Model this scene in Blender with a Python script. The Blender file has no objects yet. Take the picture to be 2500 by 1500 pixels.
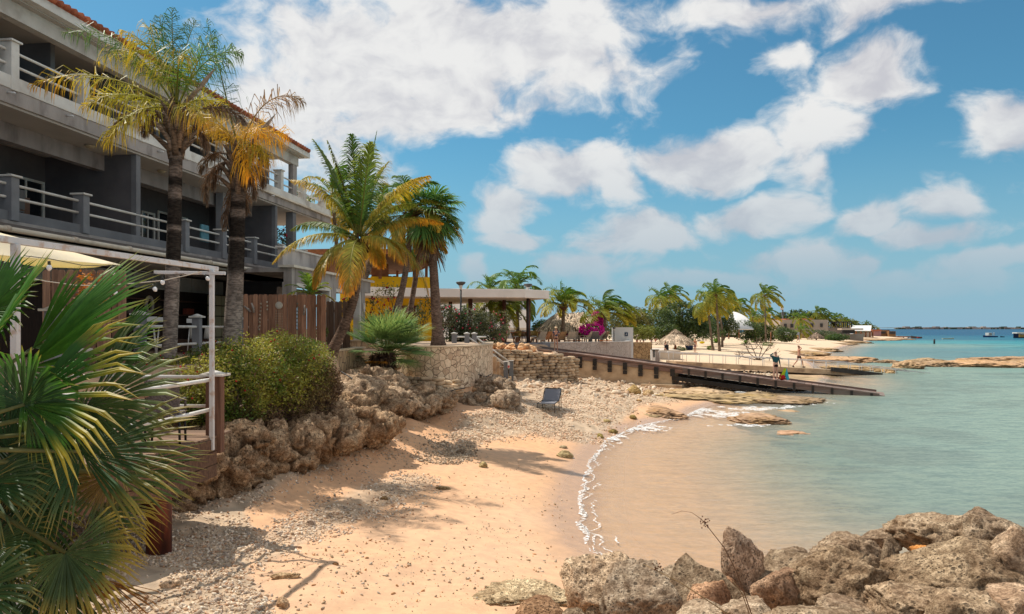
import bpy, bmesh, math, random
import numpy as np
from mathutils import Vector, Matrix, noise
SC = bpy.context.scene
COL = SC.collection
rnd = random.Random(7)
RS = np.random.RandomState(11)
R = math.radians
# ---------------------------------------------------------------- survey of the place: the camera's height and view give real positions
F, CX, HY, H = 1800., 1250., 803., 3.8
def W(px, py, y):
    return np.array(((px-CX)/F*y, y, H-(py-HY)/F*y))
def G(px, py, z):
    y = F*(H-z)/(py-HY)
    return np.array(((px-CX)/F*y, y, z))
# ---------------------------------------------------------------- noise
def _hash(ix, iy, iz, s):
    h = (ix*374761393 + iy*668265263 + iz*2147483647*3 + s*1274126177) & 0xFFFFFFFF
    h = ((h ^ (h >> 13))*1274126177) & 0xFFFFFFFF
    return ((h ^ (h >> 16)) & 0xFFFF)/65535.0
def vnoise(P, s=0):
    P = np.asarray(P, float)
    I = np.floor(P).astype(np.int64); f = P-I; u = f*f*(3-2*f)
    x, y, z = I[:, 0], I[:, 1], I[:, 2]
    r = 0
    for dx in (0, 1):
        for dy in (0, 1):
            for dz in (0, 1):
                w = (u[:, 0] if dx else 1-u[:, 0])*(u[:, 1] if dy else 1-u[:, 1])*(u[:, 2] if dz else 1-u[:, 2])
                r = r + w*_hash(x+dx, y+dy, z+dz, s)
    return r*2-1
def fbm(P, o=4, s=0, gain=.5, ridge=False):
    P = np.asarray(P, float); r = 0; a = 1; t = 0
    for i in range(o):
        n = vnoise(P*(2.03**i)+i*17.3, s+i)
        if ridge: n = 1-2*np.abs(n)
        r = r+a*n; t += a; a *= gain
    return r/t
def xyz(x, y, z=0):
    x = np.asarray(x, float); return np.stack([x, y+0*x, z+0*x], -1)
def smooth(a, b, x):
    t = np.clip((x-a)/(b-a), 0, 1); return t*t*(3-2*t)
# ---------------------------------------------------------------- materials
def srgb(r, g, b):
    f = lambda c: (c/255/12.92 if c/255 <= .04045 else ((c/255+.055)/1.055)**2.4)
    return (f(r), f(g), f(b))
class NT:
    def __init__(s, mat):
        s.t = mat.node_tree; s.n = s.t.nodes; s.l = s.t.links
    def new(s, ty, **kw):
        n = s.n.new(ty)
        for k, v in kw.items(): setattr(n, k, v)
        return n
    def link(s, a, b): s.l.new(a, b)
    def math(s, op, a, b=None, c=None, clamp=False):
        n = s.new('ShaderNodeMath', operation=op); n.use_clamp = clamp
        for i, v in enumerate((a, b, c)):
            if v is None: continue
            if hasattr(v, 'is_linked'): s.link(v, n.inputs[i])
            else: n.inputs[i].default_value = v
        return n.outputs[0]
    def mix(s, fac, a, b, bt='MIX'):
        n = s.new('ShaderNodeMix', data_type='RGBA', blend_type=bt)
        for i, v in ((0, fac), (6, a), (7, b)):
            if hasattr(v, 'is_linked'): s.link(v, n.inputs[i])
            else: n.inputs[i].default_value = (v if i == 0 else (tuple(v)+(1,))[:4])
        return n.outputs[2]
    def ramp(s, fac, lo, hi):
        n = s.new('ShaderNodeMapRange', interpolation_type='SMOOTHSTEP')
        s.link(fac, n.inputs[0]); n.inputs[1].default_value = lo; n.inputs[2].default_value = hi
        return n.outputs[0]
    def noise(s, vec, scale, detail=4, rough=.55):
        n = s.new('ShaderNodeTexNoise'); n.inputs['Scale'].default_value = scale
        n.inputs['Detail'].default_value = detail; n.inputs['Roughness'].default_value = rough
        s.link(vec, n.inputs['Vector']); return n.outputs[0]
MATS = {}
def mat(name, c1, c2=None, scale=3., rough=.75, bump=0., bscale=20., attr=False, spec=.3, metal=0., transl=0., stretch=None,
        coord='pos', c3=None, s3=.6, detail=5, contrast=.18, emit=0, bdist=.02):
    """colour noise between c1 and c2 (and broad stains of c3), times the vertex colour when attr"""
    if name in MATS: return MATS[name]
    m = bpy.data.materials.new(name); m.use_nodes = True; MATS[name] = m
    N = NT(m); N.n.clear()
    out = N.new('ShaderNodeOutputMaterial'); b = N.new('ShaderNodeBsdfPrincipled')
    if coord == 'pos': vec = N.new('ShaderNodeNewGeometry').outputs['Position']
    else: vec = N.new('ShaderNodeTexCoord').outputs['Object']
    if stretch:
        mp = N.new('ShaderNodeMapping'); mp.inputs['Scale'].default_value = stretch; N.link(vec, mp.inputs[0]); vec = mp.outputs[0]
    col = None
    if c2 is not None:
        f = N.ramp(N.noise(vec, scale, detail), .5-contrast, .5+contrast)
        col = N.mix(f, c1, c2)
    if c3 is not None:
        f = N.ramp(N.noise(vec, s3, 4), .5, .68); col = N.mix(f, col if col is not None else c1, c3)
    if attr:
        a = N.new('ShaderNodeAttribute', attribute_name='Col').outputs['Color']
        col = N.mix(1., a, c1, 'MULTIPLY') if col is None else N.mix(1., col, a, 'MULTIPLY')
    if col is None: b.inputs['Base Color'].default_value = tuple(c1)+(1,)
    else: N.link(col, b.inputs['Base Color'])
    b.inputs['Roughness'].default_value = rough; b.inputs['Specular IOR Level'].default_value = spec; b.inputs['Metallic'].default_value = metal
    if bump:
        bn = N.new('ShaderNodeBump'); bn.inputs['Strength'].default_value = bump; bn.inputs['Distance'].default_value = bdist
        N.link(N.noise(vec, bscale, 6, .65), bn.inputs['Height']); N.link(bn.outputs[0], b.inputs['Normal'])
    sh = b.outputs[0]
    if transl:
        t = N.new('ShaderNodeBsdfTranslucent')
        if col is None: t.inputs[0].default_value = tuple(c1)+(1,)
        else: N.link(N.mix(.5, col, N.mix(1., col, (1.5, 1.5, .6), 'MULTIPLY')), t.inputs[0])
        mx = N.new('ShaderNodeMixShader'); mx.inputs[0].default_value = transl
        N.link(sh, mx.inputs[1]); N.link(t.outputs[0], mx.inputs[2]); sh = mx.outputs[0]
    N.link(sh, out.inputs[0])
    return m
# ---------------------------------------------------------------- mesh builder
class MB:
    def __init__(s): s.V = []; s.n = 0; s.F = []; s.C = []; s.col = (1, 1, 1); s.mi = 0
    def add(s, V, Fs, col=None, smooth=False, mi=None):
        V = np.asarray(V, float).reshape(-1, 3)
        c = np.array(s.col if col is None else col, float)
        if c.ndim == 1: c = np.repeat(c[None, :3], len(V), 0)
        s.V.append(V); s.C.append(c)
        if not isinstance(Fs, (list, tuple)) or (len(Fs) and isinstance(Fs, list) and not isinstance(Fs[0], np.ndarray)): Fs = _group(Fs)
        for f in Fs: s.F.append((np.asarray(f)+s.n, smooth, s.mi if mi is None else mi))
        s.n += len(V)
    def box(s, c, d, rz=0, col=None, M=None):
        V = np.array([[x, y, z] for z in (-.5, .5) for y in (-.5, .5) for x in (-.5, .5)])*np.array(d)
        if rz: V = V@_rz(rz).T
        if M is not None: V = V@np.asarray(M).T
        s.add(V+np.array(c), [_BOXF], col)
    def bx(s, x0, x1, y0, y1, z0, z1, fr=None, col=None):
        V = np.array([[x, y, z] for z in (z0, z1) for y in (y0, y1) for x in (x0, x1)], float)
        if fr is not None:
            O, ax, ay = fr; V = np.stack([O[0]+ax[0]*V[:, 0]+ay[0]*V[:, 1], O[1]+ax[1]*V[:, 0]+ay[1]*V[:, 1], V[:, 2]], 1)
            if ax[0]*ay[1]-ax[1]*ay[0] < 0: s.add(V, [_BOXF[:, ::-1]], col); return
        s.add(V, [_BOXF], col)
    def beam(s, p, q, w, h, col=None, up=(0, 0, 1)):
        p = np.array(p, float); q = np.array(q, float); d = q-p; L = np.linalg.norm(d); d /= L
        a = np.cross(d, up); a /= np.linalg.norm(a)+1e-9; b = np.cross(a, d)
        s.box((p+q)/2, (L, w, h), M=np.stack([d, -a, b], 1), col=col)
    def tube(s, pts, rad, n=8, col=None, cap=True, sm=True):
        P = np.array(pts, float); m = len(P); rad = np.full(m, rad) if np.isscalar(rad) else np.array(rad, float)
        T = np.gradient(P, axis=0); T /= np.linalg.norm(T, axis=1)[:, None]+1e-9
        up = np.array([0, 0, 1.]) if abs(T[0, 2]) < .9 else np.array([1., 0, 0])
        A = np.cross(T, up); A /= np.linalg.norm(A, axis=1)[:, None]+1e-9; B = np.cross(T, A)
        th = np.arange(n)*2*math.pi/n
        V = P[:, None]+rad[:, None, None]*(np.cos(th)[None, :, None]*A[:, None]+np.sin(th)[None, :, None]*B[:, None])
        V = V.reshape(-1, 3)
        i = np.arange(m-1)[:, None]*n; j = np.arange(n)[None]; k = (j+1) % n
        Fq = np.stack([i+j, i+n+j, i+n+k, i+k], -1).reshape(-1, 4)
        fs = [Fq]
        if cap:
            V = np.vstack([V, P[0], P[-1]]); a = m*n; jj = np.arange(n); kk = (jj+1) % n
            fs.append(np.stack([jj, kk, 0*jj+a], 1)); fs.append(np.stack([kk+(m-1)*n, jj+(m-1)*n, 0*jj+a+1], 1))
        if col is not None and np.ndim(col) == 2:
            col = np.repeat(np.array(col), n, 0); col = np.vstack([col, col[0], col[-1]]) if cap else col
        s.add(V, fs, col, sm)
    def lathe(s, c, prof, n=16, col=None, sm=True):
        P = np.array([[0, 0, z] for r, z in prof], float)+np.array(c); rad = [r for r, z in prof]
        th = np.arange(n)*2*math.pi/n; rad = np.array(rad)
        V = P[:, None]+np.stack([rad[:, None]*np.cos(th), rad[:, None]*np.sin(th), np.zeros((len(P), n))], -1)
        V = V.reshape(-1, 3); m = len(P); i = np.arange(m-1)[:, None]*n; j = np.arange(n)[None]; k = (j+1) % n
        Fq = np.stack([i+j, i+k, i+n+k, i+n+j], -1).reshape(-1, 4)
        jj = np.arange(n)
        s.add(np.vstack([V, P[0], P[-1]]), [Fq, np.stack([(jj+1) % n, jj, 0*jj+m*n], 1), np.stack([jj+(m-1)*n, (jj+1) % n+(m-1)*n, 0*jj+m*n+1], 1)], col, sm)
    def ball(s, c, r, sub=2, col=None, disp=0, seed=0, sc=1., M=None):
        V, Ft = ICO[sub]; r = np.array(r, float)*np.ones(3); V = V*r
        if disp: V = V*(1+disp*fbm(ICO[sub][0]*sc+seed*7.1, 3, seed))[:, None]
        if M is not None: V = V@np.asarray(M).T
        s.add(V+np.array(c), [Ft], col, True)
    def poly(s, pts, col=None):
        s.add(pts, [np.arange(len(pts))[None]], col)
    def prism(s, pts2, z0, z1, col=None):
        n = len(pts2); P = np.array(pts2, float)
        if sum(P[i-1, 0]*P[i, 1]-P[i, 0]*P[i-1, 1] for i in range(n)) < 0: P = P[::-1]
        z0 = np.broadcast_to(z0, n); z1 = np.broadcast_to(z1, n)
        V = np.vstack([np.c_[P, z0], np.c_[P, z1]]); i = np.arange(n); k = (i+1) % n
        s.add(V, [np.stack([i, k, k+n, i+n], 1), (i+n)[None], i[::-1][None]], col)
    def build(s, name, m, parent=None, loc=None, bevel=0, **props):
        V = np.vstack(s.V); C = np.vstack(s.C)
        if parent is not None: V = V-np.array(ORG.get(parent.name, (0, 0, 0)))
        elif loc is not None: V = V-np.array(loc)
        me = bpy.data.meshes.new(name); me.vertices.add(len(V)); me.vertices.foreach_set('co', V.ravel())
        lt = np.concatenate([np.full(len(f), f.shape[1]) for f, _, _ in s.F]); lv = np.concatenate([f.ravel() for f, _, _ in s.F])
        me.loops.add(len(lv)); me.loops.foreach_set('vertex_index', lv.astype(np.int32))
        me.polygons.add(len(lt)); me.polygons.foreach_set('loop_start', np.r_[0, np.cumsum(lt)[:-1]].astype(np.int32))
        me.polygons.foreach_set('loop_total', lt.astype(np.int32))
        me.polygons.foreach_set('use_smooth', np.concatenate([np.full(len(f), sm) for f, sm, _ in s.F]))
        me.polygons.foreach_set('material_index', np.concatenate([np.full(len(f), mi) for f, _, mi in s.F]).astype(np.int32))
        a = me.color_attributes.new('Col', 'FLOAT_COLOR', 'POINT')
        a.data.foreach_set('color', np.c_[C, np.ones(len(C))].ravel())
        me.update(calc_edges=True); me.validate()
        o = bpy.data.objects.new(name, me)
        for mm in (m if isinstance(m, (list, tuple)) else [m]): me.materials.append(mm)
        COL.objects.link(o)
        if parent is not None: o.parent = parent; ORG[o.name] = ORG.get(parent.name, (0, 0, 0))
        else:
            o.location = tuple(loc) if loc is not None else (0, 0, 0); ORG[o.name] = tuple(o.location)
        if bevel:
            b = o.modifiers.new('edges', 'BEVEL'); b.width = bevel; b.segments = 2; b.limit_method = 'ANGLE'; b.harden_normals = False
        for k, v in props.items(): o[k] = v
        return o
ORG = {}
_BOXF = np.array([[0, 2, 3, 1], [4, 5, 7, 6], [0, 1, 5, 4], [2, 6, 7, 3], [0, 4, 6, 2], [1, 3, 7, 5]])
def _rz(a): return np.array([[math.cos(a), -math.sin(a), 0], [math.sin(a), math.cos(a), 0], [0, 0, 1]])
def _group(Fs):
    d = {}
    for f in Fs: d.setdefault(len(f), []).append(f)
    return [np.array(v) for v in d.values()]
def _ico(k):
    bm = bmesh.new(); bmesh.ops.create_icosphere(bm, subdivisions=k, radius=1)
    V = np.array([v.co[:] for v in bm.verts]); Ft = np.array([[v.index for v in f.verts] for f in bm.faces]); bm.free(); return V, Ft
ICO = {k: _ico(k) for k in (1, 2, 3, 4, 5, 6)}
def thing(name, label, cat, loc=(0, 0, 0), group=None, rz=0):
    o = bpy.data.objects.new(name, None); COL.objects.link(o); o.location = tuple(loc); o.rotation_euler.z = rz
    o.empty_display_size = .2; o['label'] = label; o['category'] = cat
    if group: o['group'] = group
    ORG[o.name] = tuple(loc) if rz == 0 else tuple(loc)
    return o
def tag(o, label, cat, group=None):
    o['label'] = label; o['category'] = cat
    if group: o['group'] = group
    return o
def copy_tree(o, parent=None):
    c = o.copy(); COL.objects.link(c)
    if parent is not None: c.parent = parent
    for ch in list(o.children): copy_tree(ch, c)
    return c
def rotm(ax, ang):
    return np.array(Matrix.Rotation(ang, 3, Vector(ax)))
def unit(v): v = np.array(v, float); return v/(np.linalg.norm(v)+1e-12)
def inpoly(px, py, poly):
    px = np.asarray(px, float); r = np.zeros(px.shape, bool); n = len(poly)
    for i in range(n):
        x0, y0 = poly[i-1]; x1, y1 = poly[i]
        c = ((y0 > py) != (y1 > py)); r ^= c & (px < (x1-x0)*(py-y0)/((y1-y0) or 1e-9)+x0)
    return r
def sdpoly(x, y, poly, closed=True):
    """signed distance, positive inside"""
    d = np.full(np.shape(x), 1e9); n = len(poly)
    for i in range(0 if closed else 1, n):
        a = np.array(poly[i-1], float); b = np.array(poly[i], float); e = b-a
        t = np.clip(((x-a[0])*e[0]+(y-a[1])*e[1])/(e@e), 0, 1)
        d = np.minimum(d, np.hypot(x-a[0]-t*e[0], y-a[1]-t*e[1]))
    return np.where(inpoly(x, y, poly), d, -d) if closed else d
# ---------------------------------------------------------------- camera, sun, sky
cam = bpy.data.cameras.new('camera'); co = bpy.data.objects.new('camera', cam); COL.objects.link(co)
co.location = (0, 0, H); co.rotation_euler = (R(90), 0, 0); cam.sensor_width = 36; cam.lens = 36*F/2500; cam.shift_y = .0212
cam.clip_start = .1; cam.clip_end = 30000; SC.camera = co
SUN = unit((-2.17, 1.4, 4.07))
sl = bpy.data.lights.new('sun', 'SUN'); sl.energy = 4.8; sl.angle = R(.53); sl.color = (1, .93, .82)
so = bpy.data.objects.new('sun', sl); COL.objects.link(so); so.rotation_euler = Vector(-SUN).to_track_quat('-Z', 'Y').to_euler()
so.location = (-20, 10, 40)
SC.view_settings.view_transform = 'Standard'; SC.view_settings.look = 'None'; SC.view_settings.exposure = .1; SC.view_settings.gamma = 1
SC.cycles.max_bounces = 6; SC.cycles.transparent_max_bounces = 10
def make_world():
    w = bpy.data.worlds.new('World'); SC.world = w; w.use_nodes = True; N = NT(w); N.n.clear()
    out = N.new('ShaderNodeOutputWorld'); bg = N.new('ShaderNodeBackground')
    sky = N.new('ShaderNodeTexSky', sky_type='NISHITA'); sky.sun_disc = False
    sky.sun_elevation = math.asin(SUN[2]); sky.sun_rotation = math.atan2(SUN[0], SUN[1]); sky.air_density = 1.0; sky.dust_density = .6; sky.ozone_density = 1.6
    S = .1
    skyc = N.mix(1., sky.outputs[0], (.46, .91, .96), 'MULTIPLY')
    tc = N.new('ShaderNodeTexCoord').outputs['Generated']
    sp = N.new('ShaderNodeSeparateXYZ'); N.link(tc, sp.inputs[0]); x, y, z = sp.outputs
    az = N.math('ARCTAN2', x, y); el = N.math('ARCSINE', z)
    cb = N.new('ShaderNodeCombineXYZ'); N.link(az, cb.inputs[0]); N.link(N.math('MULTIPLY', el, 1.5), cb.inputs[1]); vec = cb.outputs[0]
    # warp
    n1 = N.new('ShaderNodeTexNoise'); n1.inputs['Scale'].default_value = 7; n1.inputs['Detail'].default_value = 3; N.link(vec, n1.inputs[0])
    sub = N.new('ShaderNodeVectorMath', operation='SUBTRACT'); N.link(n1.outputs['Color'], sub.inputs[0]); sub.inputs[1].default_value = (.5, .5, .5)
    sc_ = N.new('ShaderNodeVectorMath', operation='SCALE'); N.link(sub.outputs[0], sc_.inputs[0]); sc_.inputs['Scale'].default_value = .10
    ad = N.new('ShaderNodeVectorMath', operation='ADD'); N.link(vec, ad.inputs[0]); N.link(sc_.outputs[0], ad.inputs[1])
    s2 = N.new('ShaderNodeSeparateXYZ'); N.link(ad.outputs[0], s2.inputs[0]); wx, wy = s2.outputs[0], s2.outputs[1]
    # cumulus: (px, py, half width, half height, tilt deg, strength)
    CL = [(990, 140, 470, 210, -4, 1.), (1340, 110, 330, 190, 10, .72), (680, 240, 260, 190, 0, .85), (1060, 250, 210, 110, 0, .8), (800, 400, 190, 90, 10, .5),
          (1860, 10, 230, 60, 0, .62), (2160, 0, 240, 70, 0, .6), (1375, 415, 190, 85, -5, .9), (1500, 430, 75, 75, 0, .65), (1225, 520, 125, 70, -25, .85), (1245, 590, 110, 42, 0, .7),
          (1760, 385, 205, 105, -12, 1.), (1955, 330, 190, 120, -35, .7), (2120, 185, 155, 110, -40, .9), (1990, 420, 60, 60, 0, .5), (2450, 285, 150, 105, -30, 1.),
          (1855, 535, 165, 62, 0, .9), (1535, 580, 170, 75, -12, .95), (1450, 650, 160, 45, 0, .6), (2115, 545, 125, 55, -15, .85), (2290, 500, 120, 70, -30, .75), (2260, 590, 160, 44, 0, .8),
          (2420, 645, 210, 38, -6, .75), (2105, 655, 70, 32, 0, .75), (1152, 668, 38, 42, 0, .7), (1700, 690, 280, 40, 0, .7), (1980, 640, 220, 50, 0, .5), (1890, 130, 75, 50, 0, .4), (2280, 690, 260, 30, 0, .4),
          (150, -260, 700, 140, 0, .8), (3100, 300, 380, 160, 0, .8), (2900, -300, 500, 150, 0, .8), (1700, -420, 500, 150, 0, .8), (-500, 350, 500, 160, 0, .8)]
    field = None
    for px, py, a, b, tl, st in CL:
        ca = math.atan((px-CX)/F); ce = math.atan((HY-py)/F*math.cos(ca))
        a_ = a/F*math.cos(ca)**2; b_ = b/F*math.cos(ca)*1.5*math.cos(ce)**2; t = R(-tl)
        dx = N.math('SUBTRACT', wx, ca); dy = N.math('SUBTRACT', wy, ce*1.5)
        u = N.math('ADD', N.math('MULTIPLY', dx, math.cos(t)/a_), N.math('MULTIPLY', dy, math.sin(t)/a_))
        v = N.math('ADD', N.math('MULTIPLY', dx, -math.sin(t)/b_), N.math('MULTIPLY', dy, math.cos(t)/b_))
        r2 = N.math('ADD', N.math('MULTIPLY', u, u), N.math('MULTIPLY', v, v))
        g = N.math('MULTIPLY', N.math('SUBTRACT', 1., N.math('SQRT', r2)), st)
        field = g if field is None else N.math('SMOOTH_MAX', field, g, .04)
    for a_, e_, ha, he, st in ((70, 35, 30, 16, .9), (110, 20, 40, 14, .9), (160, 30, 40, 22, 1.), (-160, 25, 45, 18, 1.), (120, 55, 60, 14, 1.), (-100, 30, 26, 16, .8), (20, 62, 40, 12, .9), (-150, 62, 60, 14, .9), (75, 10, 30, 7, .8)):  # unseen clouds behind and overhead, added to brighten the shaded sides
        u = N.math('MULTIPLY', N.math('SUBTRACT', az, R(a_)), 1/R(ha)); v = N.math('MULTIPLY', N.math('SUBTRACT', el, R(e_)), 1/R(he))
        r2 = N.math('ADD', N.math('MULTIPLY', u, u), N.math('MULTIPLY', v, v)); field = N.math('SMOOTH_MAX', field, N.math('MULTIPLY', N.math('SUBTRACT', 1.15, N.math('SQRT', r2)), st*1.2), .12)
    fb = N.noise(ad.outputs[0], 9, 10, .58)
    fb2 = N.noise(vec, 3.2, 5, .6)
    dens = N.math('ADD', field, N.math('MULTIPLY', N.math('SUBTRACT', fb, .5), 1.9))
    dens = N.math('ADD', dens, N.math('MULTIPLY', N.math('SUBTRACT', fb2, .5), .5))
    alpha = N.ramp(dens, -.07, .38)
    # thicker places and undersides are greyer
    ad2 = N.new('ShaderNodeVectorMath', operation='ADD'); N.link(ad.outputs[0], ad2.inputs[0]); ad2.inputs[1].default_value = (-.025, .045, 0)
    fb3 = N.noise(ad2.outputs[0], 8, 5, .5)
    lit = N.ramp(N.math('ADD', N.math('SUBTRACT', fb, fb3), N.math('MULTIPLY', N.math('SUBTRACT', fb2, .5), -.25)), -.22, .12)
    ccol = N.mix(lit, tuple(c/S for c in srgb(196, 196, 202)), tuple(c/S for c in srgb(233, 232, 230)))
    hz = N.ramp(el, -.02, .30)
    ccol = N.mix(hz, tuple(c/S for c in srgb(160, 178, 192)), ccol)
    alpha = N.math('MULTIPLY', alpha, N.ramp(el, .0, .12))
    alpha = N.math('MULTIPLY', alpha, .96)
    skyc = N.mix(N.ramp(el, .26, -.04), skyc, tuple(c/S for c in srgb(142, 178, 200)))
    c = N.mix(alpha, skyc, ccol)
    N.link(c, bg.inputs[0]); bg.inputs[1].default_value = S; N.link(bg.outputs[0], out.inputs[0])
make_world()
# ================================================================ TERRAIN
LAND = [(60, -60), (14, 4), (9, 8.2), (5.5, 9.4), (3.2, 10.2), (1.75, 11.4), (1.35, 12.8), (1.3, 14.5), (1.6, 17.3), (2.35, 22), (3.3, 25.5), (5, 28.9), (7.5, 32), (9.5, 36), (13, 41), (17, 46),
        (22, 52), (26, 60), (29, 70), (34, 84), (41, 102), (52, 122), (75, 165), (100, 215), (135, 265), (170, 315), (205, 400), (212, 440), (190, 600), (-400, 2500), (-3000, 2500), (-3000, -60)]
PLAT = [(-80, -20), (-9.8, -20), (-9.6, 7), (-9.2, 11.6), (-7.5, 12.6), (-6.9, 15), (-6.2, 17.5), (-5.3, 20.6), (-5.25, 22.2), (-5.8, 23.2), (-5.6, 24.5), (-5.55, 27.5), (-4.85, 29.2), (-4.3, 27.9), (-3.3, 27.0), (-2.4, 27.2), (-1.75, 28.3), (-1.3, 30.2), (-1.15, 32.3), (-1.3, 36.8),
        (-2.0, 40), (-2.0, 43.9), (-2.1, 52.9), (3.2, 53.2), (3.4, 57.1), (4.6, 57.5), (6.6, 58.6), (8.2, 60.2), (9.2, 62.4), (9.9, 65), (9.9, 68.6), (9.5, 74), (6, 82), (-20, 95), (-80, 110)]
BUMPS = [(9.5, 45, 4.5, -.6), (4.5, 46, 3, -.15), (0, 29, 3, .15), (18, 60, 6, -.35)]
def shore_d(x, y):
    d = sdpoly(x, y, LAND)
    k = np.clip(np.hypot(x, y)/30, .5, 8)
    return d+.22*k*fbm(xyz(x/k*.9, y/k*.9), 3, 5)*np.clip(1.5-np.abs(y-16)/14, .15, 1.5)*.6
PLAT2 = [(-2.1, 43.5), (-.2, 43.8), (1.2, 44.6), (2.6, 45.6), (3.3, 47), (2.6, 50), (2.4, 53.6), (-2.1, 54)]
def terr(x, y, detail=True):
    x = np.asarray(x, float); y = np.asarray(y, float)
    sh = x.shape; x = x.ravel(); y = y.ravel()
    d = shore_d(x, y); dd = np.maximum(-d, 0); di = np.maximum(d, 0)
    z = .85*(1-np.exp(-di/4.5))+.010*np.minimum(di, 70)-(1.2*(1-np.exp(-dd/14))+.012*np.minimum(dd, 300))
    for bx, by, r, dz in BUMPS: z = z+dz*np.exp(-((x-bx)**2+(y-by)**2)/(2*r*r))*smooth(0, 2, d)
    if detail:
        up = smooth(1.2, 4.5, d)
        near = np.clip(1-(np.hypot(x, y)-40)/60, 0, 1)
        z = z+up*near*(.09*fbm(xyz(x*.9, y*.9), 3, 21)+.05*fbm(xyz(x*3.2, y*3.2), 3, 31))
        z = z+smooth(20, 60, d)*.3*fbm(xyz(x*.05, y*.05), 2, 41)
    p = sdpoly(x, y, PLAT); z = z+.32*smooth(-3.6, -2.0, p)*smooth(11.5, 14, y)*(1-smooth(27, 31, y))*(1+.5*fbm(xyz(x*.8, y*.8), 2, 91))
    zp = 3.03-.38*smooth(44, 58, y)
    p2 = sdpoly(x, y, PLAT2); z = np.where(p2 > -.5, z+(np.maximum(2.2, z)-z)*smooth(-.45, .1, p2), z)
    z = np.where(p > -.5, z+(zp-z)*smooth(-.45, .1, p), z)
    return z.reshape(sh)
def P(px, py, zoff=0):
    """where the ground is seen at this bearing and height"""
    y = np.geomspace(4.5, 900, 900); k = (px-CX)/F; zr = H-(py-HY)/F*y
    zt = terr(k*y, y); h = np.where(zt >= zr)[0]
    if len(h) == 0: y0 = 300.
    else:
        i = max(h[0], 1); a, b = y[i-1], y[i]
        yy = np.linspace(a, b, 30); zz = terr(k*yy, yy)-(H-(py-HY)/F*yy); j = np.where(zz >= 0)[0]; y0 = yy[j[0]] if len(j) else b
    return np.array((k*y0, y0, float(terr(np.array([k*y0]), np.array([y0]))[0])+zoff))
def gz(x, y): return float(terr(np.array([x]), np.array([y]))[0])
def proj(x, y, z): return CX+F*x/y, HY-F*(z-H)/y
# rubble areas as seen on the beach: polygon in survey bearings, density
RUB = [([(-50, 1560), (700, 1560), (640, 1440), (600, 1400), (640, 1330), (600, 1250), (700, 1170), (860, 1130), (740, 1120), (520, 1170), (300, 1200), (-50, 1250)], 1.),
       ([(560, 1340), (650, 1300), (760, 1240), (900, 1180), (1010, 1150), (1080, 1165), (1000, 1220), (900, 1260), (760, 1320), (640, 1390)], .8),
       ([(1000, 1120), (1080, 1060), (1200, 1075), (1150, 1120), (1060, 1135)], .6),
       ([(1090, 1080), (1140, 1010), (1250, 990), (1260, 920), (1420, 910), (1640, 945), (1680, 980), (1560, 990), (1520, 1030), (1430, 1085), (1300, 1060), (1200, 1075)], 1.),
       ([(1640, 900), (1850, 900), (1990, 960), (1700, 950)], .5)]
def rubmask(px, py):
    m = np.zeros(np.shape(px))
    for poly, w in RUB:
        d = sdpoly(px, py, poly); m = np.maximum(m, w*smooth(-18, 14, d))
    return m
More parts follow.
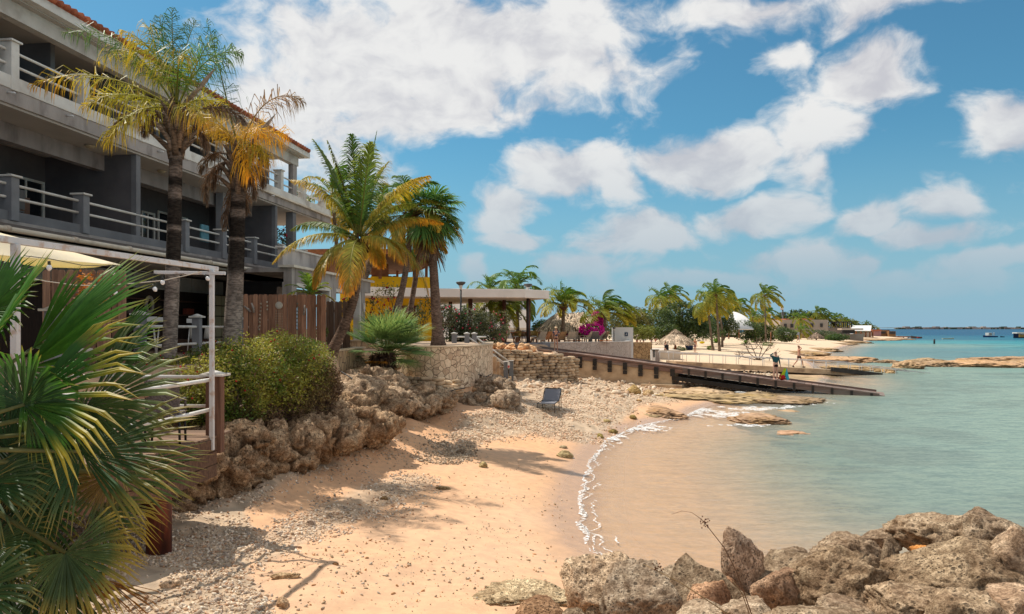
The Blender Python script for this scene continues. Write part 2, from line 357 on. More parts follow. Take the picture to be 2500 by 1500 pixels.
def make_ground():
    r = np.concatenate([np.geomspace(2.2, 60, 330), np.geomspace(61, 3200, 150)]); th = np.radians(np.concatenate([np.linspace(-110, -46, 60), np.linspace(-45.6, 45.6, 520), np.linspace(46, 110, 60)]))
    Rr, T = np.meshgrid(r, th, indexing='ij'); x = (Rr*np.sin(T)).ravel(); y = (Rr*np.cos(T)).ravel()
    z = terr(x, y); d = shore_d(x, y)
    C = np.zeros((len(x), 3))
    dry = np.array((.67, .39, .215)); pale = np.array((.66, .50, .345)); wet = np.array((.54, .33, .195)); stone = np.array((.60, .45, .31))
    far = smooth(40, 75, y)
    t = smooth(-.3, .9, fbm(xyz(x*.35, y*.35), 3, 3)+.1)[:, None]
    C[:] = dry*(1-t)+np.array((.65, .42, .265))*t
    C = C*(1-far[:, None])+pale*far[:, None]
    w = (1-smooth(.35, 1.3, d+.3*fbm(xyz(x, y), 2, 8)))[:, None]; C = C*(1-w)+wet*w
    px, py = proj(x, np.maximum(y, .5), z); mk = np.where(y > 3, rubmask(px, py), 0); mk = mk*smooth(.25, .8, mk+.35*fbm(xyz(x*1.5, y*1.5), 3, 9))
    mk = mk[:, None]; C = C*(1-mk)+stone*(.8+.35*fbm(xyz(x*6, y*6), 2, 4))[:, None]*mk
    # sea bed: sand going to weed and rock patches
    sb = smooth(-.05, .7, -d)[:, None]; C = C*(1-sb)+(np.array((.74, .47, .27))*(1-smooth(2.5, 7, -d))[:, None]+np.array((.52, .44, .30))*smooth(2.5, 7, -d)[:, None])*sb
    rf = (smooth(36, 42, y)*(1-smooth(66, 80, y))*smooth(-12, -6, d)*(1-smooth(3, 8, d+3*fbm(xyz(x*.3, y*.3), 3, 77)))*smooth(-.35, .25, fbm(xyz(x*.5, y*.5), 4, 78)+.1))[:, None]; C = C*(1-rf)+(np.array((.36, .26, .15))*(1+.5*fbm(xyz(x*1.5, y*1.5), 3, 79))[:, None])*rf
    weed = (smooth(.05, .45, fbm(xyz(x*.25, y*.45), 4, 14)+.12)*smooth(3, 9, -d))[:, None]; C = C*(1-weed)+np.array((.10, .11, .07))*weed
    # terrace paving on the plateau
    pl = smooth(-.3, .3, sdpoly(x, y, PLAT))[:, None]; C = C*(1-pl)+np.array((.42, .31, .22))*pl
    inl = (smooth(60, 120, d)*smooth(60, 90, y))[:, None]; C = C*(1-inl)+np.array((.12, .12, .05))*inl
    nr, nt = len(r), len(th); i = np.arange(nr-1)[:, None]*nt; j = np.arange(nt-1)[None]
    Fq = np.stack([i+j, i+j+1, i+nt+j+1, i+nt+j], -1).reshape(-1, 4)[:, ::-1]
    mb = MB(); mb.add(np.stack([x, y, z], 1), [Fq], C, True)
    wetv = (1-smooth(.25, 1.0, d+.15*fbm(xyz(x*1.3, y*1.3), 2, 8)))*smooth(-2.5, -.6, d)
    m = mat('sand', (1.07, 1.05, 1.03), (.90, .90, .92), scale=5, rough=.92, bump=.35, bscale=26, attr=True, spec=.15, bdist=.03, detail=8)
    o = mb.build('beach', m, kind='structure'); a = o.data.attributes.new('wet', 'FLOAT', 'POINT'); a.data.foreach_set('value', wetv)
    N = NT(m); b = [n for n in N.n if n.type == 'BSDF_PRINCIPLED'][0]; wa = N.new('ShaderNodeAttribute', attribute_name='wet').outputs['Fac']; N.link(N.math('SUBTRACT', .92, N.math('MULTIPLY', wa, .72)), b.inputs['Roughness']); N.link(N.math('ADD', .15, N.math('MULTIPLY', wa, .45)), b.inputs['Specular IOR Level'])
make_ground()
# ================================================================ SEA
def make_sea():
    r = np.concatenate([np.geomspace(5, 80, 260), np.geomspace(81, 9000, 160)]); th = np.radians(np.concatenate([np.linspace(-100, -21, 20), np.linspace(-20, 45, 330), np.linspace(46, 100, 40)]))
    Rr, T = np.meshgrid(r, th, indexing='ij'); x = (Rr*np.sin(T)).ravel(); y = (Rr*np.cos(T)).ravel()
    d = -shore_d(x, y); rr = np.hypot(x, y)
    nr, nt = len(r), len(th); i = np.arange(nr-1)[:, None]*nt; j = np.arange(nt-1)[None]
    Fq = np.stack([i+j, i+j+1, i+nt+j+1, i+nt+j], -1).reshape(-1, 4)[:, ::-1]
    keep = (d[Fq] > -1.2-rr[Fq]*.01).any(1); Fq = Fq[keep]
    n1 = fbm(xyz(x*.06, y*.12), 4, 51); n2 = fbm(xyz(x*.012, y*.03), 4, 52)
    shal = np.array((.58, .47, .33)); grn = np.array((.25, .33, .265)); turq = np.array((.055, .29, .30)); deep = np.array((.010, .12, .19)); navy = np.array((.008, .06, .12))
    C = shal[None]*np.ones((len(x), 1))
    def lay(a, c): 
        nonlocal C
        a = np.clip(a, 0, 1)[:, None]; C = C*(1-a)+c*a
    lay(smooth(1.5, 7, d+2*n1), grn); lay(smooth(12, 46, d+10*n1)*.95, turq)
    lay(smooth(80, 120, rr+25*n2)*(1-smooth(150, 200, rr))*.45, deep); lay(smooth(170, 300, rr+60*n2)*.9, deep)
    lay(smooth(190, 240, rr)*(1-smooth(250, 300, rr))*.55, turq*1.15)
    lay(smooth(330, 600, rr), navy*1.3)
    # dark reef patches below the surface
    lay(smooth(.1, .5, fbm(xyz(x*.10, y*.35), 4, 55))*smooth(6, 20, d)*(1-smooth(150, 400, rr))*.55, np.array((.05, .11, .11)))
    lay(smooth(-.05, .4, fbm(xyz(x*.45, y*.9), 5, 56))*smooth(2.5, 8, d)*(1-smooth(60, 120, rr))*.38, np.array((.15, .18, .15)))
    alpha = 1-np.exp(-np.maximum(d-.6, 0)/5.8-np.maximum(rr-25, 0)*np.maximum(d, 0)*.002)
    mb = MB(); mb.add(np.stack([x, y, 0*x], 1), [Fq], C, True)
    m = bpy.data.materials.new('sea_water'); m.use_nodes = True; N = NT(m); N.n.clear(); out = N.new('ShaderNodeOutputMaterial')
    at = N.new('ShaderNodeAttribute', attribute_name='Col').outputs['Color']; al = N.new('ShaderNodeAttribute', attribute_name='clarity').outputs['Fac']
    pos = N.new('ShaderNodeNewGeometry').outputs['Position']
    def rip(scale, det, st=(1, 2.2, 1)):
        mp = N.new('ShaderNodeMapping'); mp.inputs['Scale'].default_value = st; mp.inputs['Rotation'].default_value = (0, 0, R(-18)); N.link(pos, mp.inputs[0]); return N.noise(mp.outputs[0], scale, det, .62)
    far = N.new('ShaderNodeCameraData')
    del far
    h = N.math('ADD', N.math('MULTIPLY', rip(5.5, 4, (1, 2.8, 1)), .045), N.math('MULTIPLY', rip(.9, 6), .16))
    h = N.math('ADD', h, N.math('MULTIPLY', rip(.16, 3), .30))
    bn = N.new('ShaderNodeBump'); bn.inputs['Strength'].default_value = .8; bn.inputs['Distance'].default_value = 1.; N.link(h, bn.inputs['Height'])
    dif = N.new('ShaderNodeBsdfDiffuse')
    tone = N.ramp(N.math('ADD', N.math('MULTIPLY', rip(1.3, 6, (1, 2.3, 1)), .5), N.math('MULTIPLY', rip(6., 6, (1, 2.6, 1)), .5)), .38, .62); c = N.mix(tone, N.mix(1., at, (.70, .75, .80), 'MULTIPLY'), N.mix(1., at, (1.24, 1.22, 1.2), 'MULTIPLY'))  # ripple highlights and shade painted into the water colour
    N.link(c, dif.inputs[0]); N.link(bn.outputs[0], dif.inputs[1])
    tr = N.new('ShaderNodeBsdfTransparent'); tr.inputs[0].default_value = (.95, .93, .88, 1)
    mx = N.new('ShaderNodeMixShader'); a2 = N.math('ADD', N.math('MULTIPLY', al, N.math('ADD', .85, N.math('MULTIPLY', tone, .2))), N.math('MULTIPLY', N.math('SUBTRACT', 1., tone), N.math('MULTIPLY', N.math('MINIMUM', N.math('MULTIPLY', al, 6.), 1.), .22)), clamp=True); N.link(a2, mx.inputs[0]); N.link(tr.outputs[0], mx.inputs[1]); N.link(dif.outputs[0], mx.inputs[2])
    gl = N.new('ShaderNodeBsdfGlossy'); gl.inputs['Roughness'].default_value = .12; N.link(bn.outputs[0], gl.inputs['Normal'])
    fr = N.new('ShaderNodeFresnel'); fr.inputs[0].default_value = 1.33; N.link(bn.outputs[0], fr.inputs['Normal'])
    m2 = N.new('ShaderNodeMixShader'); N.link(N.math('MINIMUM', N.math('MULTIPLY', fr.outputs[0], .6), .27), m2.inputs[0]); N.link(mx.outputs[0], m2.inputs[1]); N.link(gl.outputs[0], m2.inputs[2])
    N.link(m2.outputs[0], out.inputs[0])
    o = mb.build('sea', m, kind='structure')
    a = o.data.attributes.new('clarity', 'FLOAT', 'POINT'); a.data.foreach_set('value', alpha)
make_sea()
# foam: lacy lines where the water laps
def make_foam():
    m = bpy.data.materials.new('foam_white'); m.use_nodes = True; N = NT(m); pos = N.new('ShaderNodeNewGeometry').outputs['Position']
    N.n['Principled BSDF'].inputs['Base Color'].default_value = (.82, .81, .79, 1); N.n['Principled BSDF'].inputs['Roughness'].default_value = .7; N.link(N.ramp(N.noise(pos, 14, 7, .75), .40, .60), N.n['Principled BSDF'].inputs['Alpha'])
    mb = MB(); g = random.Random(3)
    # contour d = c followed along the near shore
    ys = np.arange(11.5, 34, .03)
    def contour(c, y, lo=-4, hi=12):
        xs = np.linspace(lo, hi, 400); o = []
        for yy in y:
            d = shore_d(xs, np.full(400, yy)); k = np.where(d < c)[0]; i_ = k[0] if len(k) else 1; o.append(xs[i_-1]+(xs[i_]-xs[i_-1])*(d[i_-1]-c)/(d[i_-1]-d[i_]+1e-9) if i_ > 0 else xs[0])
        return np.array(o)
    for c, wd, amp, cov in ((-.02, .036, .10, 1.), (-.10, .014, .2, .9), (-.26, .012, .22, .6), (-.6, .011, .25, .35)):
        x = contour(c, ys); n = fbm(xyz(ys*1.6, 3+c*9), 4, 60); x = x+amp*n*1.6+.05*vnoise(xyz(ys*9, c*3), 64)
        w = wd*(1.0+1.1*vnoise(xyz(ys*3.1, c*5+1.), 61))*(1+.5*smooth(24, 28, ys)); on = vnoise(xyz(ys*.9, c*7+9.), 62) > 1-2*cov
        for i in range(len(ys)-1):
            if on[i] and w[i] > .006 and abs(x[i+1]-x[i]) < .5:
                a, b = w[i]*1.2, w[i+1]*1.2
                mb.add([[x[i]-a, ys[i], .012], [x[i]+a, ys[i], .012], [x[i+1]+b, ys[i+1], .012], [x[i+1]-b, ys[i+1], .012]], [np.array([[0, 1, 2, 3]])])
    # broken patches by the reef ledges
    def patch(px, py, hw, hh, n):
        for _ in range(n):
            q = G(px+g.gauss(0, hw*.5), py+g.gauss(0, hh*.5), 0.015); s = g.uniform(.03, .15)*q[1]/28; k = 7
            a = [g.uniform(.3, 1) for _ in range(k)]
            mb.poly([(q[0]+s*1.6*a[i]*math.cos(i*6.283/k), q[1]+s*2.2*a[i]*math.sin(i*6.283/k), .012+g.random()*.006) for i in range(k)])
    for a in ((1475, 1070, 50, 10, 90), (1560, 1045, 60, 8, 80), (1690, 1003, 60, 10, 140), (1770, 1012, 60, 9, 90), (1850, 998, 60, 4, 60), (1930, 993, 25, 5, 30), (1790, 960, 60, 5, 25),
              (2000, 862, 30, 3, 60), (1830, 1038, 60, 4, 50), (1980, 985, 30, 4, 20)): patch(*a)
    mb.build('foam', m, kind='stuff')
make_foam()
# ================================================================ ROCK
def rock_material():
    m = bpy.data.materials.new('limestone'); m.use_nodes = True; N = NT(m); b = N.n['Principled BSDF']; pos = N.new('ShaderNodeNewGeometry').outputs['Position']
    n1 = N.noise(pos, 3.2, 9, .62); n2 = N.noise(pos, 13, 8, .7); n3 = N.noise(pos, 46, 4, .7)
    vo = N.new('ShaderNodeTexVoronoi', feature='F1'); vo.inputs['Scale'].default_value = 15; N.link(pos, vo.inputs['Vector'])
    vo2 = N.new('ShaderNodeTexVoronoi', feature='F1'); vo2.inputs['Scale'].default_value = 38; N.link(pos, vo2.inputs['Vector'])
    pits = N.math('MULTIPLY', N.math('SUBTRACT', 1., N.ramp(vo.outputs['Distance'], .16, .42)), N.ramp(n2, .46, .60)); pits2 = N.math('MULTIPLY', N.math('SUBTRACT', 1., N.ramp(vo2.outputs['Distance'], .16, .4)), N.ramp(n1, .44, .6))
    c = N.mix(N.ramp(n1, .38, .62), (.44, .335, .245), (.78, .65, .50)); c = N.mix(N.ramp(n2, .38, .62), N.mix(1., c, (.50, .47, .44), 'MULTIPLY'), c); c = N.mix(N.ramp(n3, .34, .66), N.mix(1., c, (.62, .58, .54), 'MULTIPLY'), N.mix(1., c, (1.18, 1.15, 1.1), 'MULTIPLY'))
    c = N.mix(N.math('MULTIPLY', N.math('MAXIMUM', pits, pits2), .8), c, (.05, .038, .028)); a = N.new('ShaderNodeAttribute', attribute_name='Col').outputs['Color']; N.link(N.mix(1., c, a, 'MULTIPLY'), b.inputs['Base Color'])
    b.inputs['Roughness'].default_value = .95; b.inputs['Specular IOR Level'].default_value = .1; bn = N.new('ShaderNodeBump'); bn.inputs['Strength'].default_value = 1.; bn.inputs['Distance'].default_value = .05
    h = N.math('ADD', N.math('MULTIPLY', n2, 1.), N.math('MULTIPLY', n3, .35)); h = N.math('SUBTRACT', h, N.math('ADD', N.math('MULTIPLY', pits, .5), N.math('MULTIPLY', pits2, .2))); N.link(h, bn.inputs['Height']); N.link(bn.outputs[0], b.inputs['Normal']); return m
M_ROCK = rock_material()
def rockmesh(mb, c, r, seed=0, sub=4, rot=0, tilt=None, rough=.22, sharp=.0, col=None, flat=0.):
    V0, Ft = ICO[sub]; V = V0.copy()
    # facet the sphere with random planes so it breaks like stone
    g = np.random.RandomState(seed+100)
    for _ in range(12):
        n = unit(g.normal(size=3)); h = g.uniform(.55, .88); d = V@n-h; V = V-np.where(d > 0, d, 0)[:, None]*n[None]*.85
    V = V*(1+rough*fbm(V0*1.3+seed*3.1, 3, seed)[:, None]+rough*.55*fbm(V0*4.5+seed, 4, seed+5, ridge=True)[:, None]+rough*.30*fbm(V0*11+seed, 3, seed+9, ridge=True)[:, None])
    pit = smooth(.35, .6, fbm(V0*6+seed*2., 2, seed+40))*.10*rough/.22; V = V*(1-pit)[:, None]
    V = V*np.array(r)
    if tilt is not None: V = V@rotm((1, 0, 0), tilt[0]).T@rotm((0, 1, 0), tilt[1]).T
    V = V@_rz(rot).T
    cc = np.array(col if col is not None else (1, 1, 1))*(1+.18*fbm(V0*3+seed, 3, seed+3))[:, None]
    mb.add(V+np.array(c), [Ft], cc, True)
def rock(name, label, cat, c, r, seed=0, sub=4, group=None, **kw):
    mb = MB(); rockmesh(mb, c, r, seed, sub, **kw)
    return tag(mb.build(name, kw.get('m') or M_ROCK, loc=c), label, cat, group)
# the boulder bank in front: (px, py of the middle, depth, half sizes, tone, label, extra)
BG = 'boulders of the bank below the viewpoint'
for i, (px, py, y, r, tone, label, kw) in enumerate([
    (1488, 1452, 8.3, (.50, .45, .58), (1.3, 1.2, 1.1), 'big pale rounded boulder at the sand end of the bank', {}),
    (1580, 1478, 7.3, (.44, .42, .36), (.85, .82, .8), 'dark brown slanting boulder leaning on the big pale one', dict(tilt=(.1, -.45))),
    (1690, 1440, 8.2, (.32, .4, .26), (1., .98, .95), 'mid grey boulder left of the upright slab', {}),
    (1745, 1472, 7.5, (.27, .35, .27), (1.15, .85, .7), 'reddish stained boulder at the foot of the upright slab', {}),
    (1820, 1395, 7.7, (.27, .17, .55), (1.1, .98, .95), 'tall upright pointed slab of grey rock', dict(tilt=(0, -.22), rough=.13)),
    (1840, 1515, 6.3, (.28, .3, .17), (1.25, 1.2, 1.15), 'whitish low boulder below the upright slab', {}),
    (1720, 1512, 6.5, (.27, .3, .13), (1.1, 1.05, 1.), 'flat light boulder cut off at the edge under the reddish one', {}),
    (1905, 1450, 7.2, (.22, .35, .3), (1.05, .85, .75), 'narrow red brown boulder wedged beside the dark cave boulder', {}),
    (2040, 1430, 7.2, (.50, .5, .40), (.92, .84, .74), 'large dark pitted boulder with a black hollow beneath', dict(rough=.28)),
    (2085, 1375, 8.3, (.45, .4, .30), (.85, .78, .72), 'brown boulder behind the large pitted one', {}),
    (2155, 1325, 8.8, (.19, .2, .17), (.95, .9, .85), 'small round boulder standing up on the ridge', {}),
    (2310, 1314, 8.6, (.62, .5, .32), (.95, .88, .8), 'long boulder at the water side of the ridge', {}),
    (2430, 1310, 8.0, (.28, .4, .30), (.88, .82, .76), 'humped dark boulder touching the long ridge boulder', {}),
    (2340, 1400, 7.0, (.66, .5, .37), (.86, .78, .68), 'massive smooth brown boulder with a round hole', dict(rough=.15)),
    (2480, 1370, 6.9, (.25, .3, .33), (1.3, 1.2, 1.12), 'pale pinkish boulder behind the massive brown one', {}),
    (2060, 1500, 6.3, (.26, .25, .17), (1.05, .98, .92), 'small grey boulder under the large pitted one', {}),
    (2230, 1482, 6.1, (.40, .3, .20), (1., .9, .8), 'wide speckled boulder under the massive brown one', {}),
    (2360, 1505, 5.7, (.30, .3, .24), (1.05, .95, .84), 'yellow flecked boulder at the lower edge', {}),
    (2480, 1485, 5.8, (.22, .3, .18), (1.3, 1.15, 1.05), 'pale boulder in the lower corner of the bank', {}),
    (2010, 1535, 5.6, (.5, .3, .14), (.95, .88, .8), 'low dark stone lying between the small grey boulders', {}),
    (2170, 1410, 7.7, (.12, .3, .35), (.6, .55, .5), 'shadowed stone in the gap behind the massive brown one', {}),
    (1325, 1515, 7.4, (.30, .35, .22), (.75, .55, .42), 'red brown boulder half sunk in sand beside the big pale one', dict(rough=.12)),
    (1930, 1365, 8.6, (.2, .25, .16), (.8, .75, .7), 'small crumbly boulder on the shoulder by the water', {}),
    (2250, 1345, 7.6, (.10, .12, .05), (2.1, 1.2, .5), 'small orange lump of rock on top of the massive one', {}),
    ]):
    rock('boulder', label, 'boulder', W(px, py, y), r, 20+i, 5 if r[0] > .3 else 4, BG, rot=(i*1.7) % 6.28 if r[0] < .5 else 0, col=tone, **kw)
# support below the bank so that nothing hovers
mb = MB()
for i, (x, y, r) in enumerate([(1.1, 8.2, .5), (2.0, 7.6, .6), (3.0, 7.8, .8), (4.2, 7.6, .9), (5.3, 7.6, 1.0), (2.6, 6.4, .7), (3.7, 6.2, .8), (4.6, 6., .9), (6.6, 7, 1.1), (2.2, 5.4, .8), (3.3, 5.0, .9), (.6, 7.0, .35), (4.8, 5, .9)]):
    rockmesh(mb, (x, y, gz(x, y)+.12), (r, r, .85 if y < 8.5 and x > 1.5 else .4), 70+i, 4, col=(.75, .7, .64))
tag(mb.build('rock_bank', M_ROCK, loc=(3, 6.5, .5)), 'heaped grey brown rock filling under the boulders of the bank', 'rock bank')
# flat patch of cemented rock and other single stones on the sand
rock('rock_slab', 'flat whitish crusted rock slab lying in the sand by the boulders', 'rock slab', P(1280, 1458)+(0, 0, -.02), (.62, .5, .14), 301, 5, rot=.3, rough=.34, col=(1.35, 1.3, 1.1))
SG = 'single stones lying on the sand'
for i, (px, py, r, tone, label) in enumerate([
    (1378, 1116, (.27, .2, .13), (1.1, 1.1, .8), 'greenish grey stone near the waterline'), (1375, 1094, (.15, .12, .06), (1.2, 1.2, 1), 'pale stone just behind the greenish one'),
    (1465, 1068, (.16, .14, .1), (.9, .9, .4), 'mossy yellow stone in the foam'), (1497, 1057, (.2, .14, .1), (.75, .7, .35), 'dark mossy stone in the foam'),
    (1180, 1141, (.10, .1, .10), (1., 1., .7), 'small upright greenish stone below the palm shadow'), (1082, 1195, (.19, .08, .05), (.7, .65, .45), 'dark flat stick shaped stone on the clean sand'),
    (938, 1219, (.09, .07, .05), (.8, .7, .5), 'brown pebble sized stone at the end of the rubble band'), (760, 1282, (.09, .07, .07), (1.1, 1.05, 1.1), 'grey round stone on the rubble band'),
    (700, 1410, (.19, .07, .05), (1.5, 1.35, 1.1), 'long pale stone half buried in the sand'), (690, 1480, (.1, .08, .07), (1.5, 1.3, 1.1), 'light stone at the edge of the coral rubble'),
    (1125, 1107, (.13, .12, .08), (.6, .55, .5), 'dark stone lying in the palm shadow'), (1545, 962, (.46, .42, .36), (1.15, 1.0, .6), 'squat ochre boulder on the rubble by the ramp wall'),
    (1582, 967, (.3, .3, .26), (1.1, .95, .7), 'smaller brown boulder beside the squat ochre one'), (1560, 980, (.16, .12, .08), (1.3, 1.1, .8), 'little tan stone below the two boulders'),
    (420, 1432, (.15, .07, .06), (2., 1.9, 1.8), 'long white piece of coral on the rubble'), (1545, 1022, (.2, .2, .12), (1.0, .95, .5), 'low olive stone where the waves end'),
    (820, 1380, (.05, .04, .03), (.9, .6, .4), 'tiny brown stone on the open sand'), (1480, 1030, (.16, .2, .07), (1., .95, .6), 'flat olive stone at the edge of the swash')]):
    rock('beach_stone', label, 'stone', P(px, py)+(0, 0, r[2]*.35), r, 320+i, 4, SG, rot=i*.9 % 3 if r[0] < .17 else .2, rough=.14, col=tone)
# reef ledges, low and flat
M_REEF = mat('reef_rock', (.50, .37, .25), (.22, .155, .095), scale=2.4, rough=.85, bump=.8, bscale=9, spec=.2, attr=True, c3=(.35, .24, .12), s3=.9, bdist=.08, detail=8)
def ledge(px, py, hw, hd, hz, seed, label, tone=(1, 1, 1), rot=0., zc=.05, sub=5, hw_in_px=True):
    q = G(px, py, zc); hw = hw/F*q[1]
    mb = MB(); rockmesh(mb, (q[0], q[1], zc), (hw, hd, hz), seed, sub, rot=rot, rough=.34, col=tuple(.5+.5*c for c in tone))
    return tag(mb.build('reef_ledge', M_REEF, loc=q), label, 'reef', 'flat reef ledges along the water')
ledge(1600, 1008, 62, 1.9, .22, 401, 'orange brown ledge where the sand ends, waves at its tip', (1.35, .95, .7), zc=.08)
ledge(1575, 1022, 45, .9, .2, 402, 'olive rim of rock in front of the orange ledge', (1, .9, .5), zc=.0)
ledge(1760, 972, 150, 2.6, .24, 403, 'long ochre ledge in front of the ramp legs', (1.25, 1.15, .7))
ledge(1690, 962, 80, 3.2, .30, 404, 'pale flat ledge beside the concrete ramp wall', (1.6, 1.45, 1.2))
ledge(1900, 975, 90, 2.2, .10, 405, 'brown weedy ledge awash under the end of the ramp', (.9, .75, .55))
ledge(1855, 1028, 60, 1.5, .20, 406, 'lone flat brown rock with foam at its edge', (1.2, .9, .75), zc=.02)
ledge(1930, 1062, 70, 1.0, .10, 407, 'pinkish flat rock just under the surface', (1.6, 1.1, .9), zc=-.07)
ledge(1925, 1008, 55, .9, .08, 408, 'tan rock under the surface beyond the foam', (1.5, 1.2, .9), zc=-.06)
ledge(1880, 938, 90, 4.5, .25, 409, 'weedy tan ledge between the ramp and the railed walkway', (1.3, 1.05, .6))
ledge(2035, 880, 95, 6., .42, 410, 'long flat tan ledge beyond the walkway', (1.7, 1.25, .85))
ledge(1935, 868, 60, 4., .35, 411, 'dark low ledge behind the walking man', (.8, .65, .5))
ledge(2110, 900, 90, 3., .25, 412, 'knobbly yellow brown rocks by the second walkway', (1.2, 1., .55))
ledge(2163, 908, 22, 1.5, .25, 413, 'small ochre rock off the end of the walkway', (1.4, 1.2, .7))
ledge(2215, 897, 32, 2.4, .62, 414, 'craggy humped rock in the water', (1.25, 1., .7))
ledge(2300, 893, 60, 2.5, .45, 415, 'dark wedge of reef next to the craggy hump', (.95, .75, .55))
ledge(2255, 887, 60, 3., .5, 424, 'low reef joining the craggy hump', (1., .85, .6))
ledge(2395, 893, 95, 4., .55, 416, 'largest smooth tan reef island, domed on top', (1.75, 1.3, .9))
ledge(2455, 886, 90, 4., .65, 417, 'brown upper back of the reef island', (1.1, .8, .6))
ledge(2530, 893, 90, 4., .55, 418, 'reef island continuing out of view', (1.3, 1., .7))
ledge(2165, 885, 25, 2., .25, 419, 'dark rock at the tip of the reef line', (.8, .65, .5))
for k, (px, py, hw) in enumerate([(2010, 842, 70), (2060, 838, 60), (1985, 856, 45), (2120, 831, 60), (2190, 829, 30), (1960, 866, 40)]):
    ledge(px, py, hw, 5.+k, .5, 425+k, ['rocky shelf along the far beach', 'rocky shelf where the far beach narrows', 'brown shelf by the breaking wave', 'rocky shelf below the open sided shed', 'rocks at the foot of the brown building', 'brown rocks where the walkway beach meets the water'][k], (1., .8, .55), sub=4)
# ---- the bluff: lumps joined and weathered into one rock
def bluff(name, label, blobs, seed, voxel, amp, loc, tone=(1, 1, 1), freq=1.):
    mb = MB()
    for c, r in crag(blobs, 4*len(blobs), seed): mb.ball(c, r, 3)
    o = mb.build('tmp_blob', M_ROCK); md = o.modifiers.new('r', 'REMESH'); md.mode = 'VOXEL'; md.voxel_size = voxel
    dg = bpy.context.evaluated_depsgraph_get(); dg.update(); me = o.evaluated_get(dg).to_mesh()
    n = len(me.vertices); V = np.empty(n*3); me.vertices.foreach_get('co', V); V = V.reshape(-1, 3)
    Nn = np.empty(n*3); me.vertices.foreach_get('normal', Nn); Nn = Nn.reshape(-1, 3)
    Fq = [tuple(p.vertices) for p in me.polygons]; o.evaluated_get(dg).to_mesh_clear(); bpy.data.objects.remove(o)
    h = .7*fbm(V*1.1*freq, 3, seed)+.75*fbm(V*2.6*freq, 4, seed+3, ridge=True)+.5*fbm(V*6*freq, 3, seed+7, ridge=True)+.3*fbm(V*15*freq, 2, seed+11, ridge=True)
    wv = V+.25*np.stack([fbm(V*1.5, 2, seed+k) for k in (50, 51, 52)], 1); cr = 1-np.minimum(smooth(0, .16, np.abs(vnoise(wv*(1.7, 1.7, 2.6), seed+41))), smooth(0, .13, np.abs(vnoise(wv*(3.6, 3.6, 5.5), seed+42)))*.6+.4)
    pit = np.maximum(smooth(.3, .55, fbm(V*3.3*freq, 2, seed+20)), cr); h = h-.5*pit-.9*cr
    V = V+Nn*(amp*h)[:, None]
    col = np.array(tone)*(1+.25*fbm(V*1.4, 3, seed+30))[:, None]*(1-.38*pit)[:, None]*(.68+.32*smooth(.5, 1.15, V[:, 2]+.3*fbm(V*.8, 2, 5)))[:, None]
    m2 = MB(); m2.add(V, _group(Fq), col, True)
    return tag(m2.build(name, M_ROCK, loc=loc), label, 'rock')
def q_(px, py, y, r): return (W(px, py, y), r)
def crag(bl, n, seed):
    g = np.random.RandomState(seed); o = list(bl)
    for _ in range(n):
        c, r = bl[g.randint(len(bl))]; d = unit(g.normal(size=3)*(1, 1, .8)-(0, .3, 0)); s = g.uniform(.14, .36); o.append((np.array(c)+d*np.array(r)*g.uniform(.8, 1.05), (s*g.uniform(.8, 1.6), s, s*g.uniform(.5, .9))))
    return o
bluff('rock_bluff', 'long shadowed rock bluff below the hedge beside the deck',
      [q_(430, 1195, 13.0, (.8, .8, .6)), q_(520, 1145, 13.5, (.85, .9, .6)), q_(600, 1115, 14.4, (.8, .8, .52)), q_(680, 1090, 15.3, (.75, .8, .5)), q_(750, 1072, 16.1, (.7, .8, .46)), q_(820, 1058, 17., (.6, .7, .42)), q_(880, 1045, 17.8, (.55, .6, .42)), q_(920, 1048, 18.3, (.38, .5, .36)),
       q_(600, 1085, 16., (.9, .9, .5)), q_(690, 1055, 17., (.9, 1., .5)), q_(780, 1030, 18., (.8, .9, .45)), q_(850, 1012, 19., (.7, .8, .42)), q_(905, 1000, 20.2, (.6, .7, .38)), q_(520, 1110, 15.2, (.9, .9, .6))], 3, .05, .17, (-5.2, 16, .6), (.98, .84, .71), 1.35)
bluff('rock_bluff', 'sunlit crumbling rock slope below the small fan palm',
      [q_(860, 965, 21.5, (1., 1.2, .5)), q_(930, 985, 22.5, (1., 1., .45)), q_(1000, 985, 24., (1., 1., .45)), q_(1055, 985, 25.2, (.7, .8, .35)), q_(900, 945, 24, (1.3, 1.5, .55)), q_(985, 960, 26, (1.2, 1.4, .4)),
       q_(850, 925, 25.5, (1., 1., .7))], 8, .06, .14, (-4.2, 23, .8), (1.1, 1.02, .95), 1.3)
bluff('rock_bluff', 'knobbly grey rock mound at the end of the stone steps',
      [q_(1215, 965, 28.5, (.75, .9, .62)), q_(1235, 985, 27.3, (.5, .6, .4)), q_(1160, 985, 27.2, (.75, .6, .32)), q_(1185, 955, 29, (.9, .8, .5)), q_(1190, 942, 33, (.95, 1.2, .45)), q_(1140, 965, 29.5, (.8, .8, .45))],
      14, .055, .13, (-.9, 28.5, .8), (1.0, .95, .92), 1.3)
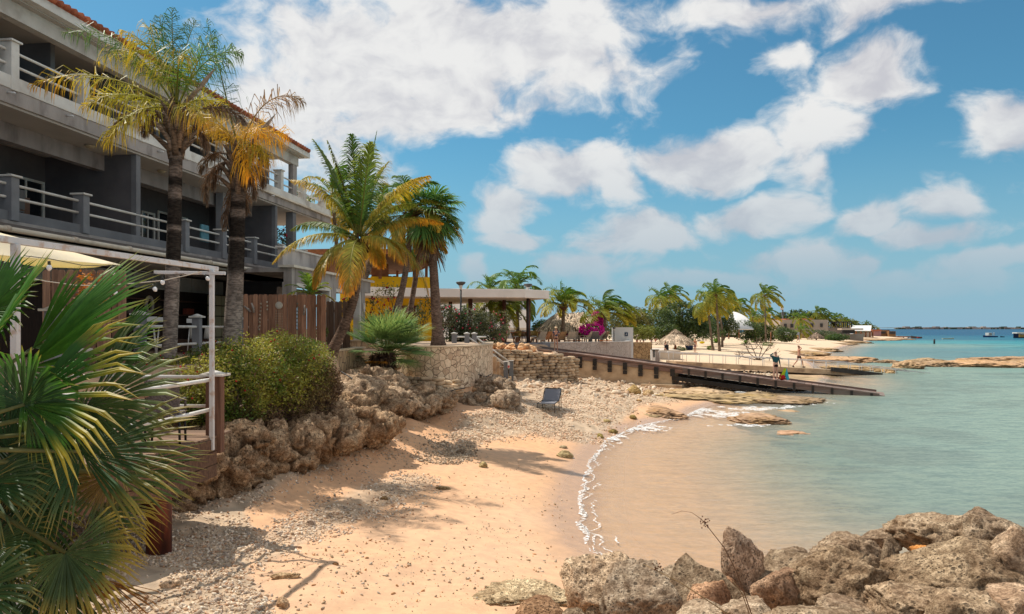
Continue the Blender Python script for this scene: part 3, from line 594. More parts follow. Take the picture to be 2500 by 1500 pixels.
# ---- loose coral rubble and pebbles
def scatter(name, n, region, smin, smax, seed, sub=1, elong=1.7, cols=((.74, .58, .43), (.60, .45, .31), (.80, .68, .54), (.52, .32, .2), (.44, .35, .28)), zlift=.25, keep=None, flatn=.55):
    g = np.random.RandomState(seed); V0, Ft = ICO[sub]
    polys = region; X = []; Y = []; Z = []; cnt = 0
    bb = []
    for poly in polys:
        pts = np.array(poly, float); bb.append((pts[:, 0].min(), pts[:, 0].max(), pts[:, 1].min(), pts[:, 1].max()))
    # candidate world points: sample bearings with the right ground density
    while cnt < n:
        k = g.randint(len(polys)); x0, x1, y0, y1 = bb[k]
        m = 4000; pyy = g.uniform(max(y0, 830), y1, m); pxx = g.uniform(x0, x1, m)
        # density 1/area: nearer pixels cover less ground
        jx = 30*vnoise(xyz(pxx*.035, pyy*.05), seed)+18*g.normal(size=m); jy = .5*jx*np.clip((pyy-830)/300, .1, 1); ok = inpoly(pxx+jx, pyy+jy, polys[k]); pxx = pxx[ok]; pyy = pyy[ok]
        zg = np.full(len(pxx), .7)
        for _ in range(6):
            yy = F*(H-zg)/(pyy-HY); xx = (pxx-CX)/F*yy; zg = .5*zg+.5*terr(xx, yy)
        yy = F*(H-zg)/(pyy-HY); xx = (pxx-CX)/F*yy
        nn = fbm(xyz(xx*1.3, yy*1.3), 2, seed); sel = nn > g.uniform(-.6, .35, len(nn)); xx = xx[sel]; yy = yy[sel]
        if keep is not None: kk = keep(xx, yy); xx = xx[kk]; yy = yy[kk]
        X.append(xx); Y.append(yy); cnt += len(xx)
    X = np.concatenate(X); Y = np.concatenate(Y); pm = g.permutation(len(X))[:n]; X = X[pm]; Y = Y[pm]; Z = terr(X, Y); n = len(X)
    s = smin*(smax/smin)**(g.rand(n)**1.7)
    q = g.normal(size=(n, 4)); q /= np.linalg.norm(q, axis=1)[:, None]; w, a, b, c = q.T
    a *= .35; b *= .35; l = np.sqrt(w*w+a*a+b*b+c*c); w, a, b, c = w/l, a/l, b/l, c/l
    Rm = np.stack([1-2*(b*b+c*c), 2*(a*b-c*w), 2*(a*c+b*w), 2*(a*b+c*w), 1-2*(a*a+c*c), 2*(b*c-a*w), 2*(a*c-b*w), 2*(b*c+a*w), 1-2*(a*a+b*b)], 1).reshape(n, 3, 3)
    D = np.stack([g.uniform(1, elong, n), g.uniform(.6, .9, n), g.uniform(flatn*.7, flatn*1.3, n)], 1)*s[:, None]
    V = V0[None]*(1+g.uniform(-.22, .22, (n, len(V0), 1)))*D[:, None]
    V = np.einsum('nij,nvj->nvi', Rm, V)+np.stack([X, Y, Z+s*zlift], 1)[:, None]
    cs = np.array(cols)[g.randint(len(cols), size=n)]*g.uniform(.75, 1.2, (n, 1))
    mb = MB(); mb.add(V.reshape(-1, 3), [(Ft[None]+(np.arange(n)*len(V0))[:, None, None]).reshape(-1, 3)], np.repeat(cs, len(V0), 0), True)
    m = mat('loose_stone', (1.05, 1.03, 1.), (.85, .85, .86), scale=25, rough=.9, attr=True, spec=.15)
    return mb.build(name, m, kind='stuff')
scatter('coral_rubble', 19000, [RUB[0][0], RUB[0][0], RUB[1][0]], .008, .034, 5)
scatter('coral_rubble', 1500, [RUB[2][0]], .015, .05, 6, cols=((.3, .22, .15), (.42, .32, .22), (.5, .4, .3)))
scatter('stone_rubble', 11000, [RUB[3][0]], .012, .055, 7, sub=1, cols=((.76, .57, .41), (.70, .46, .31), (.80, .66, .51), (.62, .46, .32), (.54, .38, .25)))
scatter('stone_rubble', 420, [[(1230, 925), (1420, 905), (1640, 945), (1660, 965), (1500, 975), (1300, 950)]], .06, .19, 8, sub=2, cols=((.66, .50, .36), (.56, .38, .25), (.72, .60, .46)))
scatter('stone_rubble', 1500, [RUB[4][0], [(1640, 880), (1900, 885), (2000, 900), (1900, 930), (1640, 905)]], .04, .16, 9, cols=((.66, .52, .38), (.56, .42, .28), (.72, .60, .46)))
scatter('pebbles', 1500, [[(560, 1560), (600, 1380), (760, 1290), (960, 1220), (1200, 1130), (1340, 1100), (1400, 1200), (1380, 1350), (1380, 1560)]], .006, .028, 10, cols=((.5, .38, .27), (.33, .24, .15), (.62, .5, .38), (.55, .3, .15)))
scatter('pebbles', 900, [[(760, 1120), (950, 1060), (1120, 1010), (1200, 1040), (1090, 1100), (900, 1160), (760, 1180)]], .01, .04, 12, cols=((.5, .38, .27), (.4, .3, .2), (.62, .5, .38)))
# ================================================================ PLANTS
M_LEAF = mat('palm_leaf', (1.4, 1.35, 1.3), (1.0, 1.02, .95), scale=9, rough=.5, attr=True, spec=.3, transl=.35)
M_HEDGE = mat('small_leaf', (1.1, 1.1, 1.1), (.8, .8, .8), scale=5, rough=.55, attr=True, spec=.3, transl=.3)
M_BARK = mat('palm_bark', (1.1, 1.05, 1), (.5, .47, .45), scale=9, rough=.95, bump=.9, bscale=22, attr=True, stretch=(1, 1, 3.), spec=.1, contrast=.12, detail=8, bdist=.03)
M_DRY = mat('dry_frond', (1, 1, 1), (.6, .6, .6), scale=12, rough=.9, attr=True, spec=.1, transl=.12)
M_TWIG = mat('twig', (1, 1, 1), (.7, .7, .7), scale=12, rough=.95, attr=True, spec=.1)
GREEN = np.array((.085, .165, .03)); DKGREEN = np.array((.04, .10, .03)); OLIVE = np.array((.22, .23, .035)); YEL = np.array((.62, .38, .03)); ORA = np.array((.62, .25, .02)); BROWN = np.array((.22, .12, .065)); GREY = np.array((.30, .23, .18))
PALE = np.array((.12, .17, .10))
def cmix(a, b, t): return np.array(a)*(1-t)+np.array(b)*t
def frond(mb, base, d0, L, droop, ll, n, c0, c1, g, wind=(0, 0, 0), lw=.03, ldroop=.5, spread=.95, steps=14, rr=.02, tw=0., curl=0., stem=None, start=.14, ragged=.12, plume=.0, target=None):
    """feather leaf: arching midrib, two rows of narrow leaflets; colour runs from c0 at the midrib to c1 at the tips"""
    d = unit(d0); P0 = np.array(base, float); pts = [P0]; T = []
    side0 = np.cross(d, (0, 0, 1)); side0 = unit(side0) if np.linalg.norm(side0) > .05 else np.array((1., 0, 0))
    w = np.array(wind, float); h = L/steps
    for i in range(steps):
        s = (i+1)/steps; T.append(d.copy()); pts.append(pts[-1]+d*h)
        d = unit(d+np.array((0, 0, -1))*droop/steps*(.35+1.3*s)+w/steps*(.4+s)+side0*curl/steps)
    T.append(d); pts = np.array(pts); T = np.array(T)
    if target is not None: pts = pts+np.linspace(0, 1, steps+1)[:, None]*(np.array(target)-pts[-1]); T = np.gradient(pts, axis=0); T /= np.linalg.norm(T, axis=1)[:, None]+1e-9
    mb.tube(pts, np.linspace(rr, rr*.15, len(pts)), 4, col=stem if stem is not None else cmix(c0, (.30, .24, .06), .55))
    S = np.linspace(start, 1., n); idx = S*steps; i0 = np.minimum(idx.astype(int), steps-1); fr = (idx-i0)[:, None]
    C = pts[i0]*(1-fr)+pts[i0+1]*fr; TT = T[i0]*(1-fr)+T[np.minimum(i0+1, steps)]*fr
    lens = ll*(np.sin(np.clip((S-start)/(1-start)*.82+.16, 0, 1)*math.pi)**.7)*.98+.02*ll
    for sd in (-1, 1):
        up = np.cross(TT, side0); up /= np.linalg.norm(up, axis=1)[:, None]+1e-9; up = np.where(up[:, 2:] < 0, -up, up)
        sdv = np.cross(up, TT)*sd
        a = spread*(1-.55*S)+g.normal(size=n)*ragged; a = a[:, None]
        dirs = TT*np.cos(a)+sdv*np.sin(a)+up*(.18+plume*g.normal(size=n))[:, None]+w*.5+g.normal(size=(n, 3))*ragged*.4
        dirs[:, 2] -= ldroop*.25; dirs /= np.linalg.norm(dirs, axis=1)[:, None]
        ln = lens*g.uniform(.82, 1.12, n); ln = ln[:, None]
        q0 = C; q1 = C+dirs*ln*.45; d2 = dirs+np.array((0, 0, -1))*ldroop*g.uniform(.6, 1.3, (n, 1))+w*.5; d2 /= np.linalg.norm(d2, axis=1)[:, None]
        q2 = q1+d2*ln*.33; d3 = d2+np.array((0, 0, -1))*ldroop*.9*g.uniform(.5, 1.4, (n, 1)); d3 /= np.linalg.norm(d3, axis=1)[:, None]; q3 = q2+d3*ln*.26
        wv = np.cross(dirs, TT); wv = np.cross(dirs, wv); wv = TT-dirs*np.sum(TT*dirs, 1)[:, None]; wv /= np.linalg.norm(wv, axis=1)[:, None]+1e-9
        wv = unit_rows(wv+up*.35*sd)
        V = np.stack([q0-wv*lw*.35, q0+wv*lw*.35, q1-wv*lw*.5, q1+wv*lw*.5, q2-wv*lw*.36, q2+wv*lw*.36, q3], 1)
        tt = np.array([0, 0, .35, .35, .75, .75, 1.15])[None, :, None]; v = g.uniform(.75, 1.25, (n, 1, 1)); yb = np.clip(S[:, None, None]**1.6*.6+tt*.6-.2+g.normal(size=(n, 1, 1))*.12, 0, 1)
        cc = (np.array(c0)*(1-yb)+np.array(c1)*yb)*v
        k = (np.arange(n)*7)[:, None, None]
        mb.add(V.reshape(-1, 3), [(np.array([[0, 1, 3, 2], [2, 3, 5, 4]])[None]+k).reshape(-1, 4), (np.array([[4, 5, 6]])[None]+k).reshape(-1, 3)], cc.reshape(-1, 3), False)
def unit_rows(v): return v/(np.linalg.norm(v, axis=1)[:, None]+1e-9)
def trunk_path(base, top, bend=(0, 0), n=26, lean=1.6):
    b = np.array(base, float); t = np.array(top, float); s = np.linspace(0, 1, n)[:, None]
    P_ = b*(1-s)+t*s; P_[:, 0] += bend[0]*np.sin(s[:, 0]*math.pi); P_[:, 1] += bend[1]*np.sin(s[:, 0]*math.pi); return P_
def trunk(name, parent, path, r0, r1, c0, c1=None, ring=.02, nr=10, foot=1.35, seed=0, rings=40, dark=None):
    n = max(len(path), rings*2); s = np.linspace(0, 1, n); Pn = np.stack([np.interp(s, np.linspace(0, 1, len(path)), path[:, k]) for k in range(3)], 1)
    g = np.random.RandomState(seed); rad = r0*(1-s)+r1*s; rad = rad*(1+(foot-1)*np.exp(-s*14))*(1+ring*np.where(np.arange(n) % 2, 1, -1))*(1+.04*vnoise(xyz(s*9, 0*s+seed), 3))
    c = np.array(c0)[None]*(1-s[:, None])+np.array(c1 if c1 is not None else c0)[None]*s[:, None]
    c = c*(1+min(.16, ring*4)*np.where(np.arange(n) % 2, 1, -1))[:, None]*(1+.25*vnoise(xyz(s*23, 0*s+seed), 5))[:, None]
    if dark is not None:
        f = (smooth(dark[0], dark[0]+.06, s)*(1-smooth(dark[1], dark[1]+.06, s))*smooth(-.5, .3, vnoise(xyz(s*40, 0*s+2), 8)+.3))[:, None]; c = c*(1-f*.85)
    mb = MB(); mb.tube(Pn, rad, nr, col=c); o = mb.build(name, M_BARK, parent); return o
def feather_palm(label, base, top, r0, r1, nf, L, ll, nl, seed, wind=(0, 0, 0), c0=GREEN, c1=YEL, cold=None, lw=.035, group=None, bend=(0, 0), up=.9, droop=1.9, dry=0, trunkc=((.20, .15, .11), (.24, .19, .14)), cat='palm tree',
                 name='coconut_palm', ldroop=.6, fronds=None, nuts=0, ring=.03, sf=14, agec=ORA, foot=1.35, plume=0., hi=84, lo=-38):
    base = np.array(base, float); top = np.array(top, float); g = np.random.RandomState(seed)
    t = thing(name, label, cat, base, group); path = trunk_path(base, top, bend)
    trunk('trunk', t, path, r0, r1, trunkc[0], trunkc[1], ring=ring, seed=seed, foot=foot)
    mb = MB(); crown = top+np.array((0, 0, .05))
    lst = fronds
    if lst is None:
        lst = []
        for i in range(nf):
            k = (i+.5)/nf; az = i*2.39996+g.uniform(-.2, .2)
            el = R(hi-(hi-lo)*k**.85)+g.normal()*.10
            lst.append((az, el, L*(.75+.3*math.sin(k*2.6))*g.uniform(.9, 1.08), k))
    for az, el, l_, k in lst:
        d = np.array((math.cos(az)*math.cos(el), math.sin(az)*math.cos(el), math.sin(el)))
        a = k**1.5; q0 = cmix(c0, OLIVE, min(1, a*.9)); q1 = cmix(c0 if k < .25 else c1, agec, a*.8) if k > .12 else c0*1.1
        if cold is not None: q0, q1 = cold(k, g)
        frond(mb, crown+d*.05, d, l_, droop*(1.15-.5*max(k-.3, 0)), ll, nl, q0, q1, g, wind, lw, ldroop, rr=r1*.22, curl=g.uniform(-.5, .5), steps=sf, plume=plume)
    cr = mb.build('crown', M_LEAF, t)
    if dry:
        mb = MB()
        for i in range(dry):
            az = g.uniform(0, 6.28); d = np.array((math.cos(az)*.5, math.sin(az)*.5, -.75))
            frond(mb, crown+(0, 0, -.12), d, L*g.uniform(.4, .75), .8, ll*.55, max(8, nl//2), BROWN, GREY, g, wind, lw*.6, 1.4, rr=r1*.2)
        mb.build('dead_fronds', M_DRY, t)
    # fibrous leaf bases
    mb = MB()
    for i in range(12):
        az = i*2.4; d = np.array((math.cos(az), math.sin(az), 1.2)); p = top+np.array((math.cos(az), math.sin(az), 0))*r1*.8+np.array((0, 0, -.3-.02*i))*r1*5
        mb.tube([p, p+unit(d)*r1*2.2, p+unit(d)*r1*3.2+(math.cos(az)*r1, math.sin(az)*r1, 0)], [r1*.5, r1*.35, r1*.12], 5, col=BROWN*g.uniform(.7, 1.4))
    mb.build('leaf_bases', M_BARK, t)
    if nuts:
        for i in range(nuts):
            az = i*2.1; mb = MB(); mb.ball(top+np.array((math.cos(az)*r1*2, math.sin(az)*r1*2, -r1*1.5-.1*(i % 2))), (r1*.9, r1*.9, r1*1.15), 2, col=(.14, .10, .03)); mb.build('coconut', M_BARK, t)
    return t
def fan(mb, c, axis, up, Rad, nseg, spread, g, c0, c1, tipc=None, split=.5, w=None, tdroop=.25, cup=.12, jitter=.04):
    """fan leaf: pleated palm leaf with free drooping tips; axis runs from hub to middle tip, up is the leaf's upper side"""
    c = np.array(c, float); ax = unit(axis); u = np.array(up, float); u = unit(u-ax*np.dot(u, ax)); sd = np.cross(ax, u)
    A = np.linspace(-spread/2, spread/2, nseg); st = A[1]-A[0]
    for i, a in enumerate(A):
        ln = Rad*(.72+.28*math.cos(a*.75))*g.uniform(.93, 1.05); aj = a+g.normal()*jitter
        def dr(t): return ax*math.cos(t)+sd*math.sin(t)
        dm = unit(dr(aj)+u*cup*(1+.6*g.normal()*jitter*5)); wl = dr(aj-st*.5); wr = dr(aj+st*.5); sp = split*ln
        hw = sp*math.tan(st*.5)*1.0
        sv = unit(np.cross(dm, u)); td = g.uniform(.5, 1.5)*tdroop
        pm = c+dm*sp+u*.0; tip1 = c+dm*ln*.78+np.array((0, 0, -1))*td*ln*.12; tip2 = c+dm*ln+np.array((0, 0, -1))*td*ln*.42
        fold = u*hw*.9
        V = [c, pm-sv*hw-fold*.5, pm+fold*.5, pm+sv*hw-fold*.5, tip1-sv*hw*.8-fold*.2, tip1+fold*.25, tip1+sv*hw*.8-fold*.2, tip2]
        v = g.uniform(.8, 1.2); ct = tipc if tipc is not None else c1
        cc = [np.array(c0)*v*.9, np.array(c0)*v, np.array(c0)*v*1.15, np.array(c0)*v, np.array(c1)*v, np.array(c1)*v*1.1, np.array(c1)*v, np.array(ct)*v]
        mb.add(V, [np.array([[0, 1, 2], [0, 2, 3]]), np.array([[1, 4, 5, 2], [2, 5, 6, 3]]), np.array([[4, 7, 5], [5, 7, 6]])], cc)
def leaves(mb, blobs, n, size, seed, cols, up=.35, shell=.55, noise_f=1.6, thr=-.25, flat=1.):
    """leaf-sized faces through the volume of a crown, thinner inside, with gaps where the noise is low"""
    g = np.random.RandomState(seed); tot = sum(b[1][0]*b[1][1]*b[1][2] for b in blobs)**1.; out = []
    for c, r in blobs:
        m = int(n*(r[0]*r[1]*r[2])/tot*1.9)+1; d = g.normal(size=(m, 3)); d /= np.linalg.norm(d, axis=1)[:, None]
        rad = (shell+(1-shell)*g.rand(m))**.7*(1+.34*fbm(d*2.6+seed, 3, seed)); out.append(np.array(c)+d*rad[:, None]*np.array(r))
    X = np.vstack(out); f = fbm(X*noise_f, 3, seed+1); X = X[f > thr+g.uniform(-.12, .12, len(f))]; X = X[g.permutation(len(X))[:n]]; n = len(X)
    nrm = g.normal(size=(n, 3)); nrm[:, 2] = np.abs(nrm[:, 2])+up; nrm = unit_rows(nrm); a = unit_rows(np.cross(nrm, g.normal(size=(n, 3)))); b = np.cross(nrm, a)
    s = size*g.uniform(.6, 1.3, (n, 1)); V = np.stack([X-a*s, X-b*s*.5*flat, X+a*s, X+b*s*.5*flat], 1)
    t = smooth(-.45, .45, fbm(X*noise_f*.8, 3, seed+2)+g.normal(size=n)*.14)[:, None]; cols = [np.array(c) for c in cols]
    cc = cols[0]*(1-t)+cols[1]*t
    if len(cols) > 2: k = g.rand(n) < .10; cc[k] = cols[2]
    cc = cc*g.uniform(.7, 1.3, (n, 1))
    mb.add(V.reshape(-1, 3), [np.arange(n*4).reshape(n, 4)], np.repeat(cc, 4, 0))
    return X
def twigs(mb, base, blobs, n, seed, r=.012, col=(.12, .08, .055)):
    g = random.Random(seed)
    for i in range(n):
        c, rr = g.choice(blobs); d = unit([g.gauss(0, 1) for _ in range(3)]); e = np.array(c)+d*np.array(rr)*g.uniform(.6, 1.08); b = np.array(base)+np.array([g.gauss(0, .15), g.gauss(0, .15), 0]) if g.random() < .3 else np.array(c)+np.array([g.gauss(0, .3)*rr[0], g.gauss(0, .3)*rr[1], -rr[2]*.8])
        m = (b+e)/2+np.array([g.gauss(0, .12), g.gauss(0, .12), .1])*np.linalg.norm(e-b); mb.tube([b, m, e], [r, r*.7, r*.3], 4, col=col)
# ---- tall feather palm A (plumes, yellowing, weeping leaflets)
def queen(label, base, top, specs, seed, dryspecs, r0, r1, L, dark):
    base = np.array(base); top = np.array(top); g = np.random.RandomState(seed)
    t = thing('feather_palm', label, 'palm tree', base, 'tall grey trunked palms in front of the hotel')
    trunk('trunk', t, trunk_path(base, top, (0.03, 0)), r0, r1, (.36, .31, .28), (.15, .11, .085), ring=.008, nr=18, rings=60, seed=seed, foot=1.12, dark=dark)
    mb = MB(); k = 0
    for px, py, dy, a, c0, c1, ln in specs:   # tip bearing of each leaf
        tip = W(px, py, top[1]+dy); v = tip-top; Lh = np.linalg.norm(v); v = unit(v)
        d0 = unit(v+np.array((0, 0, a))); frond(mb, top+d0*.08, d0, Lh*(1+.22*a)*ln, 2.0*a, .82, 54, c0, c1, g, (0, 0, 0), .018, 1.9, spread=1.15, rr=.026, plume=.5, ragged=.3, start=.22, target=tip, curl=g.uniform(-.2, .2), steps=16)
    mb.build('crown', M_LEAF, t)
    mb = MB()
    for px, py, dy, a in dryspecs:
        tip = W(px, py, top[1]+dy); v = tip-top; Lh = np.linalg.norm(v); v = unit(v); d0 = unit(v+np.array((0, 0, a)))
        frond(mb, top+(0, 0, -.25)+d0*.05, d0, Lh*(1+.3*a), 2.6*a+.3, .42, 70, BROWN*1.2, GREY*.9, g, (0, 0, 0), .018, 1.8, spread=.6, rr=.03, plume=.4, ragged=.4, start=.3, stem=GREY, target=tip)
    mb.build('dead_fronds', M_DRY, t)
    mb = MB()
    for i in range(26):
        az = i*2.4; z = -.12-.034*i; o = np.array((math.cos(az), math.sin(az), 0)); p = top+o*r1*.7+(0, 0, z)
        mb.tube([p+(0, 0, -.12), p+o*.05+(0, 0, .1), p+o*(.12+.006*i)+(0, 0, .30), p+o*(.22+.01*i)+(0, 0, .45)], [.075, .07, .045, .012], 6, col=cmix(GREY, (.3, .2, .13), g.rand())*g.uniform(.6, 1.2))
    mb.build('leaf_bases', M_BARK, t)
    # pointed woody flower sheath
    mb = MB(); s = W(specs[0][7] if len(specs[0]) > 7 else 545, 205, top[1]-.2) if False else None
    for (ex, ez, ey) in ((.95, .75, -.2), (.75, .3, -.5)):
        mb.tube([top+(0, 0, -.1), top+(ex*.4, ey*.4, ez*.35), top+(ex*.75, ey*.8, ez*.8), top+(ex, ey, ez*1.15)], [.02, .035, .05, .004], 6, col=GREY*1.5)
    mb.build('flower_sheath', M_DRY, t)
    return t
gA = GREEN*.9; YG = np.array((.34, .33, .04)); YY = np.array((.62, .38, .03))
y1 = 16.2
tA = W(431, 268, y1)
queen('taller grey trunked palm by the deck with yellow and green plumes', P(411, 885)*0+np.array([*W(411, 885, y1)[:2], W(411, 885, y1)[2]-.25]), tA,
      [(75, 210, -.4, .55, YG, ORA, 1.0), (205, 262, -.9, .6, YG, YY, 1.), (155, 80, .8, .6, gA*1.2, PALE, 1.), (300, 75, -.5, .8, YG, YY, 1.), (260, 350, -1.2, .7, YG, YY, .9), (390, 40, .5, .35, gA, PALE, 1.05), (420, 20, .2, .12, DKGREEN, gA, 1.), (355, 60, 1.2, .5, YG, YY, 1.),
       (590, 130, .2, .8, gA*1.3, PALE, 1.0), (520, 90, -.4, .45, gA*1.3, PALE, 1.), (480, 50, 1.1, .3, gA, PALE, .9), (545, 260, .9, .6, YG, YY, .9), (330, 300, .8, .7, YG, YY, .9), (500, 300, -1.2, .6, YG, ORA, .8), (450, 140, -1.8, .8, gA*1.3, YY, .9), (240, 150, 1.8, .7, YG, YY, .9)],
      31, [(262, 360, -.1, .9), (600, 300, .1, .55), (350, 330, .5, .8), (500, 360, .3, .7)], .155, .135, 2.4, (.38, .92))
y2 = 17.6
tB = W(583, 372, y2)
queen('second grey trunked palm with orange dying leaves', np.array([*W(566, 815, y2)[:2], W(566, 815, y2)[2]-.3]), tB,
      [(740, 250, .2, 1.15, BROWN*1.3, GREY, 1.0), (655, 400, -.6, .9, YG, ORA, 1.), (640, 330, -1.2, .8, YY, ORA, 1.), (505, 50, .3, .18, DKGREEN, gA*1.3, 1.0), (650, 300, 1, .6, YY, BROWN*1.3, .9), (470, 280, .4, .7, YY, BROWN, .9),
       (610, 430, -.6, 1., YY, ORA, 1.), (500, 330, 1.2, .7, YY, BROWN, .9), (700, 330, .9, .7, YY, ORA, .8)],
      32, [(505, 500, -.2, .9), (520, 460, .2, .8), (548, 560, -.1, .35), (620, 480, -.2, .6), (600, 520, .3, .4), (490, 420, .3, .9), (640, 450, .2, .7)], .205, .155, 2.2, (.35, .97))
# ---- big coconut palm in the middle, leaves laid out by the bearings of their tips
def aimed_palm(label, base, top, tips, seed, r0, r1, ll, nl, lw, group, bend=(0, 0), trunkc=((.19, .13, .10), (.22, .16, .12)), ring=.04, name='coconut_palm', nuts=6):
    base = np.array(base); top = np.array(top); g = np.random.RandomState(seed); t = thing(name, label, 'palm tree', base, group)
    trunk('trunk', t, trunk_path(base, top, bend), r0, r1, *trunkc, ring=ring, seed=seed, nr=14, rings=46)
    mb = MB()
    for px, py, dy, a, c0, c1, wd in tips:
        tip = W(px, py, top[1]+dy); v = tip-top; Lh = np.linalg.norm(v); v = unit(v); d0 = unit(v+np.array((0, 0, a)))
        frond(mb, top+d0*.1, d0, Lh*(1+.16*a*a+.03), 1.75*a, ll*wd, nl, c0, c1, g, (0, 0, 0), lw, 1.0, spread=1.05, rr=.035, ragged=.08, start=.12, steps=18, target=tip)
    mb.build('crown', M_LEAF, t)
    mb = MB()
    for i in range(18):
        az = i*2.4; o = np.array((math.cos(az), math.sin(az), 0)); p = top+o*r1*.7+(0, 0, -.05-.03*i)
        mb.tube([p+(0, 0, -.2), p+o*.08+(0, 0, .05), p+o*.22+(0, 0, .25)], [.07, .05, .02], 5, col=BROWN*g.uniform(.5, 1.2))
    mb.build('leaf_bases', M_BARK, t)
    for i in range(nuts):
        az = i*1.1+3.4; mb = MB(); mb.ball(top+np.array((math.cos(az)*r1*2.1, math.sin(az)*r1*2.1, -.22-.08*(i % 2))), (.10, .10, .13), 2, col=(.10, .06, .02)); mb.build('coconut', M_BARK, t)
    return t
y3 = 22.2
aimed_palm('leaning coconut palm with green top leaves and orange lower leaves', W(808, 864, y3-.3), W(876, 585, y3),
    [(920, 322, .2, .12, DKGREEN, GREEN, .45), (858, 330, -.5, .25, GREEN*.8, GREEN*1.2, 1.1), (800, 345, -.3, .25, GREEN*.8, OLIVE, .7), (905, 350, -.8, .2, GREEN, OLIVE*1.1, 1.2), (765, 342, .5, .35, GREEN, OLIVE, .75), (715, 440, -.3, .75, OLIVE, YY, .9), (950, 395, 1., .5, GREEN, YY, 1.),
     (1045, 430, -.4, .55, OLIVE, YY, 1.15), (668, 640, -.9, .75, OLIVE*1.2, YY*1.05, .95), (712, 560, .6, .6, GREEN, OLIVE, .8), (850, 715, -1.9, .75, OLIVE*1.1, ORA*1.1, 1.25), (770, 700, -1.2, .8, OLIVE*1.1, ORA, 1.), (1045, 720, -.9, 1.0, OLIVE*1.1, ORA, .95), (1080, 545, .8, .55, GREEN, ORA, .8), (985, 640, -1.2, .7, OLIVE*1.2, ORA, 1.1),
     (1010, 500, 1.4, .6, GREEN*.8, OLIVE, 1.), (930, 650, 1.4, .7, OLIVE, ORA, .9), (800, 480, 1.5, .5, GREEN*.8, OLIVE, .8)], 41, .155, .105, .70, 120, .031, 'coconut palms beside the hotel', bend=(.28, 0))
y4 = 33.
feather_palm('slender ringed coconut palm seen against the yellow wall', W(968, 765, y4), W(1003, 520, y4), .15, .12, 20, 2.6, .7, 60, 51, (.3, 0, 0), lw=.045, group='coconut palms beside the hotel', bend=(.15, 0), trunkc=((.26, .19, .15), (.24, .17, .13)), c1=YY)
feather_palm('pale ringed coconut palm partly behind the gateway', W(878, 700, y4+1), W(933, 540, y4+2), .20, .15, 18, 2.5, .7, 50, 52, (.3, 0, 0), lw=.045, group='coconut palms beside the hotel', trunkc=((.26, .19, .15), (.24, .17, .13)), bend=(.1, 0), c1=YY)
feather_palm('darker coconut palm behind the upper balcony corner', W(830, 700, 42), W(812, 480, 42), .12, .10, 20, 3., .8, 50, 53, (.4, 0, 0), lw=.055, group='coconut palms beside the hotel', c1=YY)
# ---- fan palm with skirt
def fan_palm_tree(label, base, top, r0, r1, n, Rad, seed, c0, c1, group=None, wind=.0, pet=.8, skirt=0, trunkc=((.25, .17, .13), (.2, .13, .1)), bend=(0, 0), nseg=26):
    base = np.array(base); top = np.array(top); g = np.random.RandomState(seed); t = thing('fan_palm', label, 'palm tree', base, group)
    trunk('trunk', t, trunk_path(base, top, bend), r0, r1, *trunkc, ring=.02, seed=seed, nr=14, foot=1.5)
    mb = MB(); mp = MB()
    for i in range(n):
        k = (i+.5)/n; az = i*2.4+g.uniform(-.2, .2); el = R(80-135*k**.9)+g.normal()*.1
        d = unit(np.array((math.cos(az)*math.cos(el)+wind, math.sin(az)*math.cos(el), math.sin(el)))); hub = top+d*pet*g.uniform(.8, 1.1)-np.array((0, 0, .1*k))
        mp.tube([top, (top+hub)/2+(0, 0, .06), hub], [.025, .02, .014], 4, col=cmix(c0, YEL, .3))
        ax = unit(d+np.array((wind, 0, -.35-.3*k))); upv = unit(np.cross(np.cross(d, (0, 0, 1)), d)+1e-3)
        c_ = cmix(c0, c1, g.rand()*.7); fan(mb, hub, ax, upv, Rad*g.uniform(.85, 1.1), nseg, R(230), g, c_, c_*1.15, cmix(c_, YY, .4), split=.45, tdroop=.7)
    mb.build('crown', M_LEAF, t); mp.build('leaf_stalks', M_LEAF, t)
    if skirt:
        mb = MB()
        for i in range(skirt):
            az = i*2.4; d = np.array((math.cos(az)*.35, math.sin(az)*.35, -1)); p = top+(math.cos(az)*r1, math.sin(az)*r1, -.1-.05*i)
            mb.tube([p, p+unit(d)*g.uniform(.3, 1.), p+unit(d)*g.uniform(.9, 1.8)], [.04, .05, .01], 5, col=BROWN*g.uniform(.6, 1.4))
            if i % 3 == 0: fan(mb, p+unit(d)*.7, d, (math.cos(az), math.sin(az), .2), .7, 12, R(70), g, BROWN, GREY, split=.3, tdroop=.1)
        mb.build('dead_fronds', M_DRY, t)
    return t
fan_palm_tree('tall fan palm with a brown shaggy skirt on the stone walled terrace', P(1068, 832)*0+np.array(W(1070, 845, 32.6)), W(1050, 520, 32.6), .24, .16, 30, .95, 61, DKGREEN*1.2, GREEN*1.2, wind=.25, pet=.85, skirt=22, bend=(-.0, 0))
fan_palm_tree('shorter fan palm half hidden by the tall skirted one', W(1000, 770, 37), W(1030, 585, 37), .13, .12, 18, .8, 62, DKGREEN*1.2, GREEN, wind=.2, pet=.7, skirt=6)
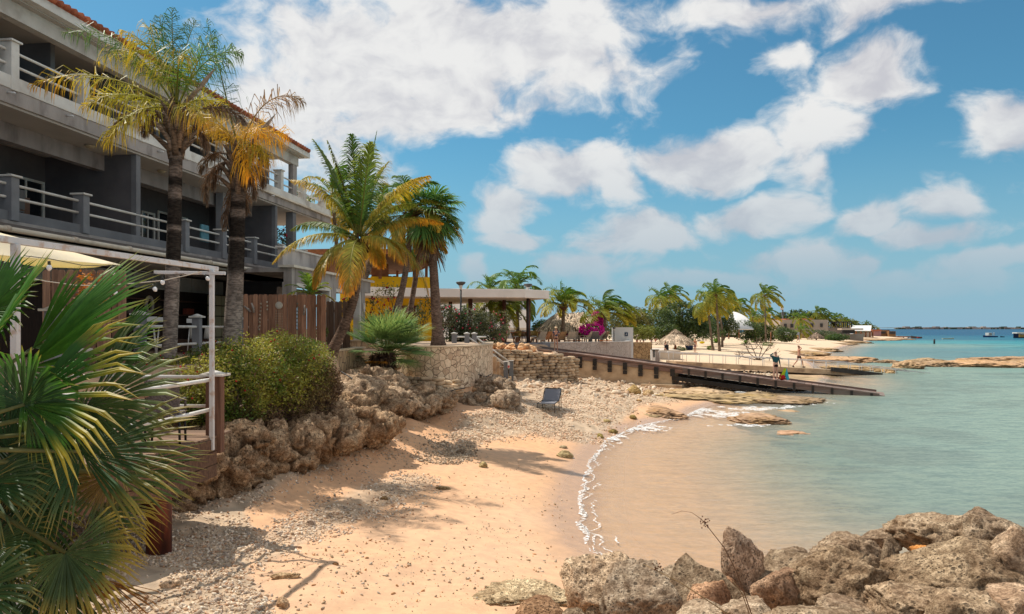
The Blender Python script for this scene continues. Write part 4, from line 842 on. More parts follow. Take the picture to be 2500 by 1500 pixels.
# ---- bushy fan palm on the rocks
def bushy():
    g = np.random.RandomState(63); base = W(935, 925, 25.4); t = thing('fan_palm', 'bushy blue green fan palm with a stout shaggy trunk on the rocks', 'palm tree', base)
    top = W(945, 862, 25.4); mb = MB()
    for i in range(130):
        az = g.uniform(0, 6.28); z = g.uniform(0, .85); o = np.array((math.cos(az), math.sin(az), 0)); r = .26+.25*z-.15*z*z; p = base+o*r*.7+(0, 0, z)
        mb.tube([p, p+o*.14+(0, 0, .08), p+o*.24+(0, 0, .02-.2*g.rand())], [.06, .045, .012], 5, col=cmix((.10, .06, .045), (.22, .14, .09), g.rand()))
    mb.tube([base+(0, 0, -.3), base+(0, 0, .4), top+(0, 0, .1)], [.25, .33, .3], 12, col=(.08, .05, .04)); mb.build('trunk', M_BARK, t)
    mb = MB(); mp = MB()
    for i in range(54):
        k = (i+.5)/54; az = i*2.4; el = R(78-95*k)+g.normal()*.12; d = unit(np.array((math.cos(az)*math.cos(el)+.15, math.sin(az)*math.cos(el), math.sin(el)+.08))); hub = top+d*g.uniform(.5, .95)
        mp.tube([top-(0, 0, .1), hub], [.02, .012], 4, col=(.2, .22, .08)); c_ = cmix((.08, .15, .06), (.18, .25, .10), g.rand()); ax = unit(d+np.array((.25, 0, -.12)))
        fan(mb, hub, ax, unit(np.cross(np.cross(d, (0, 0, 1)), d)+1e-3), g.uniform(.85, 1.15), 28, R(150), g, c_, c_*1.3, cmix(c_, (.5, .45, .2), .6), split=.3, tdroop=.25)
    mb.build('crown', M_LEAF, t); mp.build('leaf_stalks', M_LEAF, t)
    mb = MB()
    for i in range(7): az = 2.6+i*.35; d = np.array((math.cos(az), math.sin(az)*.6-.3, -.2)); fan(mb, top+unit(d)*.3-(0, 0, .2), d, (0, 0, 1), .5, 9, R(50), g, ORA*.9, ORA*.6, split=.3)
    mb.build('dead_fronds', M_DRY, t)
bushy()
# ---- big fan palm at the viewpoint: each leaf by hub bearing, depth, tip bearing
def foreground_fan():
    g = np.random.RandomState(64); base = np.array((-5.1, 5.3, .6)); t = thing('fan_palm', 'big fan palm close by with green pleated leaves spreading over the deck corner', 'palm tree', base)
    top = np.array((-4.75, 5.6, 2.6)); mb = MB(); mb.tube([base, (base+top)/2, top], [.2, .17, .16], 12, col=BROWN); mb.build('trunk', M_BARK, t)
    lit = np.array((.052, .15, .022)); dk = np.array((.027, .066, .022)); gy = np.array((.06, .10, .04)); tip = np.array((.34, .24, .06))  # lit green for upper leaves, dark for lower: light put into the colour
    mp = MB()
    # hubx, huby, depth, tipx, tipy, tip depth, up vector, spread, colours
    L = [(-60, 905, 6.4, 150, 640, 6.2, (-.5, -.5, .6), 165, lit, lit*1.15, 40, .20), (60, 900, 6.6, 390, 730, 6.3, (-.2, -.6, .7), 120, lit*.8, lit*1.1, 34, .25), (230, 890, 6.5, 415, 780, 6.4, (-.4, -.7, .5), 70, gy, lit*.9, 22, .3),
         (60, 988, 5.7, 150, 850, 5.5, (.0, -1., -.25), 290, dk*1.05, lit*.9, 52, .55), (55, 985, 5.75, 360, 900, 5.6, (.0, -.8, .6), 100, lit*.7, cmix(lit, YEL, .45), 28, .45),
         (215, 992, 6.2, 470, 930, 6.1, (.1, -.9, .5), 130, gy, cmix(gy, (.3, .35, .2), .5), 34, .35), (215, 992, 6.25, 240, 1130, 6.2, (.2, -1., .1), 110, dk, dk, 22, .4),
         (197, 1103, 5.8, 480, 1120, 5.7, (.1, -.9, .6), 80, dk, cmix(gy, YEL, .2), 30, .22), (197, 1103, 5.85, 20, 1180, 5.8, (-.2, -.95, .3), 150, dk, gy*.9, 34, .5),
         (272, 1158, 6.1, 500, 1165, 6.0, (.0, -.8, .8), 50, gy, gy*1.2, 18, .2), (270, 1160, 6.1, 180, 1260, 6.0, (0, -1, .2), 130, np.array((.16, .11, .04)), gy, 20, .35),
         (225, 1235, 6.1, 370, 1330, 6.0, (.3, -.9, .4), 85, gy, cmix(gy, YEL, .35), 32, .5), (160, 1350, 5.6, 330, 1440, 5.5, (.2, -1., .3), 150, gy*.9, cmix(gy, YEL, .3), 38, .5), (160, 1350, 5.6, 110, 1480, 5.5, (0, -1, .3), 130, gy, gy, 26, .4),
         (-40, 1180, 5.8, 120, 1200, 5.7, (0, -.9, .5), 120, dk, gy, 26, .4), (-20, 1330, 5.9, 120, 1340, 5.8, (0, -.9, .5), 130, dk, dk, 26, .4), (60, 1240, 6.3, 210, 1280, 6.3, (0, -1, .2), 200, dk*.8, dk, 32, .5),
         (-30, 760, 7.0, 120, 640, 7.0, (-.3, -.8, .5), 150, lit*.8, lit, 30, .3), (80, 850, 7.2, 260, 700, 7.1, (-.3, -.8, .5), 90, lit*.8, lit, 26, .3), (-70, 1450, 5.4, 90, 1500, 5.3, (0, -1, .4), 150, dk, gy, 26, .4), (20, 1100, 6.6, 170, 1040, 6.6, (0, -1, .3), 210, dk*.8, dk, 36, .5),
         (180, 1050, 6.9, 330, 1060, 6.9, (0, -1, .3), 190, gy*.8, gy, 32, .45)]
    for hx, hy, hd, tx, ty in ((-40, 1060, 6.9, 150, 1120), (60, 1180, 6.8, 220, 1210), (-20, 1290, 6.7, 150, 1330), (-20, 1400, 6.4, 150, 1450), (100, 1420, 6.2, 260, 1500)):  # added backing leaves, darkened to stand in for shade in the gaps
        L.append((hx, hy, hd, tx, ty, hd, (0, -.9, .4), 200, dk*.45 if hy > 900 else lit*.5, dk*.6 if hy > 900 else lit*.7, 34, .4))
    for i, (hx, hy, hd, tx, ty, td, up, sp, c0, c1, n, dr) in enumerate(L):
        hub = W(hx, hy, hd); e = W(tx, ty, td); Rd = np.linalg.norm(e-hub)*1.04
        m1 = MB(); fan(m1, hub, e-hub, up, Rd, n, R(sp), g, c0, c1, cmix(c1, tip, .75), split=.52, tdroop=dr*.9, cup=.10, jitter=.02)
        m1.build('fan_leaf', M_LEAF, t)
        mid = (top+hub)/2+np.array((0, 0, .15)); mp.tube([top, mid, hub], [.028, .022, .014], 6, col=cmix(gy, (.25, .22, .08), .5))
    mp.build('leaf_stalks', M_LEAF, t)
    mb = MB()
    for i in range(5):
        h = W(120+36*i, 1385+8*i, 5.9); d = np.array((.8, -.3+.1*i, -.35-.03*i)); fan(mb, h, d, (0, -1, .6), .5, 9, R(30), g, BROWN, ORA*.5, split=.2)
    mb.build('dead_fronds', M_DRY, t)
foreground_fan()
# ---- the flowering hedge
def hedge():
    bl = [q_(600, 935, 15.5, (.95, .8, 1.0)), q_(585, 990, 14.9, (.6, .5, .55)), q_(690, 905, 16.5, (1.0, .9, .88)), q_(660, 960, 15.8, (.8, .6, .6)), q_(765, 910, 17.4, (.6, .8, .72)), q_(520, 955, 14.9, (.7, .7, .75)), q_(455, 970, 14.6, (.7, .6, .6)), q_(560, 960, 16.3, (.85, .9, .75)), q_(600, 1000, 15.8, (.65, .6, .55)), q_(500, 920, 16.5, (.8, .9, .5)), q_(440, 910, 16., (.75, .8, .35)), q_(690, 860, 18.5, (1.1, 1., .45)),
          q_(540, 880, 17.5, (.9, .9, .45)), q_(690, 980, 16.6, (.6, .6, .5)), q_(385, 905, 15.6, (.5, .6, .25)), q_(345, 885, 16, (.6, .6, .2))]
    base = W(640, 1020, 17); t = thing('flowering_hedge', 'rounded green hedge with small red flowers above the rock bluff', 'hedge', base)
    mb = MB(); leaves(mb, bl, 80000, .032, 71, [(.10, .16, .025), (.42, .38, .07), (.22, .12, .07)], shell=.35, thr=-.42, noise_f=2.4)
    ml = mb; mb = MB(); twigs(mb, base, bl, 420, 72, .010, (.13, .08, .06)); mb.build('twigs', M_TWIG, t)
    g = np.random.RandomState(73); mb = ml
    for i in range(70):
        c, r = bl[g.randint(len(bl))]; d = g.normal(size=3); d[1] = -abs(d[1]); d[2] = abs(d[2]); d = unit(d); mb.ball(np.array(c)+d*np.array(r)*1.03, .022, 1, col=(.55, .02, .03))
    mb.build('leaves', M_HEDGE, t)
    # the browned end of the hedge
    bl2 = [q_(790, 940, 17.0, (.42, .6, .62)), q_(755, 975, 16.4, (.5, .5, .42)), q_(700, 992, 15.8, (.55, .4, .32)), q_(640, 1020, 15.1, (.5, .4, .3))]
    mb = MB(); leaves(mb, bl2, 14000, .024, 74, [(.16, .09, .06), (.26, .19, .07)], shell=.4, thr=-.3, noise_f=2.2); twigs(mb, base, bl2, 260, 75, .008, (.15, .09, .07)); mb.build('withered_side', M_TWIG, t)
hedge()
def bush(name, label, cat, blobs, n, size, seed, cols, group=None, nt=20, flowers=None, stems=None, thr=-.3, nf=2., tr=.012):
    c0 = np.mean([np.array(b[0]) for b in blobs], 0); zb = min(b[0][2]-b[1][2] for b in blobs); base = np.array((c0[0], c0[1], zb)); t = thing(name, label, cat, base, group)
    ml = MB(); leaves(ml, blobs, n, size, seed, cols, thr=thr, noise_f=nf)
    mb = MB(); twigs(mb, base, blobs, nt, seed+1, tr); mb.build('twigs', M_TWIG, t)
    if flowers:
        k, sz, col = flowers; g = np.random.RandomState(seed+2); mb = ml
        for i in range(k):
            c, r = blobs[g.randint(len(blobs))]; d = g.normal(size=3); d[1] = -abs(d[1])*.9; d = unit(d); mb.ball(np.array(c)+d*np.array(r)*g.uniform(.9, 1.1), sz*g.uniform(.7, 1.3), 1, col=col)
    ml.build('leaves', M_HEDGE, t)
    return t
BD = [(.035, .06, .02), (.10, .12, .04)]
bush('oleander_bush', 'loose oleander bush with red flowers against the yellow wall', 'bush', [q_(935, 745, 36, (.7, .5, 1.2)), q_(965, 725, 36, (.4, .4, .9)), q_(905, 760, 36, (.5, .4, .7))], 750, .06, 81, [(.08, .10, .03), (.22, .18, .07)], flowers=(26, .06, (.5, .03, .03)), thr=-.05, nt=40)
bush('oleander_bush', 'oleander bush seen through the gateway with yellow green base', 'bush', [q_(862, 740, 38, (.55, .5, 1.)), q_(855, 790, 36, (.8, .5, .8))], 1700, .055, 82, [(.08, .1, .02), (.3, .3, .05)], flowers=(12, .05, (.5, .03, .03)), nt=30)
bush('oleander_bush', 'thin oleander beside the fan palm trunk at the yellow wall', 'bush', [q_(1035, 760, 36, (.4, .4, .9)), q_(1020, 775, 36, (.5, .4, .5))], 450, .055, 83, BD, thr=-.05)
bush('oleander_bush', 'dense dark oleander with pink flowers under the flat white roof', 'bush', [q_(1110, 800, 44, (1.3, .8, 1.0)), q_(1150, 795, 44, (1.2, .8, 1.1)), q_(1195, 800, 45, (1.2, .8, 1.)), q_(1090, 770, 43, (.7, .6, .7)), q_(1225, 790, 46, (.6, .6, 1.))], 9000, .07, 84, [(.045, .06, .028), (.15, .15, .07)], flowers=(60, .05, (.7, .06, .14)), nt=90, thr=-.22, nf=1.2)
bush('aloe_clump', 'spiky red tipped plant in front of the weathered fence', 'plant', [q_(785, 810, 24.5, (.25, .2, .2))], 200, .05, 85, [(.10, .16, .03), (.45, .12, .02)], nt=4)
g_ = np.random.RandomState(90)
def rosette(label, p, n, L, c0, c1, seed, cat='plant', group=None, el0=80, el1=5, w=.05):
    """young palm or agave: stiff blades from one point"""
    g = np.random.RandomState(seed); mb = MB(); p = np.array(p)
    for i in range(n):
        k = (i+.5)/n; az = i*2.4; el = R(el0-(el0-el1)*k); d = np.array((math.cos(az)*math.cos(el), math.sin(az)*math.cos(el), math.sin(el))); frond(mb, p, d, L*g.uniform(.8, 1.1), 1.2, L*.3, 18, c0, cmix(c0, c1, k), g, lw=w, ldroop=.3, steps=8, rr=.015)
    return tag(mb.build('young_palm', M_LEAF, loc=p), label, cat, group)
rosette('young green palm leaning over the weathered fence', W(757, 720, 24.5), 9, 1.0, GREEN*1.4, YEL, 91)
# ---- wind swept palms down the coast
CP = 'wind swept coconut palms along the far beach'
def coast_palm(label, bpx, bpy_, tpx, tpy, hpx, seed, n=20, base=None, wind=1.4, c1=OLIVE*1.2, agec=YY, bend=0., group=CP, nl=26, yoff=0, **kw):
    b = P(bpx, bpy_) if base is None else W(bpx, bpy_, base); y = b[1]; tp = W(tpx, tpy, y); L = 1.12*hpx/F*y
    return feather_palm(label, b+(0, 0, -.1), tp, .17, .11, n+6, L, L*.30, nl, seed, (wind, 0, 0), lw=L*.026, group=group, bend=(bend, 0), c1=c1, agec=agec, sf=10, droop=2.1, ldroop=.5, c0=GREEN*.95, **kw)
coast_palm('wind swept palm standing in front of the big thatched roof', 1374, 828, 1376, 750, 74, 101, 22, base=58, wind=.5, c1=OLIVE*1.3, agec=YY, lo=8)
coast_palm('wind swept palm at the end of the curved white wall', 1476, 822, 1478, 766, 76, 102, 22, base=60, wind=1.6, c1=GREEN*1.1, agec=YY, lo=-5)
coast_palm('full green palm rising behind the flat white roof', 1265, 830, 1262, 705, 90, 103, 14, base=62, wind=.1, c1=GREEN*1.2, agec=GREEN, name='royal_palm')
coast_palm('low dark palm whose top shows over the flat white roof', 1200, 800, 1195, 712, 70, 104, 14, base=66, wind=.5, c1=GREEN)
coast_palm('palm hanging under the flat white roof behind the tables', 1225, 810, 1225, 745, 70, 105, 14, base=58, wind=.4, c1=GREEN)
coast_palm('twin stemmed palm left of the sea grape tree, curved stem', 1600, 832, 1613, 733, 50, 106, 20, bend=.8)
coast_palm('twin stemmed palm left of the sea grape tree, upper crown', 1602, 831, 1636, 722, 48, 107, 18, bend=-1.0)
coast_palm('tallest palm of the trio by the thatched parasol', 1757, 858, 1748, 720, 52, 108, 20)
coast_palm('middle palm of the trio with a yellow crown', 1741, 856, 1727, 742, 54, 109, 20)
coast_palm('back palm of the trio, slender stem', 1763, 848, 1742, 725, 50, 110, 18, bend=.5)
coast_palm('palm in front of the white sail roof', 1799, 828, 1796, 748, 45, 111, 18)
coast_palm('leaning small palm beside the white sail roof', 1779, 828, 1785, 760, 30, 112, 14)
coast_palm('very tall lone palm with brown lower leaves', 1870, 838, 1867, 722, 44, 113, 20, c1=OLIVE)
coast_palm('drooping palm below the very tall lone one', 1862, 832, 1863, 772, 42, 114, 18, c1=YY)
coast_palm('palm in front of the left end of the grey block house', 1953, 827, 1955, 780, 28, 115, 16)
coast_palm('low bent palm by the block house terrace', 1950, 829, 1955, 808, 30, 116, 14, c1=OLIVE)
coast_palm('palm in front of the right end of the grey block house', 1994, 825, 1996, 765, 30, 117, 18, c1=GREEN)
coast_palm('palm leaning beside the block house, dark crown', 2010, 825, 2017, 779, 30, 118, 16, c1=GREEN)
coast_palm('narrow wind bent palm near the pergola roof', 2040, 824, 2042, 778, 26, 119, 14, c1=GREEN)
coast_palm('small palm beyond the pergola roof', 2066, 822, 2062, 788, 20, 120, 12, c1=GREEN)
coast_palm('small sunlit palm behind the white tin roof', 2088, 812, 2088, 790, 14, 121, 12, base=300)
coast_palm('second small palm behind the white tin roof', 2114, 812, 2115, 791, 14, 122, 12, base=300, c1=GREEN)
coast_palm('shaggy young palm among the shrubs behind the divers', 1560, 800, 1568, 770, 26, 123, 14, base=110, c1=GREEN)
coast_palm('low palm between the shrubs and the trio of palms', 1700, 815, 1705, 775, 30, 124, 14, base=130, c1=GREEN)
coast_palm('low palm behind the drooping one', 1840, 810, 1838, 775, 26, 125, 14, base=170, c1=OLIVE)
coast_palm('palm crown showing above the roof of the block house', 1935, 800, 1938, 775, 22, 126, 12, base=230, c1=GREEN)
# ---- trees and shrubs behind the beach
def tree(name, label, blobs, n, size, seed, cols, base, group=None, r=.25, thr=-.2, nf=.5):
    base = np.array(base); t = thing(name, label, 'tree', base, group); mb = MB(); leaves(mb, blobs, n, size, seed, cols, thr=thr, noise_f=nf); mb.build('crown', M_HEDGE, t)
    mb = MB(); g = random.Random(seed)
    for i in range(7):
        c, rr = blobs[i % len(blobs)]; e = np.array(c)+np.array([g.gauss(0, .3)*rr[0], g.gauss(0, .3)*rr[1], 0]); mb.tube([base+(0, 0, -.2), base*.6+e*.4+(0, 0, .2), e], [r, r*.6, r*.2], 6, col=(.2, .15, .11))
    mb.build('trunk', M_BARK, t); return t
TG = [(.025, .055, .016), (.11, .15, .04)]
def bl(*a): return [q_(*x) for x in a]
tree('sea_grape_tree', 'dense dark sea grape tree behind the thatched parasol', bl((1665, 770, 105, (3., 2.5, 2.2)), (1690, 785, 105, (2.6, 2.5, 2.)), (1645, 790, 104, (2.2, 2., 1.8)), (1672, 755, 105, (1.4, 1.4, 1.)), (1690, 810, 104, (3, 2, 1.3))), 9000, .16, 131, TG, W(1668, 830, 105))
tree('tamarind_tree', 'feathery green tree in front of the white sail roof', bl((1765, 785, 125, (2.8, 2.5, 2.2)), (1750, 795, 125, (2.5, 2.2, 1.6)), (1780, 795, 125, (1.8, 2.2, 1.5))), 5000, .16, 132, [(.05, .075, .02), (.15, .18, .06)], W(1765, 828, 125))
SH = 'shrubs and low trees behind the beach'
for i, (label, bb, n, sz, cols) in enumerate([
    ('olive shrub mass right of the curved white wall', bl((1530, 780, 90, (2.5, 2, 1.6)), (1560, 790, 95, (2., 2, 1.3))), 4000, .15, [(.06, .08, .02), (.2, .17, .04)]),
    ('yellow green sea grape hedge behind the sunbathers', bl((1560, 812, 88, (2., 1.5, .9)), (1585, 812, 90, (1.5, 1.5, .9))), 2600, .14, [(.08, .12, .02), (.22, .24, .05)]),
    ('green thicket between the twin palm and the parasol', bl((1615, 790, 100, (2., 2, 2.)), (1628, 812, 98, (1.8, 1.5, 1.2))), 3600, .15, TG),
    ('thicket under the trio of palms', bl((1715, 795, 118, (2.2, 2, 1.8)), (1735, 812, 115, (2.5, 2, 1.))), 3200, .15, TG),
    ('dark bush below the white sail roof', bl((1822, 808, 135, (3., 2.5, 1.8)), (1840, 812, 135, (1.8, 2., 1.3))), 3200, .17, TG),
    ('bushes around the drooping palm', bl((1855, 812, 150, (3., 2.5, 2.)), (1885, 812, 150, (3., 2.5, 1.6))), 3600, .2, [(.04, .065, .015), (.14, .16, .04)]),
    ('round sea grape bush beside the small white tent', bl((1918, 818, 110, (1.7, 1.5, 1.1)),), 2200, .13, [(.05, .08, .03), (.15, .19, .06)]),
    ('dark green bush on the sand below the block house', bl((2046, 824, 200, (3.2, 2.5, 1.0)), (2030, 826, 200, (2., 2.5, .7))), 1800, .2, [(.03, .07, .015), (.1, .16, .03)]),
    ('grey green scrub along the block house wall', bl((2000, 818, 215, (4, 2.5, 1.5)), (2022, 818, 215, (3., 2.5, 1.2))), 1800, .22, [(.06, .09, .05), (.14, .17, .08)]),
    ('treetops behind the block house', bl((1945, 778, 260, (9, 4, 3.)), (1975, 780, 260, (7, 4, 2.5)), (1910, 785, 260, (5, 4, 2))), 3000, .5, TG),
    ('trees beyond the pergola roof', bl((2060, 795, 290, (6, 4, 3.)), (2100, 803, 300, (8, 4, 1.8))), 1800, .5, [(.05, .08, .02), (.2, .2, .05)]),
    ('trees left of the thatched parasol, far back', bl((1500, 790, 130, (5, 3, 3)), (1455, 790, 130, (5, 3, 3)), (1580, 785, 140, (5, 3, 3.))), 3500, .26, [(.05, .07, .02), (.16, .16, .05)]),
    ('green bush between restaurant and thatched roof', bl((1322, 805, 62, (.9, .8, .9)), (1340, 812, 62, (.7, .8, .6))), 1800, .09, [(.05, .1, .02), (.16, .24, .05)]),
    ('dark greenery behind the flat roof columns', bl((1185, 760, 75, (2.5, 2, 1.8)), (1150, 790, 72, (2.5, 2, 1.5))), 3500, .12, TG)]):
    bush('shrub', label, 'shrub', bb, n, sz, 140+3*i, cols, SH, nt=14, nf=.7, tr=.04)
bush('bougainvillea', 'magenta bougainvillea in full bloom behind the sun chairs', 'bush', [q_(1445, 806, 59.4, (.95, .35, .48)), q_(1462, 795, 61, (.45, .5, .7)), q_(1405, 812, 64.4, (1.2, .5, .4)), q_(1455, 778, 62, (.35, .5, .6))], 1500, .08, 190, [(.04, .09, .02), (.10, .14, .03)], flowers=(800, .085, (.75, .02, .38)), nt=20, tr=.02)
bush('bougainvillea', 'sparse bougainvillea under the thatched roof', 'bush', [q_(1360, 810, 65, (1.6, .8, .5)), q_(1320, 805, 63, (.5, .5, .5))], 900, .08, 193, [(.04, .09, .02), (.10, .14, .03)], flowers=(110, .08, (.60, .015, .28)), nt=14, tr=.02)
bush('bougainvillea', 'bougainvillea with pink blooms on the middle balcony end', 'bush', [q_(665, 585, 33.5, (.8, .5, .5)), q_(700, 575, 34, (.5, .4, .4))], 900, .05, 196, [(.05, .08, .02), (.14, .17, .05)], flowers=(26, .05, (.65, .02, .10)), nt=20)
LOWP = 'low green plants on the beach'
for i, (label, px, py, s, c) in enumerate([('low bright green plant under the thatched parasol', 1660, 857, (.9, .5, .35), TG), ('yellow green plant at the foot of the trio of palms', 1735, 855, (.5, .4, .35), [(.08, .14, .02), (.2, .28, .04)]), ('low plant near the very tall lone palm', 1875, 845, (1., .6, .4), [(.05, .12, .02), (.14, .24, .03)])]):
    p = P(px, py); bush('beach_plant', label, 'plant', [(p+(0, 0, s[2]*.7), s)], 700, .07, 200+3*i, c, LOWP, nt=6)
for i, (label, px, py, L) in enumerate([('small fan leaved plant left of the dead branch', 1821, 840, 1.2), ('spiky plant behind the small fan leaved one', 1848, 836, 1.9), ('bushy young palm beside the white tent', 1915, 832, 2.2), ('young palm in the sand behind the trio', 1748, 838, 1.6)]):
    rosette(label, P(px, py), 16, L, GREEN*1.5, OLIVE, 210+i, group='young palms on the far beach', w=.10)
# dead branch and grass stalk
p = P(1852, 880); mb = MB(); g = random.Random(5)
def br(p, d, L, r, k):
    e = p+unit(d)*L; m = (p+e)/2+np.array([g.gauss(0, .05), g.gauss(0, .05), g.gauss(0, .03)])*L; mb.tube([p, m, e], [r, r*.85, r*.65], 5, col=(.20, .14, .10))
    if k:
        for _ in range(3 if k > 1 else 2): br(e, unit(d)+np.array([g.gauss(0, .7), g.gauss(0, .6), g.gauss(.1, .4)]), L*.62, r*.6, k-1)
for d in ((-1.2, 0, .9), (.9, .2, 1.1), (-.5, .3, 1.2), (1.3, 0, .35), (-1.4, .1, .3), (.3, -.2, 1.3)): br(p, d, 1.15, .06, 3)
tag(mb.build('driftwood_branch', M_TWIG, loc=p), 'bare dead branch lying on the sand behind the railed walkway', 'dead branch')
b = W(1835, 1500, 4.6); mb = MB(); mb.tube([b, W(1800, 1400, 4.65), W(1770, 1340, 4.7), W(1727, 1285, 4.7), W(1712, 1268, 4.7), W(1690, 1252, 4.72), W(1665, 1248, 4.75), W(1640, 1256, 4.8)], [.004, .0035, .003, .0025, .002, .0015, .0012, .001], 5, col=(.16, .09, .05))
mb.tube([W(1835, 1515, 4.6), W(1812, 1450, 4.6), W(1790, 1420, 4.6)], .003, 4, col=(.2, .13, .07))
o = mb.build('grass_stalk', M_TWIG, loc=b); tag(o, 'thin arching brown grass stalk in front of the upright slab', 'grass stalk'); mb = MB(); g = random.Random(6)
for i in range(26):
    q = W(1727-14*g.random()+g.gauss(0, 5), 1283-12*g.random()+g.gauss(0, 6), 4.7); mb.ball(q, (.004, .004, .006), 1, col=(.14, .06, .04))
mb.build('seed_head', M_TWIG, o)
b = W(1665, 1425, 5.6); mb = MB(); mb.tube([W(1800, 1515, 5.5), b, W(1600, 1392, 5.7), W(1570, 1378, 5.8)], [.005, .004, .003, .002], 5, col=(.3, .2, .1))
for i in range(14): mb.ball(W(1605+g.gauss(0, 8), 1388+g.gauss(0, 5), 5.7), (.008, .006, .006), 1, col=(.16, .08, .04))
tag(mb.build('grass_stalk', M_TWIG, loc=b), 'short grass stalk lying across the slanting dark boulder', 'grass stalk')
# ================================================================ HOTEL
M_WHITE = mat('white_paint', (.74, .71, .66), (.62, .58, .53), scale=1.6, rough=.7, bump=.15, bscale=30, attr=True, c3=(.50, .45, .40), s3=1.1)
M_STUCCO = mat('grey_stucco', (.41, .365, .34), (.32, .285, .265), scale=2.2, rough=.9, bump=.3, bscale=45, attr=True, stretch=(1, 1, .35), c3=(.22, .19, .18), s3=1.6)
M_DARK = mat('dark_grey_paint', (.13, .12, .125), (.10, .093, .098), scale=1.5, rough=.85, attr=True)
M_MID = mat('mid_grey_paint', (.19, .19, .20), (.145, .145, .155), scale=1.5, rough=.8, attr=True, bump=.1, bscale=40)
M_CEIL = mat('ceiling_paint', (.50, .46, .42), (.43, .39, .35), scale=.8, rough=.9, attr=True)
M_TILE = mat('clay_tile', (.52, .15, .07), (.36, .10, .05), scale=4, rough=.8, attr=True, bump=.3, bscale=30, contrast=.2)
M_GLASS = mat('window_glass', (.015, .018, .022), rough=.08, spec=.7)
M_WOOD = mat('weathered_board', (.40, .235, .155), (.25, .145, .10), scale=4, rough=.85, bump=.5, bscale=18, attr=True, stretch=(6, 6, .5), spec=.15, detail=7)
M_DECK = mat('deck_board', (.27, .17, .11), (.15, .09, .06), scale=4, rough=.85, bump=.4, bscale=20, attr=True, stretch=(.6, 5, 4))
M_DARKWOOD = mat('dark_wood', (.05, .028, .02), (.03, .018, .014), scale=5, rough=.8, attr=True, stretch=(5, 5, .6))
M_METAL = mat('pale_metal', (.60, .58, .56), rough=.4, attr=True, metal=.2)
M_RUSTY = mat('rusty_white_steel', (.66, .65, .66), (.58, .57, .57), scale=3, rough=.55, attr=True, c3=(.52, .40, .33), s3=7)
M_BLACK = mat('black_plastic', (.02, .02, .02), rough=.5, attr=True)
M_CREAM = mat('cream_canvas', (.84, .76, .63), rough=.9, transl=.4, attr=True)
M_BULB = mat('frosted_bulb', (.85, .85, .85), rough=.2)
FR = ((-14.45, 0.), (.133, 1.), (.9913, -.1318))
def HP(t, o, z): return np.array((-14.45+.133*t+.9913*o, t-.1318*o, z))
HB = (-12.1, 22., 3.05)
hotel = thing('hotel_building', 'long three storey grey and white hotel with balconies and a red tiled roof', 'hotel', HB)
def hpart(name, m, boxes, col=None, **kw):
    mb = MB()
    for b in boxes: mb.bx(*b, fr=FR, col=col)
    return mb.build(name, m, hotel, **kw)
T0, TE, TR = -4., 37.6, 34.3
for z0, z1, nm in ((6.12, 6.38, 'balcony_slab'), (9.16, 9.52, 'balcony_slab')):
    hpart(nm, M_STUCCO, [(T0, TE+.1, -5.5, .16, z0, z1)], bevel=.012)
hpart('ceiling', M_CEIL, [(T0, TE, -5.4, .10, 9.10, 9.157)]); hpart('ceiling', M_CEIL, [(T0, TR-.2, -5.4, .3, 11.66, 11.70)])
hpart('parapet', M_WHITE, [(T0, TE+.1, -.10, .18, 9.523, 9.84), (TE-.18, TE+.1, -4, -.103, 9.523, 9.84)], bevel=.01)
hpart('parapet', M_MID, [(T0, TE, -.08, .12, 6.383, 6.62)], bevel=.01)
hpart('roof_fascia', M_WHITE, [(T0, TR, .30, .52, 11.70, 11.93), (TR-.2, TR, -5.4, .297, 11.70, 11.93)], bevel=.01)
hpart('roof_beam', M_WHITE, [(T0, 33.9, -.13, .13, 11.25, 11.655)], col=(.8, .78, .76))
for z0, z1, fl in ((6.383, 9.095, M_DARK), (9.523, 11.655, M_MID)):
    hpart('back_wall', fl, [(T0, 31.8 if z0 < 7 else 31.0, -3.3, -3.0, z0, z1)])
hpart('lintel_beam', M_STUCCO, [(T0, 33.5, -1.25, -1.0, 8.62, 9.095)], col=(.75, .74, .76))
# dividing walls of the balconies and columns at the building's end
for t in (3.3, 8.1, 12.9, 22.5, 31.8):
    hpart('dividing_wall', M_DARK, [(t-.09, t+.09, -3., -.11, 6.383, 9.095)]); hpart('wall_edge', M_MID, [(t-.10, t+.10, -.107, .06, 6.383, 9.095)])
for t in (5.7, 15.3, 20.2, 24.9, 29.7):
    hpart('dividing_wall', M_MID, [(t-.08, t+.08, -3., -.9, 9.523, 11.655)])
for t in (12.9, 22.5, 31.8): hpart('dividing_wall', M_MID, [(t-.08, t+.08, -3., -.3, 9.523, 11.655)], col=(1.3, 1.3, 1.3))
hpart('column', M_STUCCO, [(33.4, 33.8, -.13, .1, 9.523, 11.25)]); hpart('column', M_STUCCO, [(33.4, 33.8, -3.3, -3., 9.523, 11.66)])
hpart('column', M_MID, [(33.5, 33.85, -.3, .04, 6.383, 9.095)]); hpart('column', M_MID, [(28.6, 28.9, -.9, -.6, 6.383, 9.095)], col=(1.6, 1.6, 1.6))
k = 0
for i in range(9):        # posts with caps, both balconies, 2.4 m apart
    t = 17.7+2.4*i
    for zb, zt, m, cm in ((6.383, 7.43, M_MID, M_WHITE), (9.50, 10.66, M_WHITE, M_WHITE)):
        if zb < 7 and i == 2: continue
        mb = MB(); mb.bx(t-.12, t+.12, -.13, .20, zb+.003, zt, fr=FR, col=(1.2, 1.2, 1.2) if zb < 7 else (1, 1, 1)); p = mb.build('railing_post', m, hotel, bevel=.012)
        mb = MB(); mb.bx(t-.17, t+.17, -.18, .25, zt, zt+.05, fr=FR); mb.build('post_cap', cm, p, bevel=.01)
